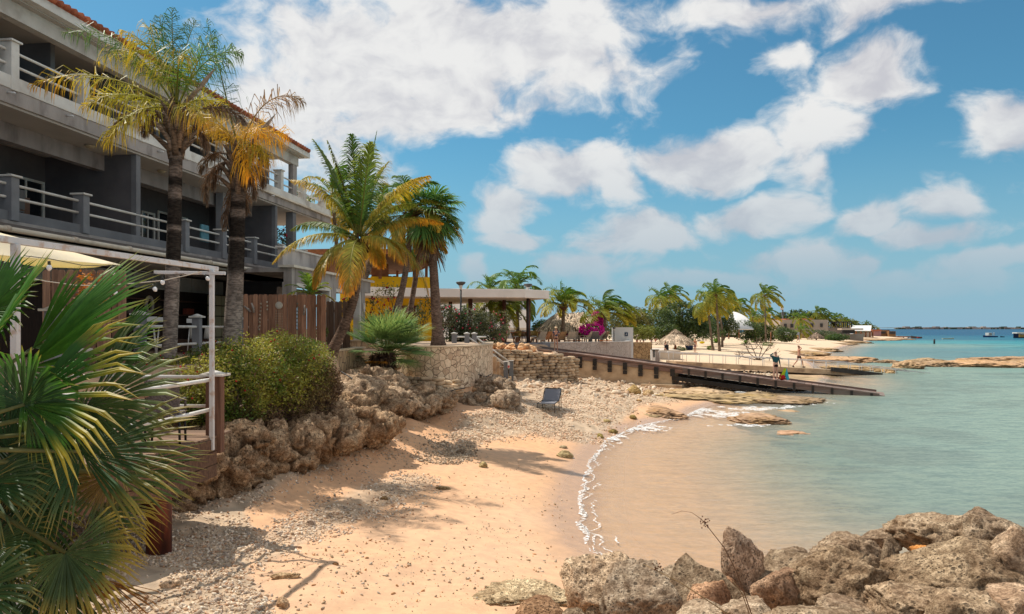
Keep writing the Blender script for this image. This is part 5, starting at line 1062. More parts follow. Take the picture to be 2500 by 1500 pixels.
for t in (15.3, 12.9, 10.5, 8.1, 5.7):
    for zb, zt, m in ((6.383, 7.43, M_MID), (9.50, 10.66, M_WHITE)): hpart('railing_post', m, [(t-.12, t+.12, -.13, .20, zb+.003, zt)], bevel=.012)
for z in (6.95, 7.27):
    mb = MB(); mb.tube([HP(T0, .03, z), HP(TE-.1, .03, z)], .035, 10); mb.build('railing_pipe', M_WHITE, hotel)
for z in (10.15, 10.48):
    mb = MB(); mb.tube([HP(T0, .03, z), HP(TE, .03, z)], .035, 10); mb.build('railing_pipe', M_WHITE, hotel)
    mb = MB(); mb.tube([HP(TE, .03, z), HP(TE, -4, z)], .035, 10); mb.build('railing_pipe', M_WHITE, hotel)
hpart('railing_post', M_WHITE, [(TE-.12, TE+.12, -4.2, -3.9, 9.5, 10.66)])
# clay tiles
mb = MB(); nt = int((TR-T0)/.24)
for i in range(nt):
    t = T0+.12+i*.24; c = np.array((1, 1, 1))*rnd.uniform(.65, 1.25)
    mb.tube([HP(t, .62, 11.99), HP(t, .2, 12.09), HP(t, -3, 12.75), HP(t, -6, 13.4)], [.085, .085, .08, .08], 8, col=c)
mb.bx(T0, TR, -6, .5, 11.935, 11.98, fr=FR)
O = HP(0, 0, 0)
mb.build('roof', M_TILE, hotel)
mb = MB(); mb.add([HP(T0, .45, 11.98), HP(TR, .45, 11.98), HP(TR, -6, 13.33), HP(T0, -6, 13.33), HP(T0, -11, 12), HP(TR, -11, 12)], [np.array([[0, 1, 2, 3], [3, 2, 5, 4]]), ], (.8, .8, .8)); mb.build('roof_deck', M_TILE, hotel)
# end wall and body
hpart('end_wall', M_STUCCO, [(T0, 31.5, -10.5, -3.31, 3.0, 11.6)])
# lean to canopy with gutter above the terrace
mb = MB(); a, b = 11., 31.0
for (o0, z0, o1, z1, th, c) in ((.17, 6.30, 1.45, 5.99, .05, (.30, .27, .25)), ):
    V = [HP(a, o0, z0), HP(b, o0, z0), HP(b, o1, z1), HP(a, o1, z1)]; V2 = [v-(0, 0, th) for v in V]
    mb.add(np.array(V+V2), [np.array([[0, 3, 2, 1], [4, 5, 6, 7], [0, 1, 5, 4], [2, 3, 7, 6], [1, 2, 6, 5], [3, 0, 4, 7]])], c)
mb.build('canopy', M_CEIL, hotel)
hpart('canopy_soffit', M_CEIL, [(T0, 31.2, -5.5, 1.30, 5.80, 5.86)])
mb = MB(); mb.tube([HP(T0, 1.52, 5.95), HP(31.1, 1.52, 5.93)], .062, 10, col=(1., .93, .82)); g_o = mb.build('gutter', M_WHITE, hotel)
for t in np.arange(12, 31, 2.): mb = MB(); mb.tube([HP(t-.06, 1.52, 5.95), HP(t+.06, 1.52, 5.95)], .07, 10, col=(.9, .8, .7)); mb.build('gutter_joint', M_WHITE, g_o)
# upper ledge near the far end
hpart('ledge', M_WHITE, [(29.8, TE+.15, .165, .26, 9.46, 9.55)], col=(1.05, .98, .88))
# windows and doors
def window(t0, t1, z0, z1, o=-2.98, nx=2, nz=1, name='window'):
    mb = MB(); w = .07
    for (a_, b_, c_, d_) in ((t0, t1, z0, z0+w), (t0, t1, z1-w, z1), (t0, t0+w, z0+w, z1-w), (t1-w, t1, z0+w, z1-w)): mb.bx(a_, b_, o, o+.07, c_, d_, fr=FR)
    for i in range(1, nx): x = t0+(t1-t0)*i/nx; mb.bx(x-.025, x+.025, o, o+.05, z0+w, z1-w, fr=FR)
    for i in range(1, nz): x = z0+(z1-z0)*i/nz; mb.bx(t0+w, t1-w, o+.001, o+.046, x-.02, x+.02, fr=FR)
    f = mb.build(name, M_WHITE, hotel); mb = MB(); mb.bx(t0+w*.5, t1-w*.5, o, o+.015, z0+w*.5, z1-w*.5, fr=FR); mb.build('pane', M_GLASS, f)
window(24.7, 26.3, 6.45, 8.35); window(19.0, 20.6, 6.45, 8.3); window(14.5, 17.3, 6.9, 8.4); window(28, 30, 6.45, 8.35); window(20.9, 22.3, 6.45, 8.3); window(27.0, 27.8, 7., 8.2); window(20.5, 22.2, 9.6, 11.4); window(15.6, 17.4, 9.6, 11.4); window(18, 20, 9.6, 11.4); window(25.5, 28, 9.6, 11.4); window(29.9, 31.5, 9.6, 11.4); window(22.8, 24.6, 9.6, 11.4); window(13.5, 15, 9.6, 11.4)
for t, z in ((15.8, 9.09), (21.2, 9.09), (24.6, 9.09), (27.6, 9.09), (34.6, 9.09)):
    mb = MB(); mb.lathe(HP(t, -.55, z-.09), [(.02, 0), (.10, .02), (.14, .06), (.14, .085)], 14, col=(.9, .8, .6)); mb.build('ceiling_lamp', M_CEIL, hotel)
for t in (17.5, 19.4, 21., 23.3, 26.1, 28.8, 31.): mb = MB(); mb.tube([HP(t, .15, 9.40), HP(t, .36, 9.38)], .03, 8); mb.build('drain_spout', M_METAL, hotel)
# things drying and standing on the balconies
mb = MB()
for dt in (0, .5):
    mb.beam(HP(23.2+dt, -.5, 9.53), HP(23.35+dt, -.5, 10.35), .02, .02); mb.beam(HP(23.35+dt, -.5, 9.53), HP(23.2+dt, -.5, 10.35), .02, .02)
for i in range(6): mb.tube([HP(23.0, -.7+.08*i, 10.3), HP(24, -.7+.08*i, 10.3)], .008, 4)
tag(mb.build('drying_rack', M_METAL, loc=HP(23.3, -.5, 9.53)), 'folding laundry rack standing on the top balcony', 'drying rack')
def balcony_chair(t, o, z, rz, label, col=(1, 1, 1)):
    p = HP(t, o, z); c = thing('balcony_chair', label, 'chair', p, 'chairs on the hotel balconies', rz)
    mb = MB(); mb.box((0, 0, .42), (.5, .48, .04), col=col); mb.build('seat', M_BLACK, c).location = (0, 0, 0)
    mb = MB(); mb.box((0, -.24, .72), (.5, .04, .56), col=col); mb.build('backrest', M_BLACK, c)
    for sx in (-.22, .22):
        for sy in (-.2, .2): mb = MB(); mb.box((sx, sy, .2), (.03, .03, .4)); mb.build('leg', M_BLACK, c)
    return c
def local_thing(c):           # parts of a turned thing are modelled round its own origin
    ORG[c.name] = (0, 0, 0); return c
_th = thing
def thing0(*a, **k): return local_thing(_th(*a, **k))
def balcony_chair(t, o, z, rz, label, col=(1, 1, 1), metal=None):
    p = HP(t, o, z); c = thing0('balcony_chair', label, 'chair', p, 'chairs on the hotel balconies', rz); M = metal or M_BLACK
    mb = MB(); mb.box((0, 0, .42), (.5, .48, .04), col=col); mb.build('seat', M, c)
    mb = MB(); mb.box((0, -.24, .72), (.5, .04, .5), col=col); mb.build('backrest', M, c)
    for sx in (-.22, .22):
        for sy in (-.2, .2): mb = MB(); mb.box((sx, sy, .2), (.03, .03, .4)); mb.build('leg', M, c)
balcony_chair(18.7, -.9, 6.385, 1.2, 'dark folding chair on the middle balcony near the corner', (4, 4, 4)); balcony_chair(19.6, -1.2, 6.385, -2., 'low brown chair on the middle balcony beside the folding one', (5, 2.5, 1.5)); balcony_chair(23.4, -.8, 6.385, .6, 'dark chair behind the middle balcony rail, by the palm trunk', (3, 3, 3))
balcony_chair(31.3, -.8, 9.53, 2.4, 'black lounge chair on the top balcony near its open end', (2, 2, 2.2)); balcony_chair(30.3, -.6, 9.53, .5, 'teal chair on the top balcony behind the drooping palm leaves', (.6, 6, 8))
mb = MB(); p0 = HP(26.3, -.02, 7.2); mb.box(p0, (.06, .5, .6), rz=-.13, col=(.12, .30, .38)); tag(mb.build('towel', M_HEDGE, loc=p0), 'small blue towel hanging inside the middle balcony', 'towel')
for i, (t, o, z, lab) in enumerate(((35.1, -.6, 9.53, 'leafy pot plant on the open end of the top balcony'), (36.4, -.7, 9.53, 'spiky pot plant at the last corner of the top balcony'), (33.9, -.3, 6.39, 'orange pot with greenery on the middle balcony end'))):
    p = HP(t, o, z); c = thing('potted_plant', lab, 'potted plant', p, 'pot plants on the balconies'); mb = MB(); mb.lathe(p, [(.14, 0), (.2, .3), (.21, .33)], 14, col=(.05, .08, .2) if i < 2 else (.5, .13, .05)); mb.build('pot', M_HEDGE, c)
    mb = MB(); leaves(mb, [(p+(0, 0, .6), (.35, .35, .35))], 260, .07, 600+i, [(.05, .1, .02), (.16, .22, .04)]); mb.build('foliage', M_HEDGE, c)
# ---- ground floor: dark bar behind the terrace
hpart('bar_wall', M_DARKWOOD, [(13., 31., -1.7, -1.5, 3.05, 5.79)])
hpart('bar_wall_side', M_DARK, [(31., 31.3, -1.7, 1.2, 3.05, 5.79)])
for i in range(11):       # louvre panels under the ceiling
    t = 17.5+1.15*i
    mb = MB(); mb.bx(t, t+1.1, -1.497, -1.43, 5.18, 5.70, fr=FR, col=(.62, .60, .58)); p = mb.build('louvre_panel', M_WHITE, hotel); mb = MB()
    for j in range(9): mb.bx(t+.08, t+1.02, -1.428, -1.405, 5.24+.048*j, 5.262+.048*j, fr=FR, col=(.5, .48, .46))
    mb.build('slat', M_WHITE, p)
window(20.95, 22.0, 3.3, 5.15, -1.49, 2, 3, 'glazed_door'); window(17.2, 18.6, 3.3, 5.1, -1.49, 3, 3, 'glazed_door')
for z in (4.28, 4.78): hpart('wall_shelf', M_DARKWOOD, [(22.3, 29., -1.48, -1.2, z, z+.04)], col=(2.2, 1.8, 1.6))
sh = [(23.0, 4.82, (.30, .02, .42), (.75, .85, .9), 'framed pale blue notice on the bar shelf', 'notice'), (26.15, 4.84, (.32, .03, .30), (.9, .9, .88), 'white barred lantern frame on the bar shelf', 'lantern'), (26.2, 4.34, (.34, .06, .4), (.35, .36, .38), 'grey slate board under the white lantern', 'board'),
      (24.0, 4.33, (.25, .12, .2), (.3, .22, .18), 'small dark box on the lower bar shelf', 'box'), (27.4, 4.33, (.5, .15, .22), (.35, .08, .05), 'reddish crate on the lower bar shelf', 'crate')]
for t, z, d, c, lab, cat in sh:
    p = HP(t, -1.3, z); mb = MB(); mb.box(p+(0, 0, d[2]/2), (d[1], d[0], d[2]), rz=-.13, col=c)
    if cat == 'lantern':
        for i in range(3): mb.box(p+(.03, 0, .07+.08*i), (.01, d[0]*.75, .045), rz=-.13, col=(.06, .06, .06))
    tag(mb.build('shelf_'+cat, M_HEDGE, loc=p), lab, cat)
mb = MB(); c0 = HP(24.9, -1.2, 4.62); th = np.linspace(0, 2*math.pi, 25); mb.tube([c0+(0, .22*math.cos(a), .26*math.sin(a)) for a in th], .06, 8, col=(.5, .42, .36), cap=False)
tag(mb.build('rope_wreath', M_DRY, loc=c0), 'round pale rope wreath on the bar shelf between the palm trunks', 'wreath')
mb = MB()
for i in range(3): mb.bx(27.6+.02*i, 27.6+.4, -1.2, -.9, 3.05+.3*i, 3.3+.3*i, fr=FR)
# glass blocks and outdoor lamp by the shower
mb = MB()
for i in range(7):
    for j in range(5): mb.bx(27.5+.42*i, 27.88+.42*i, -.6, -.5, 3.1+.40*j, 3.46+.40*j, fr=FR, col=(.75, .72, .5))
mb.build('glass_block_panel', M_CEIL, hotel)
# ---- annex porch at the hotel's end
def annex():
    t = thing('porch', 'grey and white porch with square pillars at the end of the hotel', 'porch', HP(30, 3, 3.05))
    def pt(name, m, bs, col=None, **k):
        mb = MB()
        for b_ in bs: mb.bx(*b_, fr=FR, col=col)
        return mb.build(name, m, t, **k)
    pt('porch_beam', M_STUCCO, [(26.3, 34.8, 2.95, 3.25, 5.45, 5.95)]); pt('porch_beam', M_STUCCO, [(34.5, 34.8, .3, 2.947, 5.45, 5.95)])
    pt('porch_ledge', M_WHITE, [(26.2, 35.0, 2.8, 3.38, 5.953, 6.04)], col=(1, .95, .88)); pt('porch_roof', M_STUCCO, [(26.3, 34.8, -.4, 2.948, 5.80, 5.94)])
    pt('porch_parapet', M_STUCCO, [(27.2, 31.3, 2.3, 2.5, 6.045, 6.75)], col=(1.3, 1.3, 1.3)); pt('porch_parapet_cap', M_WHITE, [(27.1, 31.4, 2.25, 2.55, 6.753, 6.82)])
    for t0 in (30.0, 33.55): pt('pillar', M_STUCCO, [(t0, t0+.5, 2.9, 3.25, 3., 5.447)]); pt('pillar_trim', M_WHITE, [(t0-.16, t0-.003, 2.93, 3.23, 3., 5.447)])
    pt('pillar', M_STUCCO, [(26.3, 26.7, 2.9, 3.25, 3., 5.447)])
    pt('opening_trim', M_WHITE, [(26.703, 29.84, 2.93, 3.23, 5.30, 5.447)]); pt('opening_trim', M_WHITE, [(30.5, 33.39, 2.93, 3.23, 5.30, 5.447)])
    pt('roller_shutter', M_STUCCO, [(26.72, 29.9, 2.5, 2.6, 4.6, 5.298)], col=(.75, .6, .5))
    for tt in (29.95, 33.5): mb = MB(); mb.tube([HP(tt+.25, 3.30, 4.55), HP(tt+.25, 3.30, 4.95)], .06, 8); mb.build('wall_lamp', M_WHITE, t)
annex()
# ---- terrace railing in front of the bar
tr = thing('terrace_railing', 'grey posts with white caps and double white rails on the hotel terrace', 'railing', (-8.5, 20, 3.05))
RP = [np.array((-8.15-.09*(y-16), y, 3.1)) for y in (12.6, 16.2, 19.9, 24.0, 27.2)]
for p in RP:
    mb = MB(); mb.box(p+(0, 0, .5), (.2, .2, 1.), col=(1.3, 1.3, 1.3)); q = mb.build('post', M_MID, tr, bevel=.01); mb = MB(); mb.box(p+(0, 0, 1.02), (.32, .32, .04)); mb.lathe(p+(0, 0, 1.04), [(.2, 0), (.02, .06)], 4); mb.build('post_cap', M_WHITE, q)
for z in (.30, .75):
    mb = MB(); mb.tube([p+(0, 0, z) for p in RP], .035, 8); mb.build('rail', M_WHITE, tr)
def stool(x, y, lab):
    c = thing0('bar_stool', lab, 'bar stool', (x, y, 3.08), 'stools behind the terrace railing', .4)
    mb = MB(); mb.lathe((0, 0, .74), [(.05, 0), (.18, .01), (.19, .04), (.16, .05)], 14); mb.build('seat', M_METAL, c); mb = MB(); mb.box((0, -.17, .95), (.34, .02, .12)); mb.build('backrest', M_METAL, c)
    for a in range(4): mb = MB(); an = a*1.57+.78; mb.tube([(.13*math.cos(an), .13*math.sin(an), .74), (.22*math.cos(an), .22*math.sin(an), 0)], .015, 6); mb.build('leg', M_METAL, c)
stool(-8.75, 17.8, 'metal bar stool left of the nearer palm trunk'); stool(-8.95, 18.9, 'metal bar stool right behind the nearer palm trunk'); stool(-9.3, 21.5, 'metal bar stool between the two palm trunks')
mb = MB()
for i, x in enumerate((.0, .5)): mb.lathe(np.array((-9.9+x, 23.2, 3.55)), [(.14, 0), (.10, .3), (.09, .32)], 12)
o = mb
for i, x in enumerate((.0, .45)):
    mb = MB(); mb.lathe(np.array((-9.75+x, 22.6, 3.5)), [(.15, 0), (.10, .34), (.09, .36)], 12); tag(mb.build('white_pot', M_WHITE, loc=(-9.75+x, 22.6, 3.5)), ['white upturned pot left of its twin behind the terrace rails', 'white upturned pot right of its twin behind the terrace rails'][i], 'pot', 'white pots on the terrace')
mb = MB(); mb.box((-9.55, 22.6, 3.27), (1.6, .5, .4), col=(1.4, 1.2, 1)); tag(mb.build('low_bench', M_DARKWOOD, loc=(-9.55, 22.6, 3.07), bevel=.02), 'dark low bench carrying two white pots on the terrace', 'bench')
# ---- board fences
def fence(label, x0, x1, y, z0, z1, n, seed, m=M_WOOD, tone=(1, 1, 1), dy=0., rail=True):
    g = random.Random(seed); f = thing('board_fence', label, 'fence', ((x0+x1)/2, y, z0)); w = (x1-x0)/n
    for i in range(n):
        xa = x0+w*i; b = .03*w; hh = z1+g.uniform(-.01, .01); yy = y+dy*i/n+(.02 if i % 2 else -.02); c = np.array(tone)*g.uniform(.72, 1.25); mb = MB()
        pr = [(xa+b, z0), (xa+w-b*.3, z0), (xa+w-b*.3, hh-.04), (xa+w*.78, hh), (xa+w*.25, hh), (xa+b, hh-.04)]
        V = np.array([(a, yy-.011, z) for a, z in pr]+[(a, yy+.011, z) for a, z in pr]); k = np.arange(6); kk = (k+1) % 6
        mb.add(V, [k[None], (k+6)[None, ::-1], np.stack([kk, k, k+6, kk+6], 1)], c); mb.build('board', m, f)
    if rail:
        for z in (z0+.35, z1-.35): mb = MB(); mb.box(((x0+x1)/2, y+.06+dy/2, z), (abs(x1-x0), .04, .09)); mb.build('rail', m, f)
    return f
fence('tall brown board fence beside the terrace, partly behind the big fan palm', -8.9, -7.32, 14.0, 3.0, 4.92, 11, 1)
fence('brown board fence hung with shells above the flowering hedge', -8.3, -5.75, 22.8, 3.0, 4.86, 17, 2, tone=(1.15, 1.05, 1))
fence('darker weathered fence stepped back behind the leaning palm', -6.75, -5.75, 26.2, 3.0, 4.78, 7, 3, tone=(.55, .58, .62))
# hangings on the shell fence
def hang(label, name, px, py, n, size, col, dx=0, dyp=9, drop=0):
    q = W(px, py, 22.70); mb = MB()
    for i in range(n): mb.ball(q+(dx*i*.01+math.sin(i*1.3)*.006, 0, -i*dyp*22.7/1800), (size, size*.5, size), 1, col=col)
    mb.tube([q+(0, .02, .05), q+(dx*n*.01, .02, -n*dyp*22.7/1800)], .004, 4, col=(.3, .25, .2)); return tag(mb.build(name, M_HEDGE, loc=q), label, 'hanging ornament', 'ornaments hung on the board fence')
hang('string of round pale shells on the fence, longest one', 'shell_string', 637, 742, 8, .033, (.6, .52, .42), dx=-.8); hang('short string of shells beside the longest one', 'shell_string', 652, 738, 3, .03, (.75, .72, .65)); hang('thin string of dull green discs on the fence', 'shell_string', 726, 742, 8, .025, (.2, .28, .25))
q = W(681, 746, 22.7); mb = MB(); mb.ball(q, (.115, .03, .115), 3, col=(.68, .64, .58)); o = tag(mb.build('shell_curtain', M_HEDGE, loc=q), 'large round shell with a curtain of tiny shells hung on the fence', 'hanging ornament', 'ornaments hung on the board fence'); mb = MB()
for i in range(6):
    for j in range(12): mb.ball(q+(-.10+.04*i, 0, -.15-.05*j), (.012, .01, .016), 1, col=(.6, .5, .4))
mb.build('shell_strand', M_HEDGE, o)
for a, b_, lab in (((596, 748), (612, 762), 'slanting driftwood stick at the near end of the fence'), ((614, 740), (620, 764), 'thin pale stick hung upright on the fence'), ((744, 745), (741, 770), 'white driftwood stick on the fence near the leaning palm')):
    mb = MB(); mb.tube([W(*a, 22.7), (W(*a, 22.7)+W(*b_, 22.7))/2+(.02, 0, 0), W(*b_, 22.7)], [.025, .04, .03], 6, col=(.5, .42, .36)); tag(mb.build('driftwood', M_DRY, loc=W(*a, 22.7)), lab, 'driftwood', 'ornaments hung on the board fence')
# ---- near deck with posts, rails, frame, canvas and string lights
dk = thing('wooden_deck', 'raised wooden deck with brown board skirt above the coral rubble', 'deck', (-6.5, 10, 2.1))
DZ = 2.13; E = [(-4.62, 11.5), (-4.72, 9.9), (-5.35, 8.9), (-6.6, 7.4), (-9.5, 6.8), (-9.5, 12.0), (-7.6, 12.2)]
def edge_x(y): return np.interp(y, [7.4, 8.9, 9.9, 11.5, 12], [-6.6, -5.35, -4.72, -4.62, -4.62])
for i, y in enumerate(np.arange(7.5, 12.0, .145)):
    mb = MB(); x1 = float(edge_x(y)); mb.bx(-9.5, x1, y, y+.137, DZ-.035, DZ, col=np.array((1, 1, 1))*rnd.uniform(.75, 1.2)); mb.build('deck_board', M_DECK, dk)
for i in range(4):
    a = np.array((*E[i], 0)); b = np.array((*E[i+1], 0))
    for k in range(3): mb = MB(); mb.beam(a+(0, 0, DZ-.13-.2*k), b+(0, 0, DZ-.13-.2*k), .03, .185, col=np.array((.85, .75, .7))*rnd.uniform(.6, 1.)); mb.build('skirt_board', M_DECK, dk)
for x, y, lab in ((-4.86, 10.15, 'thick rust red pile under the deck corner'),):
    mb = MB(); zb = gz(x, y)-.1; mb.tube([(x, y, zb), (x, y, DZ-.04)], .165, 20, col=(1, 1, 1)); mb.build('pile', mat('stained_pile', (.20, .045, .02), (.07, .02, .012), scale=5, rough=.6, bump=.3, bscale=15, stretch=(2, 2, .5)), dk)
for x, y in ((-7, 8.6), (-9, 8), (-7, 11.5)): mb = MB(); mb.tube([(x, y, .4), (x, y, DZ-.04)], .12, 12); mb.build('pile', M_WOOD, dk)
pf = thing('deck_railing', 'white pipe railing with brown capped posts round the deck', 'railing', (-4.6, 11.5, DZ))
mb = MB(); mb.box((-4.68, 11.62, DZ+.33), (.24, .16, 1.22), col=(.55, .5, .5)); p_ = mb.build('post', M_WOOD, pf, bevel=.01); mb = MB(); mb.box((-4.68, 11.62, DZ+.945), (.36, .34, .035)); mb.lathe((-4.68, 11.62, DZ+.962), [(.22, 0), (.02, .05)], 4); mb.build('post_cap', M_WHITE, p_)
for z in (.42, .88):
    mb = MB(); mb.tube([(-4.66, 11.42, DZ+z), (-4.78, 9.85, DZ+z-.01), (-5.4, 8.85, DZ+z-.02), (-6.6, 7.5, DZ+z-.03)], .03, 10); mb.build('rail', M_WHITE, pf); mb = MB(); mb.tube([(-4.7, 11.6, DZ+z+.03), (-7.8, 11.9, DZ+z+.03)], .028, 10); mb.build('rail', M_WHITE, pf)
fm = thing('steel_frame', 'rusty white steel frame with slim posts over the deck', 'frame', (-4.6, 11.4, 2.)); 
A = np.array((-5.22, 7.75, 4.66)); B = np.array((-4.62, 11.35, 4.67))
for a, b, w in ((B*(1, 1, 0)+(0, 0, 1.93), B+(0, 0, .03), .065), (A*(1, 1, 0)+(0, 0, .8), A+(0, 0, .03), .07)): mb = MB(); mb.beam(a, b, w, w, up=(0, 1, 0)); mb.build('post', M_RUSTY, fm, bevel=.006)
mb = MB(); mb.beam(A-(B-A)*.6+(0, 0, .065), B+(0, .2, .065), .06, .07); mb.build('beam', M_RUSTY, fm, bevel=.006); mb = MB(); mb.beam(B+(-.9, .03, .0), B+(.22, -.03, -.02), .05, .05); mb.build('beam', M_RUSTY, fm, bevel=.006)
mb = MB(); ap = W(300, 648, 13.2); V = [ap, W(-260, 500, 10.8), W(-260, 600, 8.6)]; 
n = 12; VV = []; FF = []
for i in range(n+1):
    for j in range(i+1):
        u = i/n; v = (j/i if i else 0); p = V[0]*(1-u)+(V[1]*(1-v)+V[2]*v)*u; p = p+(0, 0, -.25*math.sin(math.pi*u)*math.sin(math.pi*v)); VV.append(p)
idx = lambda i, j: i*(i+1)//2+j
for i in range(n):
    for j in range(i+1):
        FF.append((idx(i, j), idx(i+1, j), idx(i+1, j+1)))
        if j < i: FF.append((idx(i, j), idx(i+1, j+1), idx(i, j+1)))
mb.add(np.array(VV), [np.array(FF)], (1, 1, 1), True); o = mb.build('shade_sail', M_CREAM, loc=V[0]); md = o.modifiers.new('t', 'SOLIDIFY'); md.thickness = .01; tag(o, 'cream triangular sail shade stretched over the deck', 'sail shade')
sl_ = thing('string_lights', 'string of white bulbs hung under the steel frame', 'string lights', B)
def cable(pts, r=.008, n=16):
    P_ = np.array(pts); s = np.linspace(0, 1, len(P_)); t = np.linspace(0, 1, n*len(P_)); return np.stack([np.interp(t, s, P_[:, k]) for k in range(3)], 1)
mb = MB(); mb.tube(cable([W(40, 672, 9.2), W(110, 687, 9.4), W(185, 697, 9.7), W(245, 698, 10.2), W(330, 692, 10.6), W(400, 685, 10.9), W(450, 674, 11.1), W(492, 664, 11.3)]), .007, 5, col=(.8, .75, .68)); mb.build('cable', M_WHITE, sl_)
mb = MB(); mb.tube(cable([W(60, 625, 8.2), W(120, 632, 8.8), W(200, 648, 9.4), W(275, 650, 9.9), W(340, 662, 10.4), W(395, 672, 10.8), W(450, 668, 11.2)]), .005, 5, col=(.1, .1, .1)); mb.build('cable', M_WHITE, sl_)
for px, py, y, tl in ((120, 638, 8.8, 0), (275, 651, 9.9, 0), (397, 677, 10.8, 0), (372, 695, 10.7, .5), (238, 706, 10.1, .4), (279, 702, 10.4, .2), (499, 671, 11.3, .7)):
    q = W(px, py, y-.02); d = np.array((math.sin(tl), 0, -math.cos(tl))); mb = MB(); mb.tube([q, q+d*.05], .017, 8, col=(1, 1, 1)); s_ = mb.build('socket', M_BLACK, sl_); mb = MB(); mb.tube([q+d*.045, q+d*.06, q+d*.09, q+d*.115], [.016, .029, .031, .012], 10); mb.build('bulb', M_BULB, s_)
def wicker(x, y, rz, lab):
    c = thing0('wicker_chair', lab, 'chair', (x, y, DZ), 'woven chairs on the deck', rz); M = mat('woven_rattan', (.20, .17, .16), (.07, .06, .06), scale=55, rough=.7, bump=.8, bscale=70, coord='obj')
    mb = MB(); mb.box((0, 0, .43), (.48, .46, .06)); mb.build('seat', M, c, bevel=.02); mb = MB(); mb.box((0, -.24, .70), (.46, .04, .50), M=rotm((1, 0, 0), .15)); mb.build('backrest', M, c, bevel=.02)
    for sx in (-.23, .23): mb = MB(); mb.tube([(sx, -.22, .64), (sx, .2, .64), (sx, .22, .45)], .018, 6); mb.build('armrest', M, c)
    for sx in (-.22, .22):
        for sy in (-.21, .21): mb = MB(); mb.tube([(sx, sy, .42), (sx*1.05, sy*1.1, 0)], .018, 6, col=(.6, .6, .6)); mb.build('leg', M_BLACK, c)
wicker(-5.05, 10.75, .25, 'grey woven chair at the deck railing beside the brown post'); wicker(-6.0, 10.4, 1.9, 'grey woven chair mostly hidden behind the fan palm leaves')
mb = MB(); mb.tube([(-5.5, 10.5, DZ+.7), (-5.5, 10.5, DZ)], .03, 8); tb = thing('deck_table', 'small dark table between the woven chairs on the deck', 'table', (-5.5, 10.5, DZ)); mb.build('leg', M_BLACK, tb); mb = MB(); mb.box((-5.5, 10.5, DZ+.72), (.7, .7, .04)); mb.build('table_top', M_WOOD, tb, bevel=.01)
mb = MB(); leaves(mb, [(W(235, 700, 13.), (.4, .3, .3)), (W(240, 725, 13.), (.3, .3, .3))], 260, .05, 650, [(.5, .12, .02), (.35, .2, .04)], thr=-.2); twigs(mb, W(235, 760, 13.), [(W(235, 700, 13.), (.4, .3, .3))], 14, 651, .005); p = W(235, 760, 13.); tag(mb.build('orange_shrub', M_HEDGE, loc=p), 'thin shrub with orange leaves in front of the tall fence', 'shrub')
# ================================================================ WALLS, STEPS, RESTAURANT
def clad(name, c1, c2, mortar, scale, thick, bump=.5, st=(1, 1, 1)):
    m = bpy.data.materials.new(name); m.use_nodes = True; N = NT(m); b = N.n['Principled BSDF']; pos = N.new('ShaderNodeNewGeometry').outputs['Position']
    mp = N.new('ShaderNodeMapping'); mp.inputs['Scale'].default_value = st; N.link(pos, mp.inputs[0]); pos = mp.outputs[0]
    v = N.new('ShaderNodeTexVoronoi', feature='DISTANCE_TO_EDGE'); v.inputs['Scale'].default_value = scale; N.link(pos, v.inputs['Vector'])
    v2 = N.new('ShaderNodeTexVoronoi', feature='F1'); v2.inputs['Scale'].default_value = scale; N.link(pos, v2.inputs['Vector'])
    f = N.ramp(v.outputs['Distance'], thick*.4, thick); tone = N.new('ShaderNodeSeparateColor'); N.link(v2.outputs['Color'], tone.inputs[0])
    c = N.mix(tone.outputs[0], c1, c2); c = N.mix(N.ramp(N.noise(pos, 12, 6), .3, .7), N.mix(1., c, (.78, .76, .74), 'MULTIPLY'), c); N.link(N.mix(f, mortar, c), b.inputs['Base Color']); b.inputs['Roughness'].default_value = .9; b.inputs['Specular IOR Level'].default_value = .15
    bn = N.new('ShaderNodeBump'); bn.inputs['Strength'].default_value = bump; bn.inputs['Distance'].default_value = .03; N.link(N.math('ADD', N.math('MULTIPLY', f, .7), N.math('MULTIPLY', N.noise(pos, 30, 4), .4)), bn.inputs['Height']); N.link(bn.outputs[0], b.inputs['Normal']); return m
M_CLAD = clad('crazy_stone_cladding', (.92, .71, .50), (.62, .43, .29), (.22, .145, .095), 4.6, .05)
M_CLADV = clad('split_stone_cladding', (.70, .48, .29), (.50, .33, .20), (.18, .12, .08), 5.5, .05, st=(1, 1, .5))
M_CRAZY = clad('pale_crazy_wall', (.55, .47, .42), (.47, .39, .34), (.24, .19, .17), 2.6, .03, .25)
M_TAN = clad('tan_stone_wall', (.45, .31, .17), (.33, .22, .12), (.14, .09, .05), 3., .06)
M_CONC = mat('stained_concrete', (.56, .41, .26), (.42, .29, .18), scale=1.2, rough=.9, bump=.35, bscale=24, attr=True, c3=(.26, .18, .12), s3=.9, stretch=(1, 1, 1.6))
M_CAP = mat('stone_cap', (.62, .47, .32), (.5, .37, .25), scale=6, rough=.9, bump=.3, bscale=30, attr=True)
M_PLANK = mat('ramp_plank', (.22, .135, .105), (.13, .085, .068), scale=2.5, rough=.75, bump=.4, bscale=12, attr=True, stretch=(.5, .5, 5), c3=(.22, .185, .16), s3=.35)
M_SLIME = mat('wet_beam', (.035, .028, .025), (.02, .018, .015), scale=3, rough=.5, attr=True)
def spline(pts, n):
    P_ = np.array(pts, float); m = len(P_); t = np.linspace(0, m-1, n); o = []
    for s in t:
        i = min(int(s), m-2); f = s-i; p0 = P_[max(i-1, 0)]; p1 = P_[i]; p2 = P_[i+1]; p3 = P_[min(i+2, m-1)]
        o.append(.5*(2*p1+(p2-p0)*f+(2*p0-5*p1+4*p2-p3)*f*f+(3*p1-p0-3*p2+p3)*f**3))
    return np.array(o)
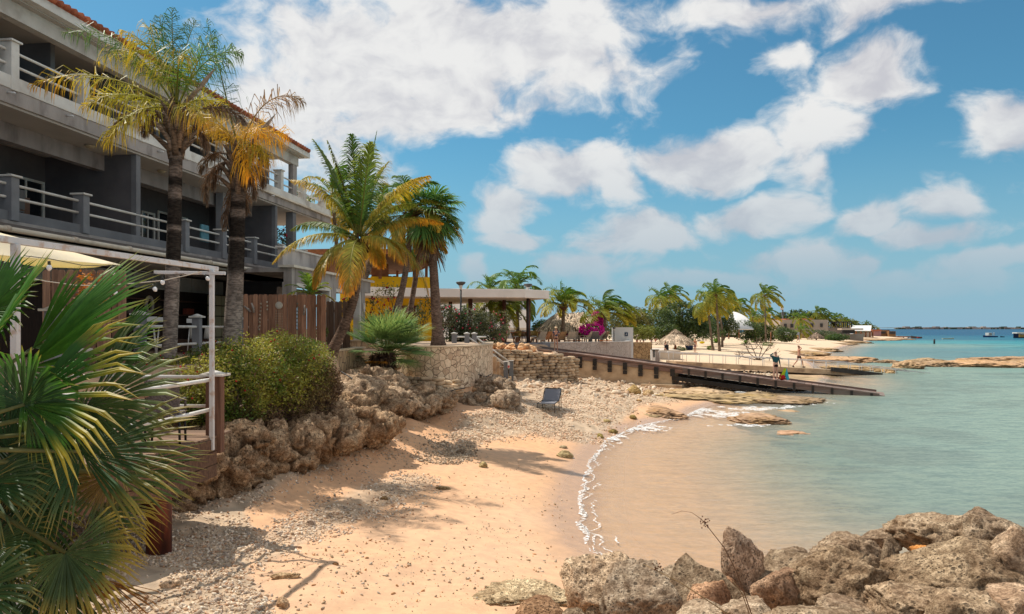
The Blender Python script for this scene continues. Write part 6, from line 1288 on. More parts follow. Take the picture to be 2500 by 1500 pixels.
def wallstrip(mb, path, z0, z1, th, col=None):
    """wall of thickness th along a plan curve, sea side first"""
    P_ = np.array(path); T = np.gradient(P_, axis=0); T /= np.linalg.norm(T, axis=1)[:, None]; Nn = np.stack([T[:, 1], -T[:, 0]], 1); n = len(P_)
    z0 = np.broadcast_to(z0, n); z1 = np.broadcast_to(z1, n); A = P_; B_ = P_-Nn*th
    V = np.vstack([np.c_[A, z0], np.c_[A, z1], np.c_[B_, z1], np.c_[B_, z0]]); i = np.arange(n-1)
    mb.add(V, [np.vstack([np.stack([i+k*n, i+1+k*n, i+1+((k+1) % 4)*n, i+((k+1) % 4)*n], 1) for k in range(4)]), np.array([[0, n, 2*n, 3*n], [4*n-1, 3*n-1, 2*n-1, n-1]])], col)
def curved_wall(label, pts, z0, z1, m, mcap, cap=.05, th=.35, n=30, name='stone_wall'):
    path = spline(pts, n); zz0 = np.interp(np.linspace(0, 1, n), np.linspace(0, 1, len(z0)), z0); c = (path[n//2][0], path[n//2][1], float(zz0.min()))
    t = thing(name, label, 'wall', c); mb = MB(); wallstrip(mb, path, zz0, z1, th); mb.build('wall_face', m, t)
    if mcap is not None: T = np.gradient(path, axis=0); T /= np.linalg.norm(T, axis=1)[:, None]; mb = MB(); wallstrip(mb, path+np.stack([T[:, 1], -T[:, 0]], 1)*.04, z1+.001, z1+cap, th+.10); mb.build('wall_cap', mcap, t)
    return t
curved_wall('tall curved wall clad in pale crazy stone round the skirted palm', [(-4.7, 29.2), (-4.25, 27.5), (-3.3, 26.75), (-2.3, 26.9), (-1.5, 28.2), (-1.05, 30.2), (-.88, 32.3), (-.95, 36.5)], [1.4, 1.6, 1.6, 1.6, 1.5], 3.12, M_CLAD, M_CAP)
curved_wall('short curved wall of upright split stones beside the small fan palm', [(-6.3, 22.3), (-5.75, 22.9), (-5.45, 24), (-5.35, 25.6), (-5.5, 27.5)], [2., 2.0], 3.08, M_CLADV, M_CAP)
curved_wall('low tan planter wall behind the leaning palm', [(-6.4, 28.2), (-5.3, 28.6), (-4.9, 29.6)], [3.0, 3.0], 3.32, M_CLADV, M_CAP, n=10)
M_DRYW = mat('stacked_stone', (.60, .45, .30), (.36, .25, .16), scale=2.2, rough=.95, bump=.6, bscale=22, attr=True, c3=(.20, .14, .10), s3=1.5)
def drywall(label, path, z0, z1, ch, sl_, seed, th=.3):
    g = np.random.RandomState(seed); P_ = np.array(path, float); seg = np.linalg.norm(np.diff(P_, axis=0), axis=1); S = np.r_[0, np.cumsum(seg)]; L = S[-1]; mb = MB()
    def at(s): return np.array([np.interp(s, S, P_[:, 0]), np.interp(s, S, P_[:, 1])])
    def zt(s): return float(np.interp(s/L, np.linspace(0, 1, len(z1)), z1))
    def zb(s): return float(np.interp(s/L, np.linspace(0, 1, len(z0)), z0))
    zz = min(z0)
    while zz < max(z1):
        h = ch*g.uniform(.7, 1.35); s = g.uniform(0, sl_)
        while s < L:
            w = sl_*g.uniform(.5, 1.6); zc = zz+h/2+.03*math.sin(s*2.1)
            if zb(s)-.1 < zc < zt(s)+g.uniform(-.06, .08):
                p = at(s+w/2); q = at(min(s+w/2+.05, L)); r = at(max(s+w/2-.05, 0)); an = math.atan2(*(q-r)[::-1])
                V0, Ft = ICO[2]; V = np.sign(V0)*np.abs(V0)**.62; V = V*(1+.12*fbm(V0*1.7+g.rand()*50, 2, 3))[:, None]*np.array((w*.53, th*.5, h*.56)); V = V@rotm((0, 1, 0), g.normal()*.05).T@_rz(an).T
                mb.add(V+np.array((*p, zc))+np.array((g.normal()*.02, g.normal()*.04, 0)), [Ft], np.array((1, .98, .95))*g.uniform(.65, 1.35), True)
            s += w
        zz += h*.98
    wallstrip(mb, [at(s)+(-.0, .18) for s in np.linspace(0, L, 12)], np.interp(np.linspace(0, 1, 12), np.linspace(0, 1, len(z0)), z0), np.interp(np.linspace(0, 1, 12), np.linspace(0, 1, len(z1)), z1)-.12, .3, (.35, .3, .25))
    c = (*at(L/2), min(z0)); return tag(mb.build('dry_stone_wall', M_DRYW, loc=c), label, 'wall')
drywall('long dry stone wall of flat stacked slabs below the ramp start', [(-1.6, 43.2), (-.2, 43.5), (1.4, 44.2), (2.9, 45.2), (4.0, 46.4)], [.8, .75, .6, .5, .45], [2.45, 2.5, 2.4, 2.15, 1.75], .15, .42, 1, .4)
drywall('low stepped dry stone wall under the curved clad wall', [(-4.6, 25.6), (-3.6, 25.3), (-2.6, 25.5), (-1.9, 26.1)], [1.45, 1.4, 1.35, 1.3], [2.35, 2.2, 2.05, 1.85], .11, .30, 2, .3)
ST = 'rough stone steps up from the beach'
for i, (px, py, y, w, d, lab) in enumerate(((1180, 968, 27.6, .55, .3, 'lowest broad stone step by the grey mound'), (1170, 951, 28.3, .42, .3, 'second stone step above the lowest'), (1160, 936, 29.0, .40, .3, 'third stone step, tan and thick'), (1145, 927, 29.8, .45, .3, 'top stone step below the clad wall'), (968, 897, 26.6, .22, .25, 'flat slab on the little pier beside the fan palm'))):
    rock('stone_step', lab, 'step', W(px, py, y), (w, d, .12), 700+i, 4, ST, rough=.12, col=(1.5, 1.25, 1.))
mb = MB()
for i in range(70): mb.ball(W(rnd.uniform(1200, 1305), rnd.uniform(842, 858), 48+rnd.uniform(-1, 1)), np.array((.17, .17, .14))*rnd.uniform(.6, 1.4), 2, col=np.array((1.5, 1.25, 1.))*rnd.uniform(.7, 1.2), disp=.2, seed=i)
mb.build('cobble_rubble', M_DRYW, kind='stuff')
# stairs with railings
sr = thing('stair_railing', 'white pipe handrails on grey capped posts beside the clad wall', 'railing', (-.7, 41, 1.))
UP = [(1109, 816, 39.5), (1140, 816, 40), (1158, 816, 41.5)]; LO = [(1235, 884, 41.6), (1248, 882, 42.6)]
for px, py, y in UP:
    q = W(px, py, y); mb = MB(); mb.box(q-(0, 0, .5), (.26, .26, 1.), col=(1.2, 1.2, 1.2)); p_ = mb.build('post', M_MID, sr, bevel=.01); mb = MB(); mb.box(q+(0, 0, .02), (.33, .33, .04)); mb.lathe(q+(0, 0, .04), [(.2, 0), (.02, .06)], 4); mb.build('post_cap', M_WHITE, p_)
for px, py, y in LO:
    q = W(px, py, y); mb = MB(); mb.box(q-(0, 0, .55), (.25, .25, 1.1), col=(.95, .98, .95)); p_ = mb.build('post', M_MID, sr, bevel=.01); mb = MB(); mb.box(q+(0, 0, .02), (.3, .3, .05)); mb.build('post_cap', M_WHITE, p_)
for (a, b) in ((UP[1], LO[0]), (UP[2], LO[1])):
    for dz in (-.12, -.5): mb = MB(); mb.tube([W(*a)+(0, 0, dz), W(*b)+(0, 0, dz)], .045, 8); mb.build('rail', M_WHITE, sr)
mb = MB(); mb.tube([W(1109, 823, 39.5), W(1140, 823, 40)], .045, 8); mb.build('rail', M_WHITE, sr); mb = MB(); mb.tube([W(1158, 823, 41.5), W(1186, 823, 42.5)], .045, 8); mb.build('rail', M_WHITE, sr)
q = W(1242, 892, 41.4); mb = MB(); mb.box(q, (.13, .02, .34)); sg = tag(mb.build('warning_sign', M_WHITE, loc=q), 'small white warning sign with a red panel on the stair posts', 'sign'); mb = MB(); mb.box(q-(0, .012, .08), (.10, .01, .13)); mb.build('red_panel', mat('red_paint', (.5, .03, .03), rough=.5), sg)
mb = MB()
for i in range(5): a = W(1190+9*i, 872+12*i, 40.8+.25*i); mb.box(a+(0, .3, -.6), (1.0, .45, 1.2), rz=-.15, col=(1., .95, .9))
tag(mb.build('concrete_steps', M_CONC, loc=W(1210, 900, 41)), 'narrow concrete steps between clad wall and dry stone wall', 'steps')
for lab, pts in (('black hose trailing from under the hedge', [W(828, 905, 21.6), W(850, 918, 21.2), W(868, 930, 21), W(885, 933, 21.4), W(905, 925, 21.9)]), ('black hose across the low stepped wall', [W(975, 935, 24.), W(1020, 950, 24.5), W(1080, 960, 24.7), W(1110, 952, 24.9), W(1135, 948, 25.3)]), ('black hose loop at the foot of the clad wall', [W(1140, 922, 28), W(1150, 910, 28.5), W(1165, 914, 28.8), W(1185, 920, 29), W(1200, 913, 29.5)])):
    mb = MB(); mb.tube(spline(pts, 24), .018, 6, col=(1, 1, 1)); tag(mb.build('hose', M_BLACK, loc=pts[0]), lab, 'hose')
# ---- long ramp
RS_ = np.array((2.64, 50., 2.25)); RT = np.array((21.0, 41.45, .02)); RU = unit(RT-RS_); RV = unit(np.array((-RU[1]*1., RU[0], 0))); RV = RV if RV[1] > 0 else -RV
def rp(s, v=0, z=0): return RS_+(RT-RS_)*s+RV*v+np.array((0, 0, z))
ramp = thing('boat_ramp', 'long brown wooden ramp sloping down into the water', 'ramp', rp(.4, 1, -1.))
S0 = -.24; WD = 2.4
nb = 64
for i in range(nb):
    s = S0+(1.-S0)*i/nb; s2 = S0+(1.-S0)*(i+.93)/nb; mb = MB(); a, b = rp(s), rp(s2); mb.add([a+(0, 0, -.05), b+(0, 0, -.05), b+RV*WD+(0, 0, -.05), a+RV*WD+(0, 0, -.05), a, b, b+RV*WD, a+RV*WD], [_BOXF[:, [0, 1, 2, 3]]*0+np.array([[0, 3, 2, 1], [4, 5, 6, 7], [0, 1, 5, 4], [1, 2, 6, 5], [2, 3, 7, 6], [3, 0, 4, 7]])], np.array((1, 1, 1))*rnd.uniform(.75, 1.3))
    mb.build('plank', M_PLANK, ramp)
def rbeam(name, s0, s1, v, z, w, h, m, col=(1, 1, 1)):
    mb = MB(); mb.beam(rp(s0, v, z), rp(s1, v, z), w, h, col=col); return mb.build(name, m, ramp)
for k, (z, h, c) in enumerate(((.05, .10, (1.25, 1.1, 1.)), (-.16, .26, (1.05, .95, .9)), (-.42, .2, (.85, .8, .78)))):
    if k < 2: rbeam('side_board', S0, .44, -.045-.012*k, z, .07, h, M_PLANK, c); rbeam('side_board', .4405, .985, -.045-.012*k, z*.9, .07, h, M_PLANK, np.array(c)*(.8, .95, 1.05))
rbeam('kerb_rail', S0, .98, WD+.03, .04, .08, .14, M_PLANK)
rbeam('under_beam', .405, .97, .15, -.66, .22, .24, M_SLIME); rbeam('under_beam', .405, .97, WD-.3, -.6, .22, .24, M_SLIME)
for i in range(18):
    s = .105+.0506*i; mb = MB(); a = rp(s, -.115, -.16 if i > 6 else -.3); mb.beam(a+(0, 0, .22), a-(0, 0, .24), .03, .28 if i < 7 else .14, up=unit(np.array((RU[0], RU[1], 0)))); b_ = mb.build('bracket', M_SLIME, ramp)
    if i < 6 and i % 1 == 0 and s < .44: mb = MB(); mb.beam(a-(0, 0, .27), a-(0, 0, .52), .05, .28, up=unit(np.array((RU[0], RU[1], 0)))); mb.build('bolt_plate', M_SLIME, b_)
for s, w in ((.645, .3), (.70, .34)):
    for v in (.15, WD-.3):
        a = rp(s, v, -.75); mb = MB(); mb.box((a[0], a[1], (a[2]-.3)/2), (w, w, a[2]+.3)); mb.build('leg', M_SLIME, ramp)
rw = thing('ramp_wall', 'stained concrete wall carrying the upper part of the ramp', 'wall', rp(.2, .2, -2.2)); mb = MB()
a, b = rp(-.02, .0, -.31), rp(.405, .0, -.31); V = []
for p, zb in ((a, .1), (b, -.15)):
    for v in (.0, 2.3): q = p+RV*v; V += [(q[0], q[1], zb), (q[0], q[1], p[2])]
mb.add(V, [np.array([[0, 4, 5, 1], [2, 3, 7, 6], [1, 5, 7, 3], [4, 6, 7, 5], [0, 1, 3, 2], [0, 2, 6, 4]])]); mb.build('wall_face', M_CONC, rw)
mb = MB(); c = rp(.375, .3, 0); mb.box((c[0], c[1]-.1, .12), (2.6, 1.4, .32), rz=math.atan2(RU[1], RU[0])); mb.build('footing', M_CONC, rw)
# ---- railed walkway beyond
K0 = np.array((12.7, 57., 1.28)); K1 = np.array((27.0, 60., .42)); K2 = np.array((30.4, 61.2, -.02)); K3 = np.array((36.2, 63., -.75))
ww = thing('walkway', 'low concrete walkway with double steel handrails running into the sea', 'walkway', (20, 58.5, .5))
def kp(s):
    return K0+(K1-K0)*s if s <= 1 else (K1+(K2-K1)*(s-1)/.24 if s < 1.24 else K2+(K3-K2)*(s-1.24)/.4)
kv = unit(np.array((-(K1-K0)[1], (K1-K0)[0], 0)))
mb = MB()
for s0, s1 in ((0, 1), (1, 1.22)):
    a, b = kp(s0), kp(s1); V = []
    for p in (a, b):
        for v in (0, 1.9): q = p+kv*v; V += [(q[0], q[1], p[2]-.4), (q[0], q[1], p[2])]
    mb.add(V, [np.array([[0, 4, 5, 1], [2, 3, 7, 6], [1, 5, 7, 3], [4, 6, 7, 5], [0, 1, 3, 2], [0, 2, 6, 4]])])
mb.build('walkway_slab', M_CONC, ww); mb = MB(); a, b = kp(.92), kp(1.25); mb.beam(a-kv*.15+(0, 0, .03), b-kv*.15+(0, 0, -.02), .35, .35, col=(1, 1, 1)); mb.build('edge_beam', M_SLIME, ww)
for v in (.1, 1.8):
    for h in (.70, .62): mb = MB(); mb.tube([kp(s)+kv*v+(0, 0, h) for s in (-.05, 0, .5, 1, 1.24, 1.62)], .024, 6); mb.build('handrail', M_METAL, ww)
    for i in range(19):
        s = -.04+i*.078; p = kp(s)+kv*v; mb = MB(); mb.tube([p-(0, 0, .1), p+(0, 0, .70)], .022, 6); mb.build('rail_post', M_METAL, ww)
# ---- lounger on the rubble
def lounger():
    p = P(1342, 1000); c = thing0('sun_lounger', 'grey mesh sun lounger with raised back on the rubble beach', 'sun lounger', p+(0, 0, .02), rz=R(-12)); M = mat('grey_mesh_fabric', (.22, .215, .235), (.17, .165, .185), scale=60, rough=.8, coord='obj')
    mb = MB(); mb.add([(-.31, -.95, .30), (.31, -.95, .30), (.31, -.35, .27), (-.31, -.35, .27), (.31, .30, .30), (-.31, .30, .30)], [np.array([[0, 1, 2, 3], [3, 2, 4, 5]])]); o = mb.build('seat', M, c); o.modifiers.new('s', 'SOLIDIFY').thickness = .012
    mb = MB(); mb.add([(-.31, .30, .30), (.31, .30, .30), (.31, .88, .72), (-.31, .88, .72)], [np.array([[0, 1, 2, 3]])]); o = mb.build('backrest', M, c); o.modifiers.new('s', 'SOLIDIFY').thickness = .012
    mb = MB()
    for s in (-.33, .33): mb.tube([(s, -.97, .30), (s, .3, .31), (s, .88, .73)], .016, 6)
    for y, z in ((-.97, .30), (.88, .73), (.3, .3)): mb.tube([(-.33, y, z), (.33, y, z)], .016, 6)
    mb.build('frame', M_BLACK, c)
    for y, h in ((-.85, .30), (.25, .31), (.80, .66)): 
        for s in (-.33, .33): mb = MB(); mb.tube([(s, y, h), (s*1.02, y-.02, -.05)], .015, 6, col=(3, 2, 1.5)); mb.build('leg', M_BLACK, c)
lounger()
# ---- flat roofed restaurant
rs = thing('restaurant_pavilion', 'open restaurant pavilion under a wide flat cream roof on brown columns', 'pavilion', (-2, 54, 2.95)); M_PLAS = mat('cream_plaster', (.80, .72, .66), (.72, .64, .58), scale=.7, rough=.9, attr=True, bump=.1, bscale=30)
def X(px, y): return (px-CX)/F*y
pl = [(X(885, 48.6), 48.6), (X(960, 49.6), 49.6), (X(1065, 50.8), 50.8), (X(1165, 51.3), 51.3), (X(1282, 51.8), 51.8), (X(1341, 53.8), 53.8), (X(1294, 57), 57), (X(1168, 62), 62), (X(1067, 68), 68), (X(900, 70), 70)]
mb = MB(); mb.prism(pl, 5.98, 6.58); mb.build('flat_roof', M_PLAS, rs, bevel=.03)
M_COL = mat('brown_column', (.13, .055, .035), (.08, .035, .025), scale=3, rough=.7, attr=True)
for px, y, w in ((1148.5, 53.6, .32), (1231, 56, .27), (1290, 53.6, .33), (1100, 60, .3)): mb = MB(); x = X(px, y); mb.tube([(x, y, 2.6), (x, y, 5.98)], w*.5, 14); mb.build('column', M_COL, rs)
mb = MB(); mb.box((X(1252, 53), 54.2, 2.63), (5.4, 2.2, .3), col=(.8, .85, .95)); mb.build('floor_edge', M_STUCCO, rs)
M_YEL = mat('yellow_stucco', (.92, .52, .012), (.86, .47, .01), scale=1.2, rough=.85, attr=True, bump=.1, bscale=40)
yb = thing('yellow_building', 'bright yellow building with a roof terrace behind the leaning palm', 'building', (-8.5, 56, 2.95)); mb = MB()
mb.prism([(X(830, 52.5), 52.5), (X(1066, 53.2), 53.2), (X(1066, 62), 62), (X(830, 62), 62)], 2.9, 7.45); mb.build('wall', M_YEL, yb, bevel=.02)
mb = MB(); mb.prism([(X(905, 52.2), 52.2), (X(1056, 52.9), 52.9), (X(1056, 53.1), 53.1), (X(905, 52.4), 52.4)], 6.582, 7.5); mb.build('parapet', M_YEL, yb); mb = MB(); mb.prism([(X(1057, 52.8), 52.8), (X(1068, 52.8), 52.8), (X(1068, 53.2), 53.2), (X(1057, 53.2), 53.2)], 6.582, 7.42); mb.build('corner_pier', M_YEL, yb)
x0, x1, y_ = X(982, 52.85), X(1020, 52.85), 52.85; mb = MB(); mb.box(((x0+x1)/2, y_, 4.2), (x1-x0, .12, 2.5)); dd_ = mb.build('door', mat('mahogany_door', (.16, .03, .02), (.10, .02, .015), scale=5, rough=.5, stretch=(6, 1, 1)), yb)
for k in (-.27, .27):
    for j in range(3): mb = MB(); mb.box(((x0+x1)/2+k, y_-.07, 3.5+.75*j), (.4, .03, .55), col=(.6, .6, .6)); mb.build('door_panel', MATS['mahogany_door'], dd_)
M_TIMB = mat('orange_timber', (.33, .12, .045), (.20, .075, .03), scale=3, rough=.7, attr=True, stretch=(1, 1, 3)); M_REED = mat('reed_ceiling', (.26, .13, .07), (.13, .065, .035), scale=9, rough=.95, bump=.8, bscale=30, attr=True, stretch=(1, 4, 1))
tt = thing('roof_terrace_shelter', 'low hipped reed roof on timber posts over the yellow roof terrace', 'roof terrace', (-9, 58, 7.5))
ring = [(X(690, 50), 50), (X(880, 49.5), 49.5), (X(1050, 50.5), 50.5), (X(1068, 55), 55), (X(1030, 63), 63), (X(975, 68), 68), (X(800, 70), 70), (X(680, 60), 60)]; zt = [8.98, 9.04, 9.0, 9.05, 9.0, 9.0, 9.0, 9.0]
V = [(x, y, z) for (x, y), z in zip(ring, zt)]+[(X(880, 58), 58, 9.75)]; mb = MB(); mb.add(V, [np.array([[i, (i+1) % 8, 8] for i in range(8)])]); o = mb.build('roof', M_REED, tt); o.modifiers.new('s', 'SOLIDIFY').thickness = .12
for i in range(8):
    a = np.array((*ring[i], zt[i])); b = np.array((*ring[(i+1) % 8], zt[(i+1) % 8])); mb = MB(); mb.beam(a, b, .08, .34); mb.build('fascia_board', M_TIMB, tt)
for px, y in ((800, 51.5), (928, 52.), (1011, 55), (1041, 56.5), (945, 60), (970, 66)): mb = MB(); mb.box((X(px, y), y, 8.2), (.2, .2, 1.75)); mb.build('post', M_TIMB, tt)
for (a, b) in (((905, 52.6), (928, 52.6)), ((928, 52.6), (948, 52.6))): mb = MB(); mb.box((X((a[0]+b[0])/2, 52.6), 52.7, 7.8), (.6, .05, .7)); mb.build('bench_back', M_TIMB, tt)
for px in (952, 963): mb = MB(); q = W(px, 679, 53.5); mb.ball(q, (.22, .2, .16), 2, col=(.25, .3, .36)); tag(mb.build('terrace_chair', M_BLACK, loc=q), ['grey chair back behind the yellow parapet, nearer the post', 'grey chair back behind the yellow parapet, farther from the post'][px > 955], 'chair', 'chairs on the roof terrace')
# lamps on posts
def lamp(px, py, y, zb, lab, sc=1.):
    q = W(px, py, y); t = thing('street_lamp', lab, 'street lamp', (q[0], y, zb), 'slim dark lamp posts'); mb = MB(); mb.tube([(q[0], y, zb), (q[0], y, q[2]-.45*sc)], .06*sc, 8); mb.build('pole', M_BLACK, t)
    mb = MB(); mb.lathe((q[0], y, q[2]-.5*sc), [(.06*sc, 0), (.08*sc, .1*sc), (.13*sc, .25*sc), (.14*sc, .28*sc)], 12, col=(1, 1, 1)); mb.build('lamp_glass', M_METAL, t); mb = MB(); mb.lathe((q[0], y, q[2]-.24*sc), [(.10*sc, 0), (.27*sc, .12*sc), (.32*sc, .22*sc), (.26*sc, .26*sc), (.02, .28*sc)], 14, col=(4, 3.6, 3.4)); mb.build('lamp_head', M_BLACK, t)
lamp(1125, 689, 48., 2.9, 'dark lamp post in front of the flat roof by the oleander'); lamp(1289, 694, 52.9, 2.6, 'dark lamp post in front of the brown column by the tables'); lamp(1262, 744, 70, 2.9, 'thin lamp post seen through the restaurant', .9); lamp(1499, 800, 61, 2.7, 'short dark lamp post at the white wall', .5)
# white building with handwritten sign behind the restaurant
wb = thing('white_building', 'white two storey building with a handwritten name band behind the restaurant', 'building', (0, 95, 2.)); 
mb = MB(); mb.bx(X(1062, 95), X(1290, 95), 95, 103, 1.5, 8.2); mb.build('wall', mat('bright_white', (.72, .70, .68), (.66, .64, .62), scale=.5, rough=.8, attr=True), wb); M_BW = MATS['bright_white']
mb = MB(); mb.bx(X(1215, 94), X(1290, 94), 93.9, 94.99, 3.9, 6.2); mb.build('name_band', M_BW, wb)
for i in range(6): mb = MB(); x = X(1242+8*i, 94.9); mb.box((x, 94.93, 7.2), (.22, .08, 1.7), col=(.4, .42, .5)); mb.build('window', M_STUCCO, wb)
for i in range(4): mb = MB(); x = X(1238+14*i, 94.9); mb.box((x, 94.93, 2.8), (.6, .08, 1.6), col=(.7, .75, .85) if i != 2 else (.9, .6, .4)); mb.build('window', M_STUCCO, wb)
mb = MB(); mb.box((X(1068, 94), 94.9, 4.6), (1.2, .1, 2.6)); mb.build('shutter', MATS['mahogany_door'], wb)
def text(s, size, loc, m, parent=None, name='lettering', rz=0, space=1.):
    cu = bpy.data.curves.new('t', 'FONT'); cu.body = s; cu.size = size; cu.extrude = .01; cu.align_x = 'CENTER'; cu.space_character = space; o = bpy.data.objects.new('t', cu); COL.objects.link(o)
    dg = bpy.context.evaluated_depsgraph_get(); dg.update(); me = bpy.data.meshes.new_from_object(o.evaluated_get(dg)); bpy.data.objects.remove(o); me.materials.clear(); me.materials.append(m)
    t = bpy.data.objects.new(name, me); COL.objects.link(t); t.rotation_euler = (R(90), 0, rz); t.location = Vector(loc)-Vector(ORG[parent.name]) if parent is not None else Vector(loc); t.parent = parent; ORG[t.name] = (0, 0, 0); return t
text('Even So', .95, (X(1250, 93.8), 93.85, 4.9), M_BLACK, wb, space=1.3)
# tables and chairs of the restaurant
def rtable(px, y, lab, w=1.1):
    y += 3.2
    x = X(px, y); c = thing0('dining_table', lab, 'table', (x, y, 2.79), 'dining tables of the restaurant', .2); mb = MB(); mb.box((0, 0, .74), (w, .8, .05)); mb.build('table_top', M_TIMB, c, bevel=.01)
    for s in (-1, 1):
        for k in (-1, 1): mb = MB(); mb.beam((s*w*.2, k*.25, .72), (s*w*.42, k*.3, 0), .07, .07, up=(0, 1, 0)); mb.build('leg', M_TIMB, c)
    return c
def tub(px, y, rz, lab, col, z=2.79, grp='tub chairs at the restaurant tables'):
    y += 3.2
    c = thing0('tub_chair', lab, 'chair', (X(px, y), y, z), grp, rz); mb = MB(); th = np.linspace(-2.2, 2.2, 15)-math.pi/2
    V = [(.3*math.cos(a), .3*math.sin(a), .42) for a in th]+[(.34*math.cos(a), .34*math.sin(a), .64+.22*math.cos((a+math.pi/2)*.7)) for a in th]; mb.add(V, [np.array([[i, i+1, i+16, i+15] for i in range(14)])], col, True); o = mb.build('backrest', M_HEDGE, c); o.modifiers.new('s', 'SOLIDIFY').thickness = .03
    mb = MB(); mb.lathe((0, 0, .40), [(.05, 0), (.29, .01), (.29, .07), (.1, .09)], 14, col=(.5, .45, .4)); mb.build('seat', M_HEDGE, c)
    for a in range(4): mb = MB(); an = a*1.57+.78; mb.beam((.2*math.cos(an), .2*math.sin(an), .42), (.27*math.cos(an), .27*math.sin(an), 0), .04, .04, up=(0, 1, 0)); mb.build('leg', M_TIMB, c)
rtable(1243, 50.4, 'wooden table with splayed legs beside the seated diners'); rtable(1278, 52.5, 'wooden table behind the yellow tub chair'); rtable(1312, 54.5, 'wooden table at the open end of the restaurant', .9); rtable(1215, 53.5, 'wooden table behind the seated diners')
YC = (.34, .22, .06)
tub(1262, 50.2, 2.6, 'mustard tub chair right of the splayed table', YC); tub(1303, 50.6, 3.0, 'mustard tub chair beside the lamp column', YC); tub(1228, 52.4, .4, 'mustard tub chair behind the diners table', YC); tub(1275, 54.2, -.6, 'brown tub chair at the rear table', (.25, .15, .08)); tub(1318, 56., 2., 'beige tub chair near the sun terrace', (.4, .3, .2))
# ---- sun terrace with thatched roof and pale curved wall
curved_wall('pale curved wall of crazy paving below the sun terrace', [(X(1328, 56), 56), (X(1390, 56.6), 56.6), (X(1450, 57.6), 57.6), (X(1500, 59), 59), (X(1530, 61), 61), (X(1545, 64), 64)], [.9, .9], 2.74, M_CRAZY, M_BW, .04, th=.3)
mb = MB(); mb.beam((X(1298, 52), 53.5, 2.40), (X(1330, 56), 55.9, 2.78), .35, .12); tag(mb.build('sloping_kerb', M_BW, loc=(X(1315, 54), 54, 2.5)), 'white sloping kerb leading up to the pale curved wall', 'kerb')
sw = thing('white_wall', 'short tall white wall with a dark poster at the end of the sun terrace', 'wall', (X(1522, 63), 63, 1.6)); mb = MB(); mb.bx(X(1495, 63), X(1546, 63), 63, 63.3, 1.2, 3.92); mb.build('wall_face', M_BW, sw)
mb = MB(); mb.box((X(1529, 63), 62.97, 3.33), (.28, .04, .32), col=(2, 3, 5)); ps = mb.build('poster', M_BLACK, sw); mb = MB(); mb.ball((X(1529, 63), 62.95, 3.33), (.06, .01, .09), 1, col=(.6, .6, .6)); mb.build('poster_picture', M_HEDGE, ps)
mb = MB(); mb.tube([(X(1528, 62.8), 62.8, 2.6), (X(1528, 62.8), 62.8, 3.05), (X(1540, 62.8), 62.8, 3.05)], .02, 6); mb.build('handrail', M_METAL, sw)
M_THATCH = mat('straw_thatch', (1, 1, 1), (.62, .6, .58), scale=12, rough=.95, attr=True, spec=.1)
def thatch(mb, c, rx, ry, zt, zb, n, seed, ridge=0., c0=(.80, .63, .46), c1=(.40, .28, .19), ln=.55, w=.05):
    g = np.random.RandomState(seed); c = np.array(c)
    mb.add([(c[0]+rx*.97*math.cos(a)+ridge*np.sign(math.cos(a)), c[1]+ry*.97*math.sin(a), zb) for a in np.linspace(0, 6.283, 24, endpoint=False)]+[(c[0]-ridge, c[1], zt), (c[0]+ridge, c[1], zt)],
           [np.array([[i, (i+1) % 24, 25 if math.cos((i+.5)*.2618) > 0 else 24] for i in range(24)])], c1)
    a = g.uniform(0, 6.283, n); t = g.rand(n)**.6; r0 = t; x = c[0]+rx*r0*np.cos(a)+ridge*np.sign(np.cos(a))*np.where(g.rand(n) < .6, 1, g.uniform(-1, 1, n)); y = c[1]+ry*r0*np.sin(a); z = zt+(zb-zt)*r0+.03
    d = np.stack([rx*np.cos(a), ry*np.sin(a), np.full(n, zb-zt)*1.15], 1)+g.normal(size=(n, 3))*.12*rx; d = unit_rows(d); s = unit_rows(np.stack([-np.sin(a), np.cos(a), 0*a], 1)+g.normal(size=(n, 3))*.15); L = ln*g.uniform(.6, 1.3, (n, 1))
    p = np.stack([x, y, z], 1); up = np.array((0, 0, .05)); V = np.stack([p-s*w, p+s*w, p+d*L+s*w*.3-up*(t[:, None] > .85)*3, p+d*L-s*w*.3-up*(t[:, None] > .85)*3], 1)
    cc = np.array(c0)*(1-g.rand(n, 1)**2)+np.array(c1)*g.rand(n, 1)**2; cc = cc*g.uniform(.6, 1.35, (n, 1)); mb.add(V.reshape(-1, 3), [np.arange(4*n).reshape(n, 4)], np.repeat(cc, 4, 0))
ph = thing('thatched_shelter', 'big thatched roof on posts over the sun terrace', 'thatched shelter', (X(1392, 62), 62, 2.7)); mb = MB(); thatch(mb, (X(1392, 62), 62), 1.75, 2.2, 5.2, 3.9, 7000, 5, ridge=1.0, ln=.6, w=.045); mb.build('thatch', M_THATCH, ph)
for px, y in ((1348, 60.8), (1403, 60.5), (1414, 61.5), (1440, 62.5), (1365, 63)): mb = MB(); mb.tube([(X(px, y), y, 2.5), (X(px, y), y, 4.3)], .09, 8); mb.build('post', M_TIMB, ph)
pp = P(1649, 862); pu = thing('thatched_parasol', 'round thatched parasol on one post on the sand', 'thatched parasol', pp); yy = pp[1]; rr_ = 41/F*yy; zt_ = H-(807-HY)/F*yy; zb_ = H-(834-HY)/F*yy
mb = MB(); thatch(mb, pp[:2], rr_, rr_, zt_, zb_, 5200, 6, ln=.5, w=.05); thatch(mb, pp[:2], rr_*.3, rr_*.3, zt_+.15, zt_-.25, 500, 7, ln=.4, w=.04, c0=(.32, .24, .17)); mb.build('thatch', M_THATCH, pu); mb = MB(); mb.tube([pp-(0, 0, .2), (pp[0], pp[1], zt_)], .15, 10); mb.build('post', M_TIMB, pu)
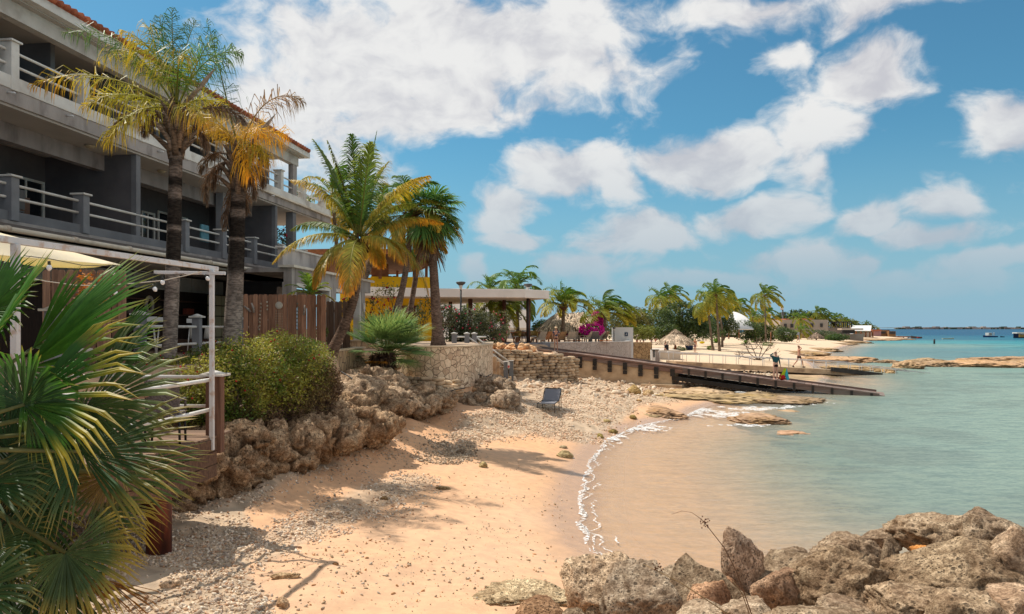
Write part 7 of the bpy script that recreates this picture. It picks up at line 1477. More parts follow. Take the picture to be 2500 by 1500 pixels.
pp = P(1993, 831); pu = thing('thatched_parasol', 'greyer thatched parasol far off below the block house', 'thatched parasol', pp); yy = pp[1]; mb = MB(); thatch(mb, pp[:2], 15/F*yy, 15/F*yy, H-(811-HY)/F*yy, H-(822-HY)/F*yy, 1500, 8, ln=.8, w=.09, c0=(.3, .22, .17)); mb.build('thatch', M_THATCH, pu); mb = MB(); mb.tube([pp, pp+(0, 0, 2)], .2, 8); mb.build('post', M_TIMB, pu)
for px, lab in ((1861, 'tan canvas parasol by the drooping palm'), (1878, 'second tan canvas parasol beside the first'), (1594, 'tan canvas parasol behind the sunbathers')):
    q = P(px, 836 if px > 1600 else 842); y = q[1]; pu = thing('canvas_parasol', lab, 'parasol', q, 'tan canvas parasols'); z = H-(808-HY)/F*y; mb = MB(); mb.lathe((q[0], q[1], z-.35), [(1.6, 0), (.05, .7)], 8, col=(.42, .29, .18), sm=False); mb.build('canopy', M_HEDGE, pu); mb = MB(); mb.tube([q, (q[0], q[1], z)], .04, 6); mb.build('pole', M_WHITE, pu)
# sun chairs
def sunchair(px, y, rz, lab, col=(.55, .38, .24), z=2.7, back=None):
    c = thing0('sun_chair', lab, 'sun chair', (X(px, y), y, z), 'wooden sun chairs on the terrace', rz); M = mat('teak', (.9, .9, .9), (.7, .7, .7), scale=8, rough=.7, attr=True, coord='obj')
    mb = MB(); mb.add([(-.3, .5, .36), (.3, .5, .36), (.3, -.25, .26), (-.3, -.25, .26)], [np.array([[0, 1, 2, 3]])], col); o = mb.build('seat', M, c); o.modifiers.new('s', 'SOLIDIFY').thickness = .04; mb = MB(); mb.add([(-.32, -.2, .28), (.32, -.2, .28), (.28, -.6, .86), (-.28, -.6, .86)], [np.array([[0, 1, 2, 3]])], back or col); o = mb.build('backrest', M, c); o.modifiers.new('s', 'SOLIDIFY').thickness = .04
    for s in (-.36, .36): mb = MB(); mb.box((s, .05, .55), (.12, .75, .03), col=col); mb.build('armrest', M, c)
    for s in (-.33, .33):
        for yy in (-.2, .42): mb = MB(); mb.box((s, yy, .27), (.06, .07, .55), col=col); mb.build('leg', M, c)
CR = (.62, .50, .38)
for a in ((1366, 57.8, .6, 'orange brown wooden sun chair next to the palm trunk', (.50, .28, .14)), (1352, 58.4, -.5, 'wooden sun chair behind the orange brown one', (.5, .3, .16)), (1393, 57.8, .15, 'cream sun chair in the middle of the row', CR), (1400, 59., .1, 'sun chair half behind the cream one', CR), (1432, 58.6, .9, 'pale slatted sun chair turned to the sea', CR), (1443, 59.2, .9, 'pale sun chair tight behind the slatted one', CR),
          (1452, 58.8, 0., 'grey mesh sun chair before the bougainvillea', (.25, .22, .2)), (1461, 60., .9, 'cream sun chair beside the grey mesh one', CR), (1470, 60.4, .8, 'reddish sun chair at the end by the palm trunk', (.45, .25, .15)), (1421, 60.3, 2., 'dark green sun chair in the shade', (.05, .07, .05)), (1318, 55.6, .5, 'cream sun chair beside the lamp column', CR), (1328, 56.6, 1., 'orange low chair at the sloping kerb', (.5, .2, .08))): sunchair(*a)
for px, w in ((1400, 1.2), (1478, 1.)): mb = MB(); q = np.array((X(px, 58), 58.0, 2.86)); mb.box(q, (w, .5, .06), col=(1.5, 1.3, 1.2)); tag(mb.build('low_table', M_TIMB, loc=q), {1400: 'low orange table in front of the cream chairs', 1478: 'low orange table by the last palm of the terrace'}[px], 'table', 'low tables on the sun terrace')
# stone piers and changing posts behind the ramp
q = P(1583, 895); y = 68.; mb = MB(); mb.bx(X(1545, 68), X(1592, 68), 68, 69, .6, 2.55); tag(mb.build('stone_wall', M_TAN, loc=(X(1568, 68), 68, .6)), 'tan stone wall end behind the three divers', 'wall')
mb = MB(); mb.bx(X(1592, 69), X(1650, 72), 70, 78, .6, 1.75); tag(mb.build('concrete_ramp', mat('pale_concrete', (.55, .47, .38), (.48, .4, .32), scale=.8, rough=.9), loc=(X(1620, 72), 74, .6)), 'pale concrete landing beside the tan stone wall', 'ramp')
for px, lab in ((1594, 'white pillar draped with dark straps'), (1604, 'grey white pillar beside the draped one')):
    x = X(px, 62); mb = MB(); mb.box((x, 62, 1.45), (.34, .4, 1.15)); o = tag(mb.build('short_pillar', M_BW if px < 1600 else M_STUCCO, loc=(x, 62, .9), bevel=.02), lab, 'pillar', 'short pillars by the divers')
    if px < 1600: mb = MB(); mb.box((x+.05, 61.78, 1.7), (.12, .04, .6)); mb.box((x+.15, 61.8, 2.04), (.6, .42, .04)); mb.build('straps', M_BLACK, o)
p = P(1683, 855); pt = thing('flower_pot', 'blue tub with a leafy plant by the thatched parasol', 'potted plant', p); mb = MB(); mb.lathe(p, [(.4, 0), (.55, .5), (.55, .6)], 14, col=(.03, .05, .12)); mb.build('pot', M_HEDGE, pt); mb = MB(); leaves(mb, [(p+(0, 0, 1.), (.8, .6, .5))], 500, .12, 660, TG); mb.build('foliage', M_HEDGE, pt)
p = P(1714, 840); mb = MB(); mb.ball(p+(0, 0, .25), (.5, .25, .22), 2, col=(.8, .62, .02)); tag(mb.build('yellow_float', M_HEDGE, loc=p), 'bright yellow float lying on the sand', 'float')
p = P(1573, 832); mb = MB(); mb.box(p+(0, 0, .35), (.8, .4, 1.0), col=(.75, .78, .85)); tag(mb.build('beach_box', M_HEDGE, loc=p, bevel=.05), 'white box standing on the tan stone wall', 'box')
mb = MB(); a, b = P(1690, 866), P(1600, 868); q = P(1665, 866); mb.box(q+(0, 0, .1), (3.4, .5, .3)); tag(mb.build('stone_kerb', M_CAP, loc=q, bevel=.03), 'low stone kerb under the thatched parasol', 'kerb')
# ================================================================ PEOPLE
M_SKIN = mat('skin', (1, 1, 1), (.9, .88, .86), scale=9, rough=.6, attr=True, coord='obj')
M_CLOTH = mat('cloth', (1, 1, 1), (.82, .82, .82), scale=14, rough=.85, attr=True, coord='obj')
def skinmesh(J, edges, rad, sub=2):
    names = list(dict.fromkeys([n for e in edges for n in e])); ix = {n: i for i, n in enumerate(names)}
    me = bpy.data.meshes.new('s'); me.from_pydata([J[n] for n in names], [(ix[a], ix[b]) for a, b in edges], []); me.update(); o = bpy.data.objects.new('s', me); COL.objects.link(o)
    md = o.modifiers.new('k', 'SKIN'); md.use_smooth_shade = True
    for i, n in enumerate(names):
        r = rad[n]; r = (r, r) if np.isscalar(r) else r; v = me.skin_vertices[0].data[i]; v.radius = r; v.use_root = (n == names[0])
    sb = o.modifiers.new('b', 'SUBSURF'); sb.levels = sb.render_levels = sub
    dg = bpy.context.evaluated_depsgraph_get(); dg.update(); ev = o.evaluated_get(dg); m2 = ev.to_mesh(); n = len(m2.vertices); V = np.empty(n*3); m2.vertices.foreach_get('co', V); Fq = [tuple(p.vertices) for p in m2.polygons]; ev.to_mesh_clear(); bpy.data.objects.remove(o)
    return V.reshape(-1, 3), _group(Fq)
BASE = dict(pelvis=(0, 0, .97), waist=(0, 0, 1.10), chest=(0, .01, 1.30), neck=(0, -.01, 1.475), skull=(0, .01, 1.57), crown=(0, .01, 1.66), nose=(0, .10, 1.59),
            hipL=(-.085, 0, .92), kneeL=(-.095, .01, .50), ankleL=(-.10, -.02, .09), toeL=(-.12, .15, .03), hipR=(.085, 0, .92), kneeR=(.095, .01, .50), ankleR=(.10, -.02, .09), toeR=(.12, .15, .03),
            shL=(-.17, 0, 1.41), elL=(-.22, -.02, 1.13), wrL=(-.23, .05, .88), shR=(.17, 0, 1.41), elR=(.22, -.02, 1.13), wrR=(.23, .05, .88))
RAD = dict(pelvis=(.145, .11), waist=(.125, .095), chest=(.155, .11), neck=(.052, .055), skull=(.072, .085), crown=(.07, .085), nose=.012, hipL=.088, kneeL=.056, ankleL=.036, toeL=(.042, .025), hipR=.088, kneeR=.056, ankleR=.036, toeR=(.042, .025),
           shL=.056, elL=.038, wrL=.024, shR=.056, elR=.038, wrR=.024)
def person(label, foot, facing, height, skin, hair, pose={}, top=None, bottom=None, extra=None, build=1., longhair=False, hat=None, boots=None, group=None, cat='person'):
    """top: (colour, sleeves 0 none 1 long), bottom: (colour, leg length 0..1)"""
    t = thing0('person', label, cat, foot, group, facing); s = height/1.75; J = {k: np.array(v, float) for k, v in BASE.items()}; 
    for k, v in pose.items(): J[k] = np.array(v, float)
    Rr = {k: (np.array(v)*build if k not in ('nose', 'crown', 'skull') else np.array(v)) for k, v in RAD.items()}; Rr = {k: (tuple(v) if np.ndim(v) else float(v)) for k, v in Rr.items()}
    E = [('pelvis', 'waist'), ('waist', 'chest'), ('chest', 'neck'), ('neck', 'skull'), ('skull', 'crown'), ('skull', 'nose'), ('chest', 'shL'), ('shL', 'elL'), ('elL', 'wrL'), ('chest', 'shR'), ('shR', 'elR'), ('elR', 'wrR'), ('pelvis', 'hipL'), ('hipL', 'kneeL'), ('kneeL', 'ankleL'), ('ankleL', 'toeL'), ('pelvis', 'hipR'), ('hipR', 'kneeR'), ('kneeR', 'ankleR'), ('ankleR', 'toeR')]
    for sd in 'LR':       # palm and five curled fingers
        d = unit(J['wr'+sd]-J['el'+sd]); sdv = unit(np.cross(d, (1, 0, .2))); J['pa'+sd] = J['wr'+sd]+d*.075; Rr['pa'+sd] = (.030, .018); E.append(('wr'+sd, 'pa'+sd)); inn = np.cross(d, sdv)
        for q in range(4):
            o = sdv*(q-1.5)*.019; L = (.065, .078, .072, .055)[q]; a, b = f'f{q}a'+sd, f'f{q}b'+sd; J[a] = J['pa'+sd]+o+d*L*.5; J[b] = J['pa'+sd]+o+d*L+inn*.02; Rr[a] = .009; Rr[b] = .007; E += [('pa'+sd, a), (a, b)]
        a = 'th'+sd; J[a] = J['wr'+sd]+d*.05-sdv*.05; Rr[a] = .010; E.append(('wr'+sd, a))
    V, Fq = skinmesh(J, E, Rr); mb = MB(); mb.add(V*s, Fq, skin, True); mb.build('body', M_SKIN, t)
    def cloth(name, edges, k, col, trim={}):
        R2 = {n: tuple(np.array(Rr[n])*k) if np.ndim(Rr[n]) else Rr[n]*k for n in Rr}; J2 = dict(J); J2.update(trim)
        for n in trim: R2.setdefault(n, .05)
        V, Fq = skinmesh(J2, edges, R2, 2); mb = MB(); mb.add(V*s, Fq, col, True); return mb.build(name, M_CLOTH, t)
    def mid(a, b, f): return J[a]*(1-f)+J[b]*f
    if bottom:
        tr = {}; ed = [('pelvis', 'waistb')]; tr['waistb'] = mid('pelvis', 'waist', .45); Rr['waistb'] = Rr['waist']
        for sd in 'LR': n = 'b'+sd; tr[n] = mid('hip'+sd, 'knee'+sd, bottom[1]) if bottom[1] <= 1 else mid('knee'+sd, 'ankle'+sd, bottom[1]-1); Rr[n] = Rr['hip'+sd]*(.95-.25*min(bottom[1], 1)) if bottom[1] <= 1 else Rr['ankle'+sd]*1.25; ed.append(('pelvis', 'hip'+sd)); ed += [('hip'+sd, n)] if bottom[1] <= 1 else [('hip'+sd, 'knee'+sd), ('knee'+sd, n)]
        cloth('shorts' if bottom[1] <= 1 else 'trousers', ed, 1.13, bottom[0], tr)
    if top:
        tr = {'hem': mid('pelvis', 'waist', .25)}; Rr['hem'] = Rr['waist']; ed = [('chest', 'waist'), ('waist', 'hem')] if top[1] >= 0 else [('chest', 'wz')]
        if top[1] < 0: tr['wz'] = mid('chest', 'waist', .35); Rr['wz'] = Rr['chest']
        if top[1] >= 0:
            for sd in 'LR':
                ed.append(('chest', 'sh'+sd)); n = 'e'+sd
                if top[1] > .5: tr[n] = mid('el'+sd, 'wr'+sd, .9); Rr[n] = .028; ed += [('sh'+sd, 'el'+sd), ('el'+sd, n)]
                else: tr[n] = mid('sh'+sd, 'el'+sd, .6); Rr[n] = .046; ed.append(('sh'+sd, n))
        cloth('top', ed, 1.12, top[0], tr)
    h = J['crown']*.5+J['skull']*.5
    mb = MB(); mb.ball((h+(0, -.02, .035))*s, np.array((.083, .098, .09))*s, 2, col=hair)
    if longhair: mb.tube([(h+(0, -.07, 0))*s, (h+(0, -.09, -.12))*s, (h+(0, -.07, -.24))*s], [.06*s, .055*s, .02*s], 8, col=hair)
    mb.build('hair', M_CLOTH, t)
    mb = MB(); mb.ball((h+(-.03, .088, -.01))*s, .012*s, 1, col=(.03, .02, .02)); mb.ball((h+(.03, .088, -.01))*s, .012*s, 1, col=(.03, .02, .02)); mb.box((h+(0, .093, -.075))*s, (.045*s, .01*s, .01*s), col=(.3, .07, .06)); mb.build('face', M_SKIN, t)
    if hat: mb = MB(); mb.lathe((h+(0, 0, .04))*s, [(.17*s, -.01), (.10*s, 0), (.095*s, .09*s), (.03, .11*s)], 14, col=hat); mb.build('hat', M_CLOTH, t)
    if boots:
        for sd in 'LR': mb = MB(); mb.tube([J['ankle'+sd]*s+(0, -.05*s, -.05*s), J['toe'+sd]*s+(0, 0, .01)], [.052*s, .045*s], 8, col=boots); mb.build('shoe', M_CLOTH, t)
    return t
SK = (.52, .27, .18); SKP = (.60, .36, .26); SKT = (.40, .19, .11)
def onramp(px):
    s = (px-1345)/(2160-1345); return s
# man on the ramp with his gear
yr = 46.3; q = None
for _s in np.linspace(.4, .9, 120):
    c = rp(_s, 1.0, 0); 
    if CX+F*c[0]/c[1] > 1890: q = c; break
man = person('person in a teal swim shirt and black shorts shading the eyes on the ramp', q, R(185), 1.76, SKP, (.25, .18, .14),
       dict(elR=(.36, .06, 1.50), wrR=(.15, .10, 1.66), elL=(-.25, -.02, 1.13), wrL=(-.27, .06, .88)), top=((.015, .085, .095), 1), bottom=((.012, .010, .014), .45), build=1.12)
gb = q+np.array((.42, -.1, 0)); gear = thing0('swim_bag', 'red mesh bag with yellow fins and a blue towel beside the man on the ramp', 'bag', gb); mb = MB(); mb.ball((-.05, 0, .2), (.2, .16, .22), 3, col=(.5, .02, .02), disp=.2); mb.build('bag', M_CLOTH, gear)
for k, c, a in ((-.06, (.5, .62, .02), .3), (.02, (.35, .5, .03), .15)): mb = MB(); mb.beam((k-.1, -.1, .1), (k+a*.5, -.12, .72), .16, .025, col=c, up=(0, 1, 0)); mb.build('fin', M_CLOTH, gear, bevel=.01)
mb = MB(); mb.add([(.12, -.05, .72), (.2, .02, .70), (.36, .05, .05), (.18, -.1, .0), (.08, -.1, .3)], [np.array([[0, 1, 2, 3, 4]])], (.04, .42, .50)); o = mb.build('towel', M_CLOTH, gear); o.modifiers.new('s', 'SOLIDIFY').thickness = .05
mb = MB(); mb.ball((.0, .02, .42), (.13, .12, .12), 2, col=(.02, .03, .05)); mb.build('mask_pouch', M_CLOTH, gear)
# walking man
q = None
for _s in np.linspace(.3, 1., 160):
    c = kp(_s)+kv*.9
    if CX+F*c[0]/c[1] > 1950: q = c; break
person('shirtless person in black shorts walking down the railed walkway with a hand on the head', q, R(-90), 1.82, SK, (.10, .06, .04), dict(kneeL=(-.09, -.12, .52), ankleL=(-.09, -.42, .17), toeL=(-.1, -.34, .04), kneeR=(.09, .22, .54), ankleR=(.09, .30, .10), toeR=(.1, .46, .04), elR=(.26, .12, 1.52), wrR=(.10, -.04, 1.70), elL=(-.24, .10, 1.15), wrL=(-.20, .32, 1.0)), bottom=((.012, .012, .018), .5), boots=(.03, .03, .03))
# woman with the hat at the ramp's top
c = rp(-.005, 1.2); person('person in a straw hat and open blue shirt at the top of the ramp', c, R(175), 1.68, SK, (.3, .2, .12), dict(elL=(-.24, .10, 1.20), wrL=(-.08, .20, 1.22), elR=(.25, .0, 1.15), wrR=(.22, .10, .95)), top=((.03, .06, .12), .3), bottom=((.01, .01, .012), .22), hat=(.60, .42, .26))
# divers
WS = (.012, .013, .016)
def diver(px, py, h, face, lab, y=None, grp='divers in black wetsuits', tank=(.04, .25, .16), pose={}):
    p = P(px, py); t = person(lab, p, face, h, SK, (.2, .13, .08), pose, top=(WS, 1), bottom=(WS, 1.8), group=grp, build=1.08); mb = MB(); mb.tube([(0, -.22, .85*h/1.75), (0, -.22, 1.35*h/1.75), (0, -.22, 1.42*h/1.75)], [.09, .09, .03], 10, col=tank); mb.build('air_tank', M_CLOTH, t)
UPH = dict(elL=(-.2, .12, 1.15), wrL=(-.08, .25, 1.15), elR=(.2, .12, 1.15), wrR=(.08, .25, 1.15))
diver(1554, 871, 1.75, R(150), 'diver on the near side of the group of three, hands before the chest', pose=UPH); diver(1563, 870, 1.72, R(170), 'diver in the middle of the group of three, half hidden'); diver(1571, 872, 1.76, R(-70), 'diver with a green tank at the far side of the group of three', pose=UPH)
diver(1625, 877, 1.72, R(100), 'lone diver walking past the white pillars', tank=(.05, .05, .06), pose=dict(kneeL=(-.09, .15, .52), ankleL=(-.09, .12, .12), toeL=(-.1, .28, .04)))
p = P(1697, 862); person('person in a dark bikini top and patterned shorts standing by the thatched parasol', p, R(200), 1.75, (.62, .27, .15), (.55, .4, .22), dict(elR=(.28, -.05, 1.15), wrR=(.16, .06, 1.02)), top=((.02, .02, .03), -1), bottom=((.22, .10, .16), .55), longhair=True)
p = P(1948, 838); person('person in dark shorts jogging far down the beach', p, R(-90), 1.75, SKT, (.08, .05, .04), dict(kneeL=(-.09, -.1, .52), ankleL=(-.09, -.35, .25), kneeR=(.09, .25, .56), ankleR=(.09, .22, .12), elL=(-.22, .1, 1.15), wrL=(-.2, .3, 1.2)), bottom=((.05, .07, .1), .6))
SIT = dict(pelvis=(0, -.05, .50), waist=(0, -.07, .64), chest=(0, -.03, .84), neck=(0, .0, 1.01), skull=(0, .03, 1.10), crown=(0, .03, 1.19), nose=(0, .12, 1.12), hipL=(-.085, 0, .48), kneeL=(-.1, .40, .50), ankleL=(-.1, .38, .09), toeL=(-.12, .54, .03), hipR=(.085, 0, .48), kneeR=(.1, .40, .50), ankleR=(.1, .36, .09), toeR=(.12, .52, .03),
           shL=(-.17, -.02, .95), elL=(-.2, .12, .74), wrL=(-.14, .34, .78), shR=(.17, -.02, .95), elR=(.2, .12, .74), wrR=(.14, .34, .78))
y = 53.4; person('person in a blue shirt, khaki shorts and cap seated at the splayed table', (X(1223, y), y, 2.79), R(-80), 1.8, SK, (.2, .15, .1), SIT, top=((.05, .13, .28), .3), bottom=((.28, .27, .14), .8), hat=(.06, .08, .1))
y = 54.4; person('person in a white cap seated behind the one in the blue shirt', (X(1209, y), y, 2.79), R(-60), 1.75, SK, (.4, .3, .2), SIT, top=((.10, .2, .35), .3), bottom=((.1, .1, .12), .8), hat=(.6, .6, .6))
for a in ((1206, 51.1, -1., 'wooden stool chair under the person in the white cap', (.15, .09, .05)), (1220, 50.1, -1.4, 'dark chair under the person in the blue shirt', (.1, .06, .05))): tub(*a)
for px, py, lab, c in ((1556, 836, 'sunbather in a red top seated at the wall behind the divers', (.5, .08, .06)), (1590, 836, 'sunbather in blue seated beside the white box', (.08, .12, .3)), (1600, 835, 'sunbather in a pink top nearest the twin palm', (.6, .2, .25))):
    p = P(px, py); person(lab, p+(0, 0, -.35), R(170), 1.75, SK, (.12, .08, .05), SIT, top=(c, .3), bottom=(c, .3))
# ================================================================ FAR BUILDINGS
M_TAUPE = mat('taupe_render', (.40, .32, .26), (.34, .27, .22), scale=.3, rough=.9, attr=True); M_FARD = mat('shadowed_opening', (.05, .045, .045), rough=.8)
def wbx(mb, px0, px1, py0, py1, y, d, col=None):
    a, b = W(px0, py1, y), W(px1, py0, y); mb.bx(a[0], b[0], y, y+d, a[2], b[2], col=col)
def fbuild(label, name, cat, parts, base):
    t = thing(name, label, cat, base)
    for nm, m, bs, col in parts:
        for b in bs: mb = MB(); wbx(mb, *b, col=col); mb.build(nm, m, t)
    return t
fbuild('taupe block house with small square windows on the far beach', 'block_house', 'house', [
    ('wall', M_TAUPE, [(1905, 2022, 781, 832, 225, 14)], None), ('wing', M_TAUPE, [(2022, 2075, 800, 834, 228, 14), (2057, 2108, 816, 836, 226, 3)], (.85, .85, .85)),
    ('window', M_FARD, [(1915, 1921, 791, 800, 224.6, .5), (1931, 1937, 791, 800, 224.6, .5), (1980, 1986, 790, 799, 224.6, .5), (2004, 2009, 790, 799, 224.6, .5), (2057, 2087, 805, 814, 225.5, .5)], None),
    ('red_roof', M_TILE, [(1918, 1927, 778.5, 781, 227, 8), (1970, 1985, 777, 781, 227, 8)], None), ('lower_wall', M_TAN, [(1920, 1990, 815, 832, 221, 2)], None),
    ('pergola_beam', M_FARD, [(2028, 2080, 785.5, 787.5, 227, 10)], None), ('pergola_post', M_FARD, [(2029+10*i, 2030.5+10*i, 787, 800, 227, .5) for i in range(6)], None), ('pergola_post', M_FARD, [(2034+10*i, 2035+10*i, 787, 800, 237, .5) for i in range(5)], None),
    ('awning', M_TAUPE, [(2055, 2108, 802, 806, 222, 3)], (1.4, 1.35, 1.3))], W(1990, 832, 225))
fbuild('orange roofed house partly behind palms left of the block house', 'orange_roof_house', 'house', [('wall', M_TAUPE, [(1838, 1895, 784, 820, 240, 8)], None), ('roof', M_TILE, [(1835, 1898, 779, 784, 238, 12)], None)], W(1865, 825, 240))
t = thing('boathouse', 'open sided shed with white pitched roof at the water', 'shed', W(2100, 828, 270)); A0, A1 = W(2078, 807, 262), W(2126, 808, 262); R0, R1 = W(2078, 795, 272), W(2128, 795, 272); mb = MB(); B0, B1 = (A0+(0, 20, 0)), (A1+(0, 20, 0))
mb.add([A0, A1, R1, R0, B1, B0], [np.array([[0, 1, 2, 3], [3, 2, 4, 5]])], (1, 1, 1)); o = mb.build('roof', M_BW, t); o.modifiers.new('s', 'SOLIDIFY').thickness = .2
for px in (2090, 2102, 2114, 2124, 2131): mb = MB(); wbx(mb, px, px+1.6, 806, 830, 263, .6); mb.build('post', M_TIMB, t)
mb = MB(); wbx(mb, 2086, 2128, 812, 827, 276, 1); mb.build('back_wall', M_TAUPE, t); mb = MB(); wbx(mb, 2108, 2134, 824, 830, 261, 3); mb.build('plinth', M_CONC, t)
fbuild('brown building with dark window band at the tip of the shore', 'brown_building', 'building', [('wall', mat('ochre_render', (.30, .16, .07), (.25, .13, .06), scale=.3, attr=True), [(2150, 2172, 806, 823, 300, 10), (2170, 2187, 809, 824, 298, 8)], None), ('window', M_FARD, [(2151, 2162, 810, 815, 299.6, .5), (2172, 2186, 810, 816, 297.6, .5)], None)], W(2165, 824, 300))
fbuild('low red roofed building with a pink painted wall beside the brown one', 'painted_wall_building', 'building', [('wall', mat('pink_render', (.48, .26, .24), (.38, .2, .2), scale=.5, attr=True), [(2132, 2151, 808, 824, 296, 8)], None), ('roof', M_TILE, [(2130, 2152, 805, 808, 295, 10)], None)], W(2140, 824, 296))
# white sail roof building
t = thing('sail_roof_building', 'building with a big white curved sail roof among the palms', 'building', W(1800, 826, 135)); mb = MB(); n = 14; VV = []; y0 = 132
L0 = [W(px, py, y0) for px, py in ((1772, 818), (1775, 790), (1781, 770), (1787, 763))]; prof = spline([(1787, 763), (1800, 766), (1818, 775), (1832, 790), (1838, 806)], n)
for px, py in prof: a = W(px, py, y0+6); b = W(min(px, 1837), 806 if px > 1790 else 818, y0); VV += [a, a*.6+b*.4+(0, 0, .15), b+(0, 0, .0)]
mb.add(np.array(VV), [np.array([[3*i+j, 3*i+3+j, 3*i+4+j, 3*i+1+j] for i in range(n-1) for j in range(2)])], (1, 1, 1), True)
mb.add(np.array(L0+[W(1795, 818, y0-1), W(1800, 806, y0)]), [np.array([[0, 1, 2]]), np.array([[0, 2, 3, 5, 4]])], (1, 1, 1)); o = mb.build('sail_roof', M_BW, t); o.modifiers.new('s', 'SOLIDIFY').thickness = .2
mb = MB(); wbx(mb, 1750, 1800, 808, 824, 136, 1); mb.build('dark_interior', M_FARD, t)
for px in (1752, 1762, 1771, 1779, 1804): mb = MB(); wbx(mb, px, px+1.4, 806, 825, 131, .3); mb.build('post', M_TIMB, t)
for b in ((1750, 1806, 805, 807, 130.5, .4), (1780, 1806, 809, 810.5, 131, .3)): mb = MB(); wbx(mb, *b); mb.build('beam', M_TAUPE, t)
fbuild('small white beach tent beside the bent palm', 'beach_tent', 'tent', [('canopy', M_STUCCO, [(1933, 1952, 811, 818, 110, 3)], (1.3, 1.4, 1.6)), ('post', M_BW, [(1934, 1935, 818, 830, 110, .1), (1937, 1939, 818, 830, 110, .1), (1951, 1952, 818, 830, 110, .1)], None)], W(1942, 831, 110))
# mast
t = thing('antenna_mast', 'thin mast with a white panel antenna above the block house', 'mast', W(1911, 800, 250)); mb = MB(); mb.tube([W(1911, 810, 250), W(1911, 752, 250)], .25, 6, col=(8, 8, 8)); mb.build('pole', M_BLACK, t); mb = MB(); mb.tube([W(1909, 757, 249.6), W(1909, 745, 249.6)], .55, 8); mb.build('antenna', M_BW, t); mb = MB(); mb.box(W(1911, 766, 249.6), (.9, .6, 1.), col=(6, 6, 6)); mb.build('antenna_box', M_BLACK, t)
t = thing('tall_cactus', 'thin bare pole by the drooping palm', 'pole', W(1882, 838, 110)); mb = MB(); mb.tube([W(1882, 838, 110), W(1882, 812, 110)], .07, 6); mb.build('stem', M_TIMB, t)
# pier, boats and float
def fbox(name, lab, cat, bs, m, col=None):
    mb = MB()
    for b in bs: wbx(mb, *b, col=col)
    a = W(bs[0][0], bs[0][3], bs[0][4]); return tag(mb.build(name, m, loc=a), lab, cat)
t = thing('pier', 'low brown pier reaching out from the brown building', 'pier', W(2200, 824, 300)); mb = MB(); wbx(mb, 2186, 2226, 821.5, 823.5, 300, 3); mb.build('deck', M_TIMB, t)
for px in (2194, 2206, 2218): mb = MB(); wbx(mb, px, px+1, 823, 827, 300, .4); mb.build('pile', M_FARD, t)
def hull(name, lab, px0, px1, pyt, pyw, y, col, cat='boat', bow=1, deck=None, cabin=None, grp=None, top=(1, 1, 1)):
    a, b = W(px0, pyw, y), W(px1, pyw, y); L = b[0]-a[0]; h = (pyw-pyt)/F*y; w = L*.14; t = thing(name, lab, cat, (a+b)/2, grp); n = 12; V = []
    for i in range(n+1):
        s = i/n; f = (1-(max(0, (s-.55))/.45)**2.2) if bow > 0 else (1-(max(0, (.45-s))/.45)**2.2); wz = w*max(f, .02); sh = h*(.8+.5*((s if bow > 0 else 1-s)**2)); x = a[0]+L*s; V += [(x, y, -.3), (x, y-wz*.7, 0.), (x, y-wz, sh), (x, y+wz, sh), (x, y+wz*.7, 0)]
    mb = MB(); mb.add(V, [np.array([[5*i+j, 5*i+(j+1) % 5, 5*i+5+(j+1) % 5, 5*i+5+j] for i in range(n) for j in range(5)]), np.array([[0, 1, 2, 3, 4], [5*n+4, 5*n+3, 5*n+2, 5*n+1, 5*n]])], col); mb.build('hull', M_HEDGE, t)
    for nm, b in (cabin or []):
        mb = MB(); wbx(mb, *b[:6], col=b[6]); mb.build(nm, M_HEDGE, t, bevel=.08)
    return t
yb_ = 330
hull('motor_boat', 'blue hulled boat with a small white wheelhouse out at sea', 2400, 2434, 820, 823.6, 330, (.02, .05, .16), bow=-1, cabin=[('wheelhouse', (2414, 2423, 813, 820, 330, 2.5, (.6, .6, .6))), ('window', (2415.5, 2421.5, 814.5, 817, 329.9, .2, (.05, .06, .08))), ('mast_rack', (2427, 2428, 812, 820, 330, .4, (.5, .5, .5)))])
hull('dinghy', 'small dark dinghy with outboard beside the blue boat', 2442, 2452, 821, 823.2, 330, (.03, .03, .05), bow=-1)
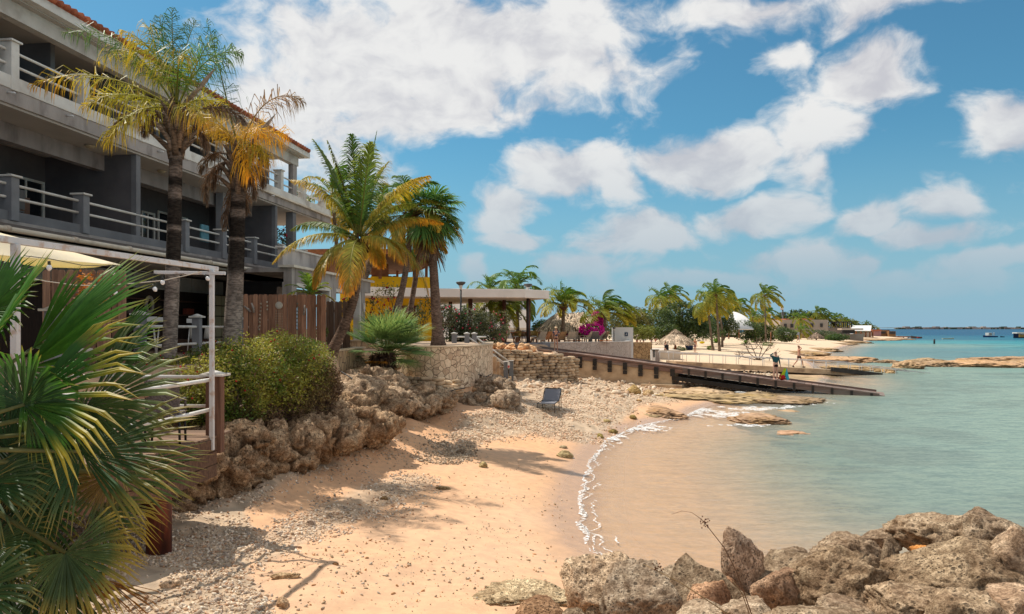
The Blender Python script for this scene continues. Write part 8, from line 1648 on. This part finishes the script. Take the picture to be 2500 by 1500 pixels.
hull('ferry_boat', 'dark blue boat with white top and yellow side at the edge of view', 2474, 2540, 815, 824, 300, (.012, .025, .07), bow=-1, cabin=[('deck_house', (2483, 2530, 812, 815.5, 300, 3, (.7, .7, .7))), ('side_panel', (2489, 2530, 817, 824, 294.5, .5, (.35, .22, .06)))])
hull('workboat', 'brown flat workboat moored at the end of the pier', 2224, 2250, 821, 826, 290, (.20, .12, .09), bow=-1, cabin=[('red_box', (2241, 2246, 823, 826, 285, 1, (.4, .05, .04)))])
hull('raft', 'pale floating swim raft on the turquoise water', 2301, 2329, 823.2, 825.6, 270, (.42, .48, .42), bow=1, cat='raft')
q = G(2281, 840, 0); mb = MB(); mb.tube([q-(0, 0, .5), q+(0, 0, 1.2)], .22, 8, col=(1, 1, 1)); tag(mb.build('marker_post', M_BLACK, loc=q), 'short dark marker post standing in the turquoise water', 'post')
# far shore across the water
g = np.random.RandomState(77); mb = MB(); y = 5200; xs = np.linspace(X(2186, y), X(2620, y), 200); hh = 5+5*np.abs(fbm(xyz(xs*.004, 0*xs), 4, 5))+8*smooth(-.2, .5, fbm(xyz(xs*.0015, 0*xs), 2, 6)); V = np.vstack([np.c_[xs, 0*xs+y, 0*xs-2], np.c_[xs, 0*xs+y+40, hh], np.c_[xs, 0*xs+y+900, hh*.7]]); i = np.arange(199)
mb.add(V, [np.vstack([np.stack([i, i+1, i+201, i+200], 1), np.stack([i+200, i+201, i+401, i+400], 1)])], (.20, .20, .20)); mb.build('far_land', M_HEDGE, kind='structure')
mb = MB(); 
for i in range(420):
    x = g.uniform(X(2188, y), X(2620, y)); w = g.uniform(8, 45); h = g.uniform(4, 11)*(1.6 if g.rand() < .06 else 1); mb.bx(x, x+w, y-30+g.uniform(0, 30), y+20, 0, 3+h, col=np.array((.50, .40, .36))*g.uniform(.35, 1.3) if g.rand() < .7 else np.array((.08, .10, .06)))
mb.build('far_town', M_HEDGE, kind='stuff')
for o in bpy.data.objects:
    if o.parent is None and o.get('category') and not o.get('kind'): o['kind'] = 'thing'
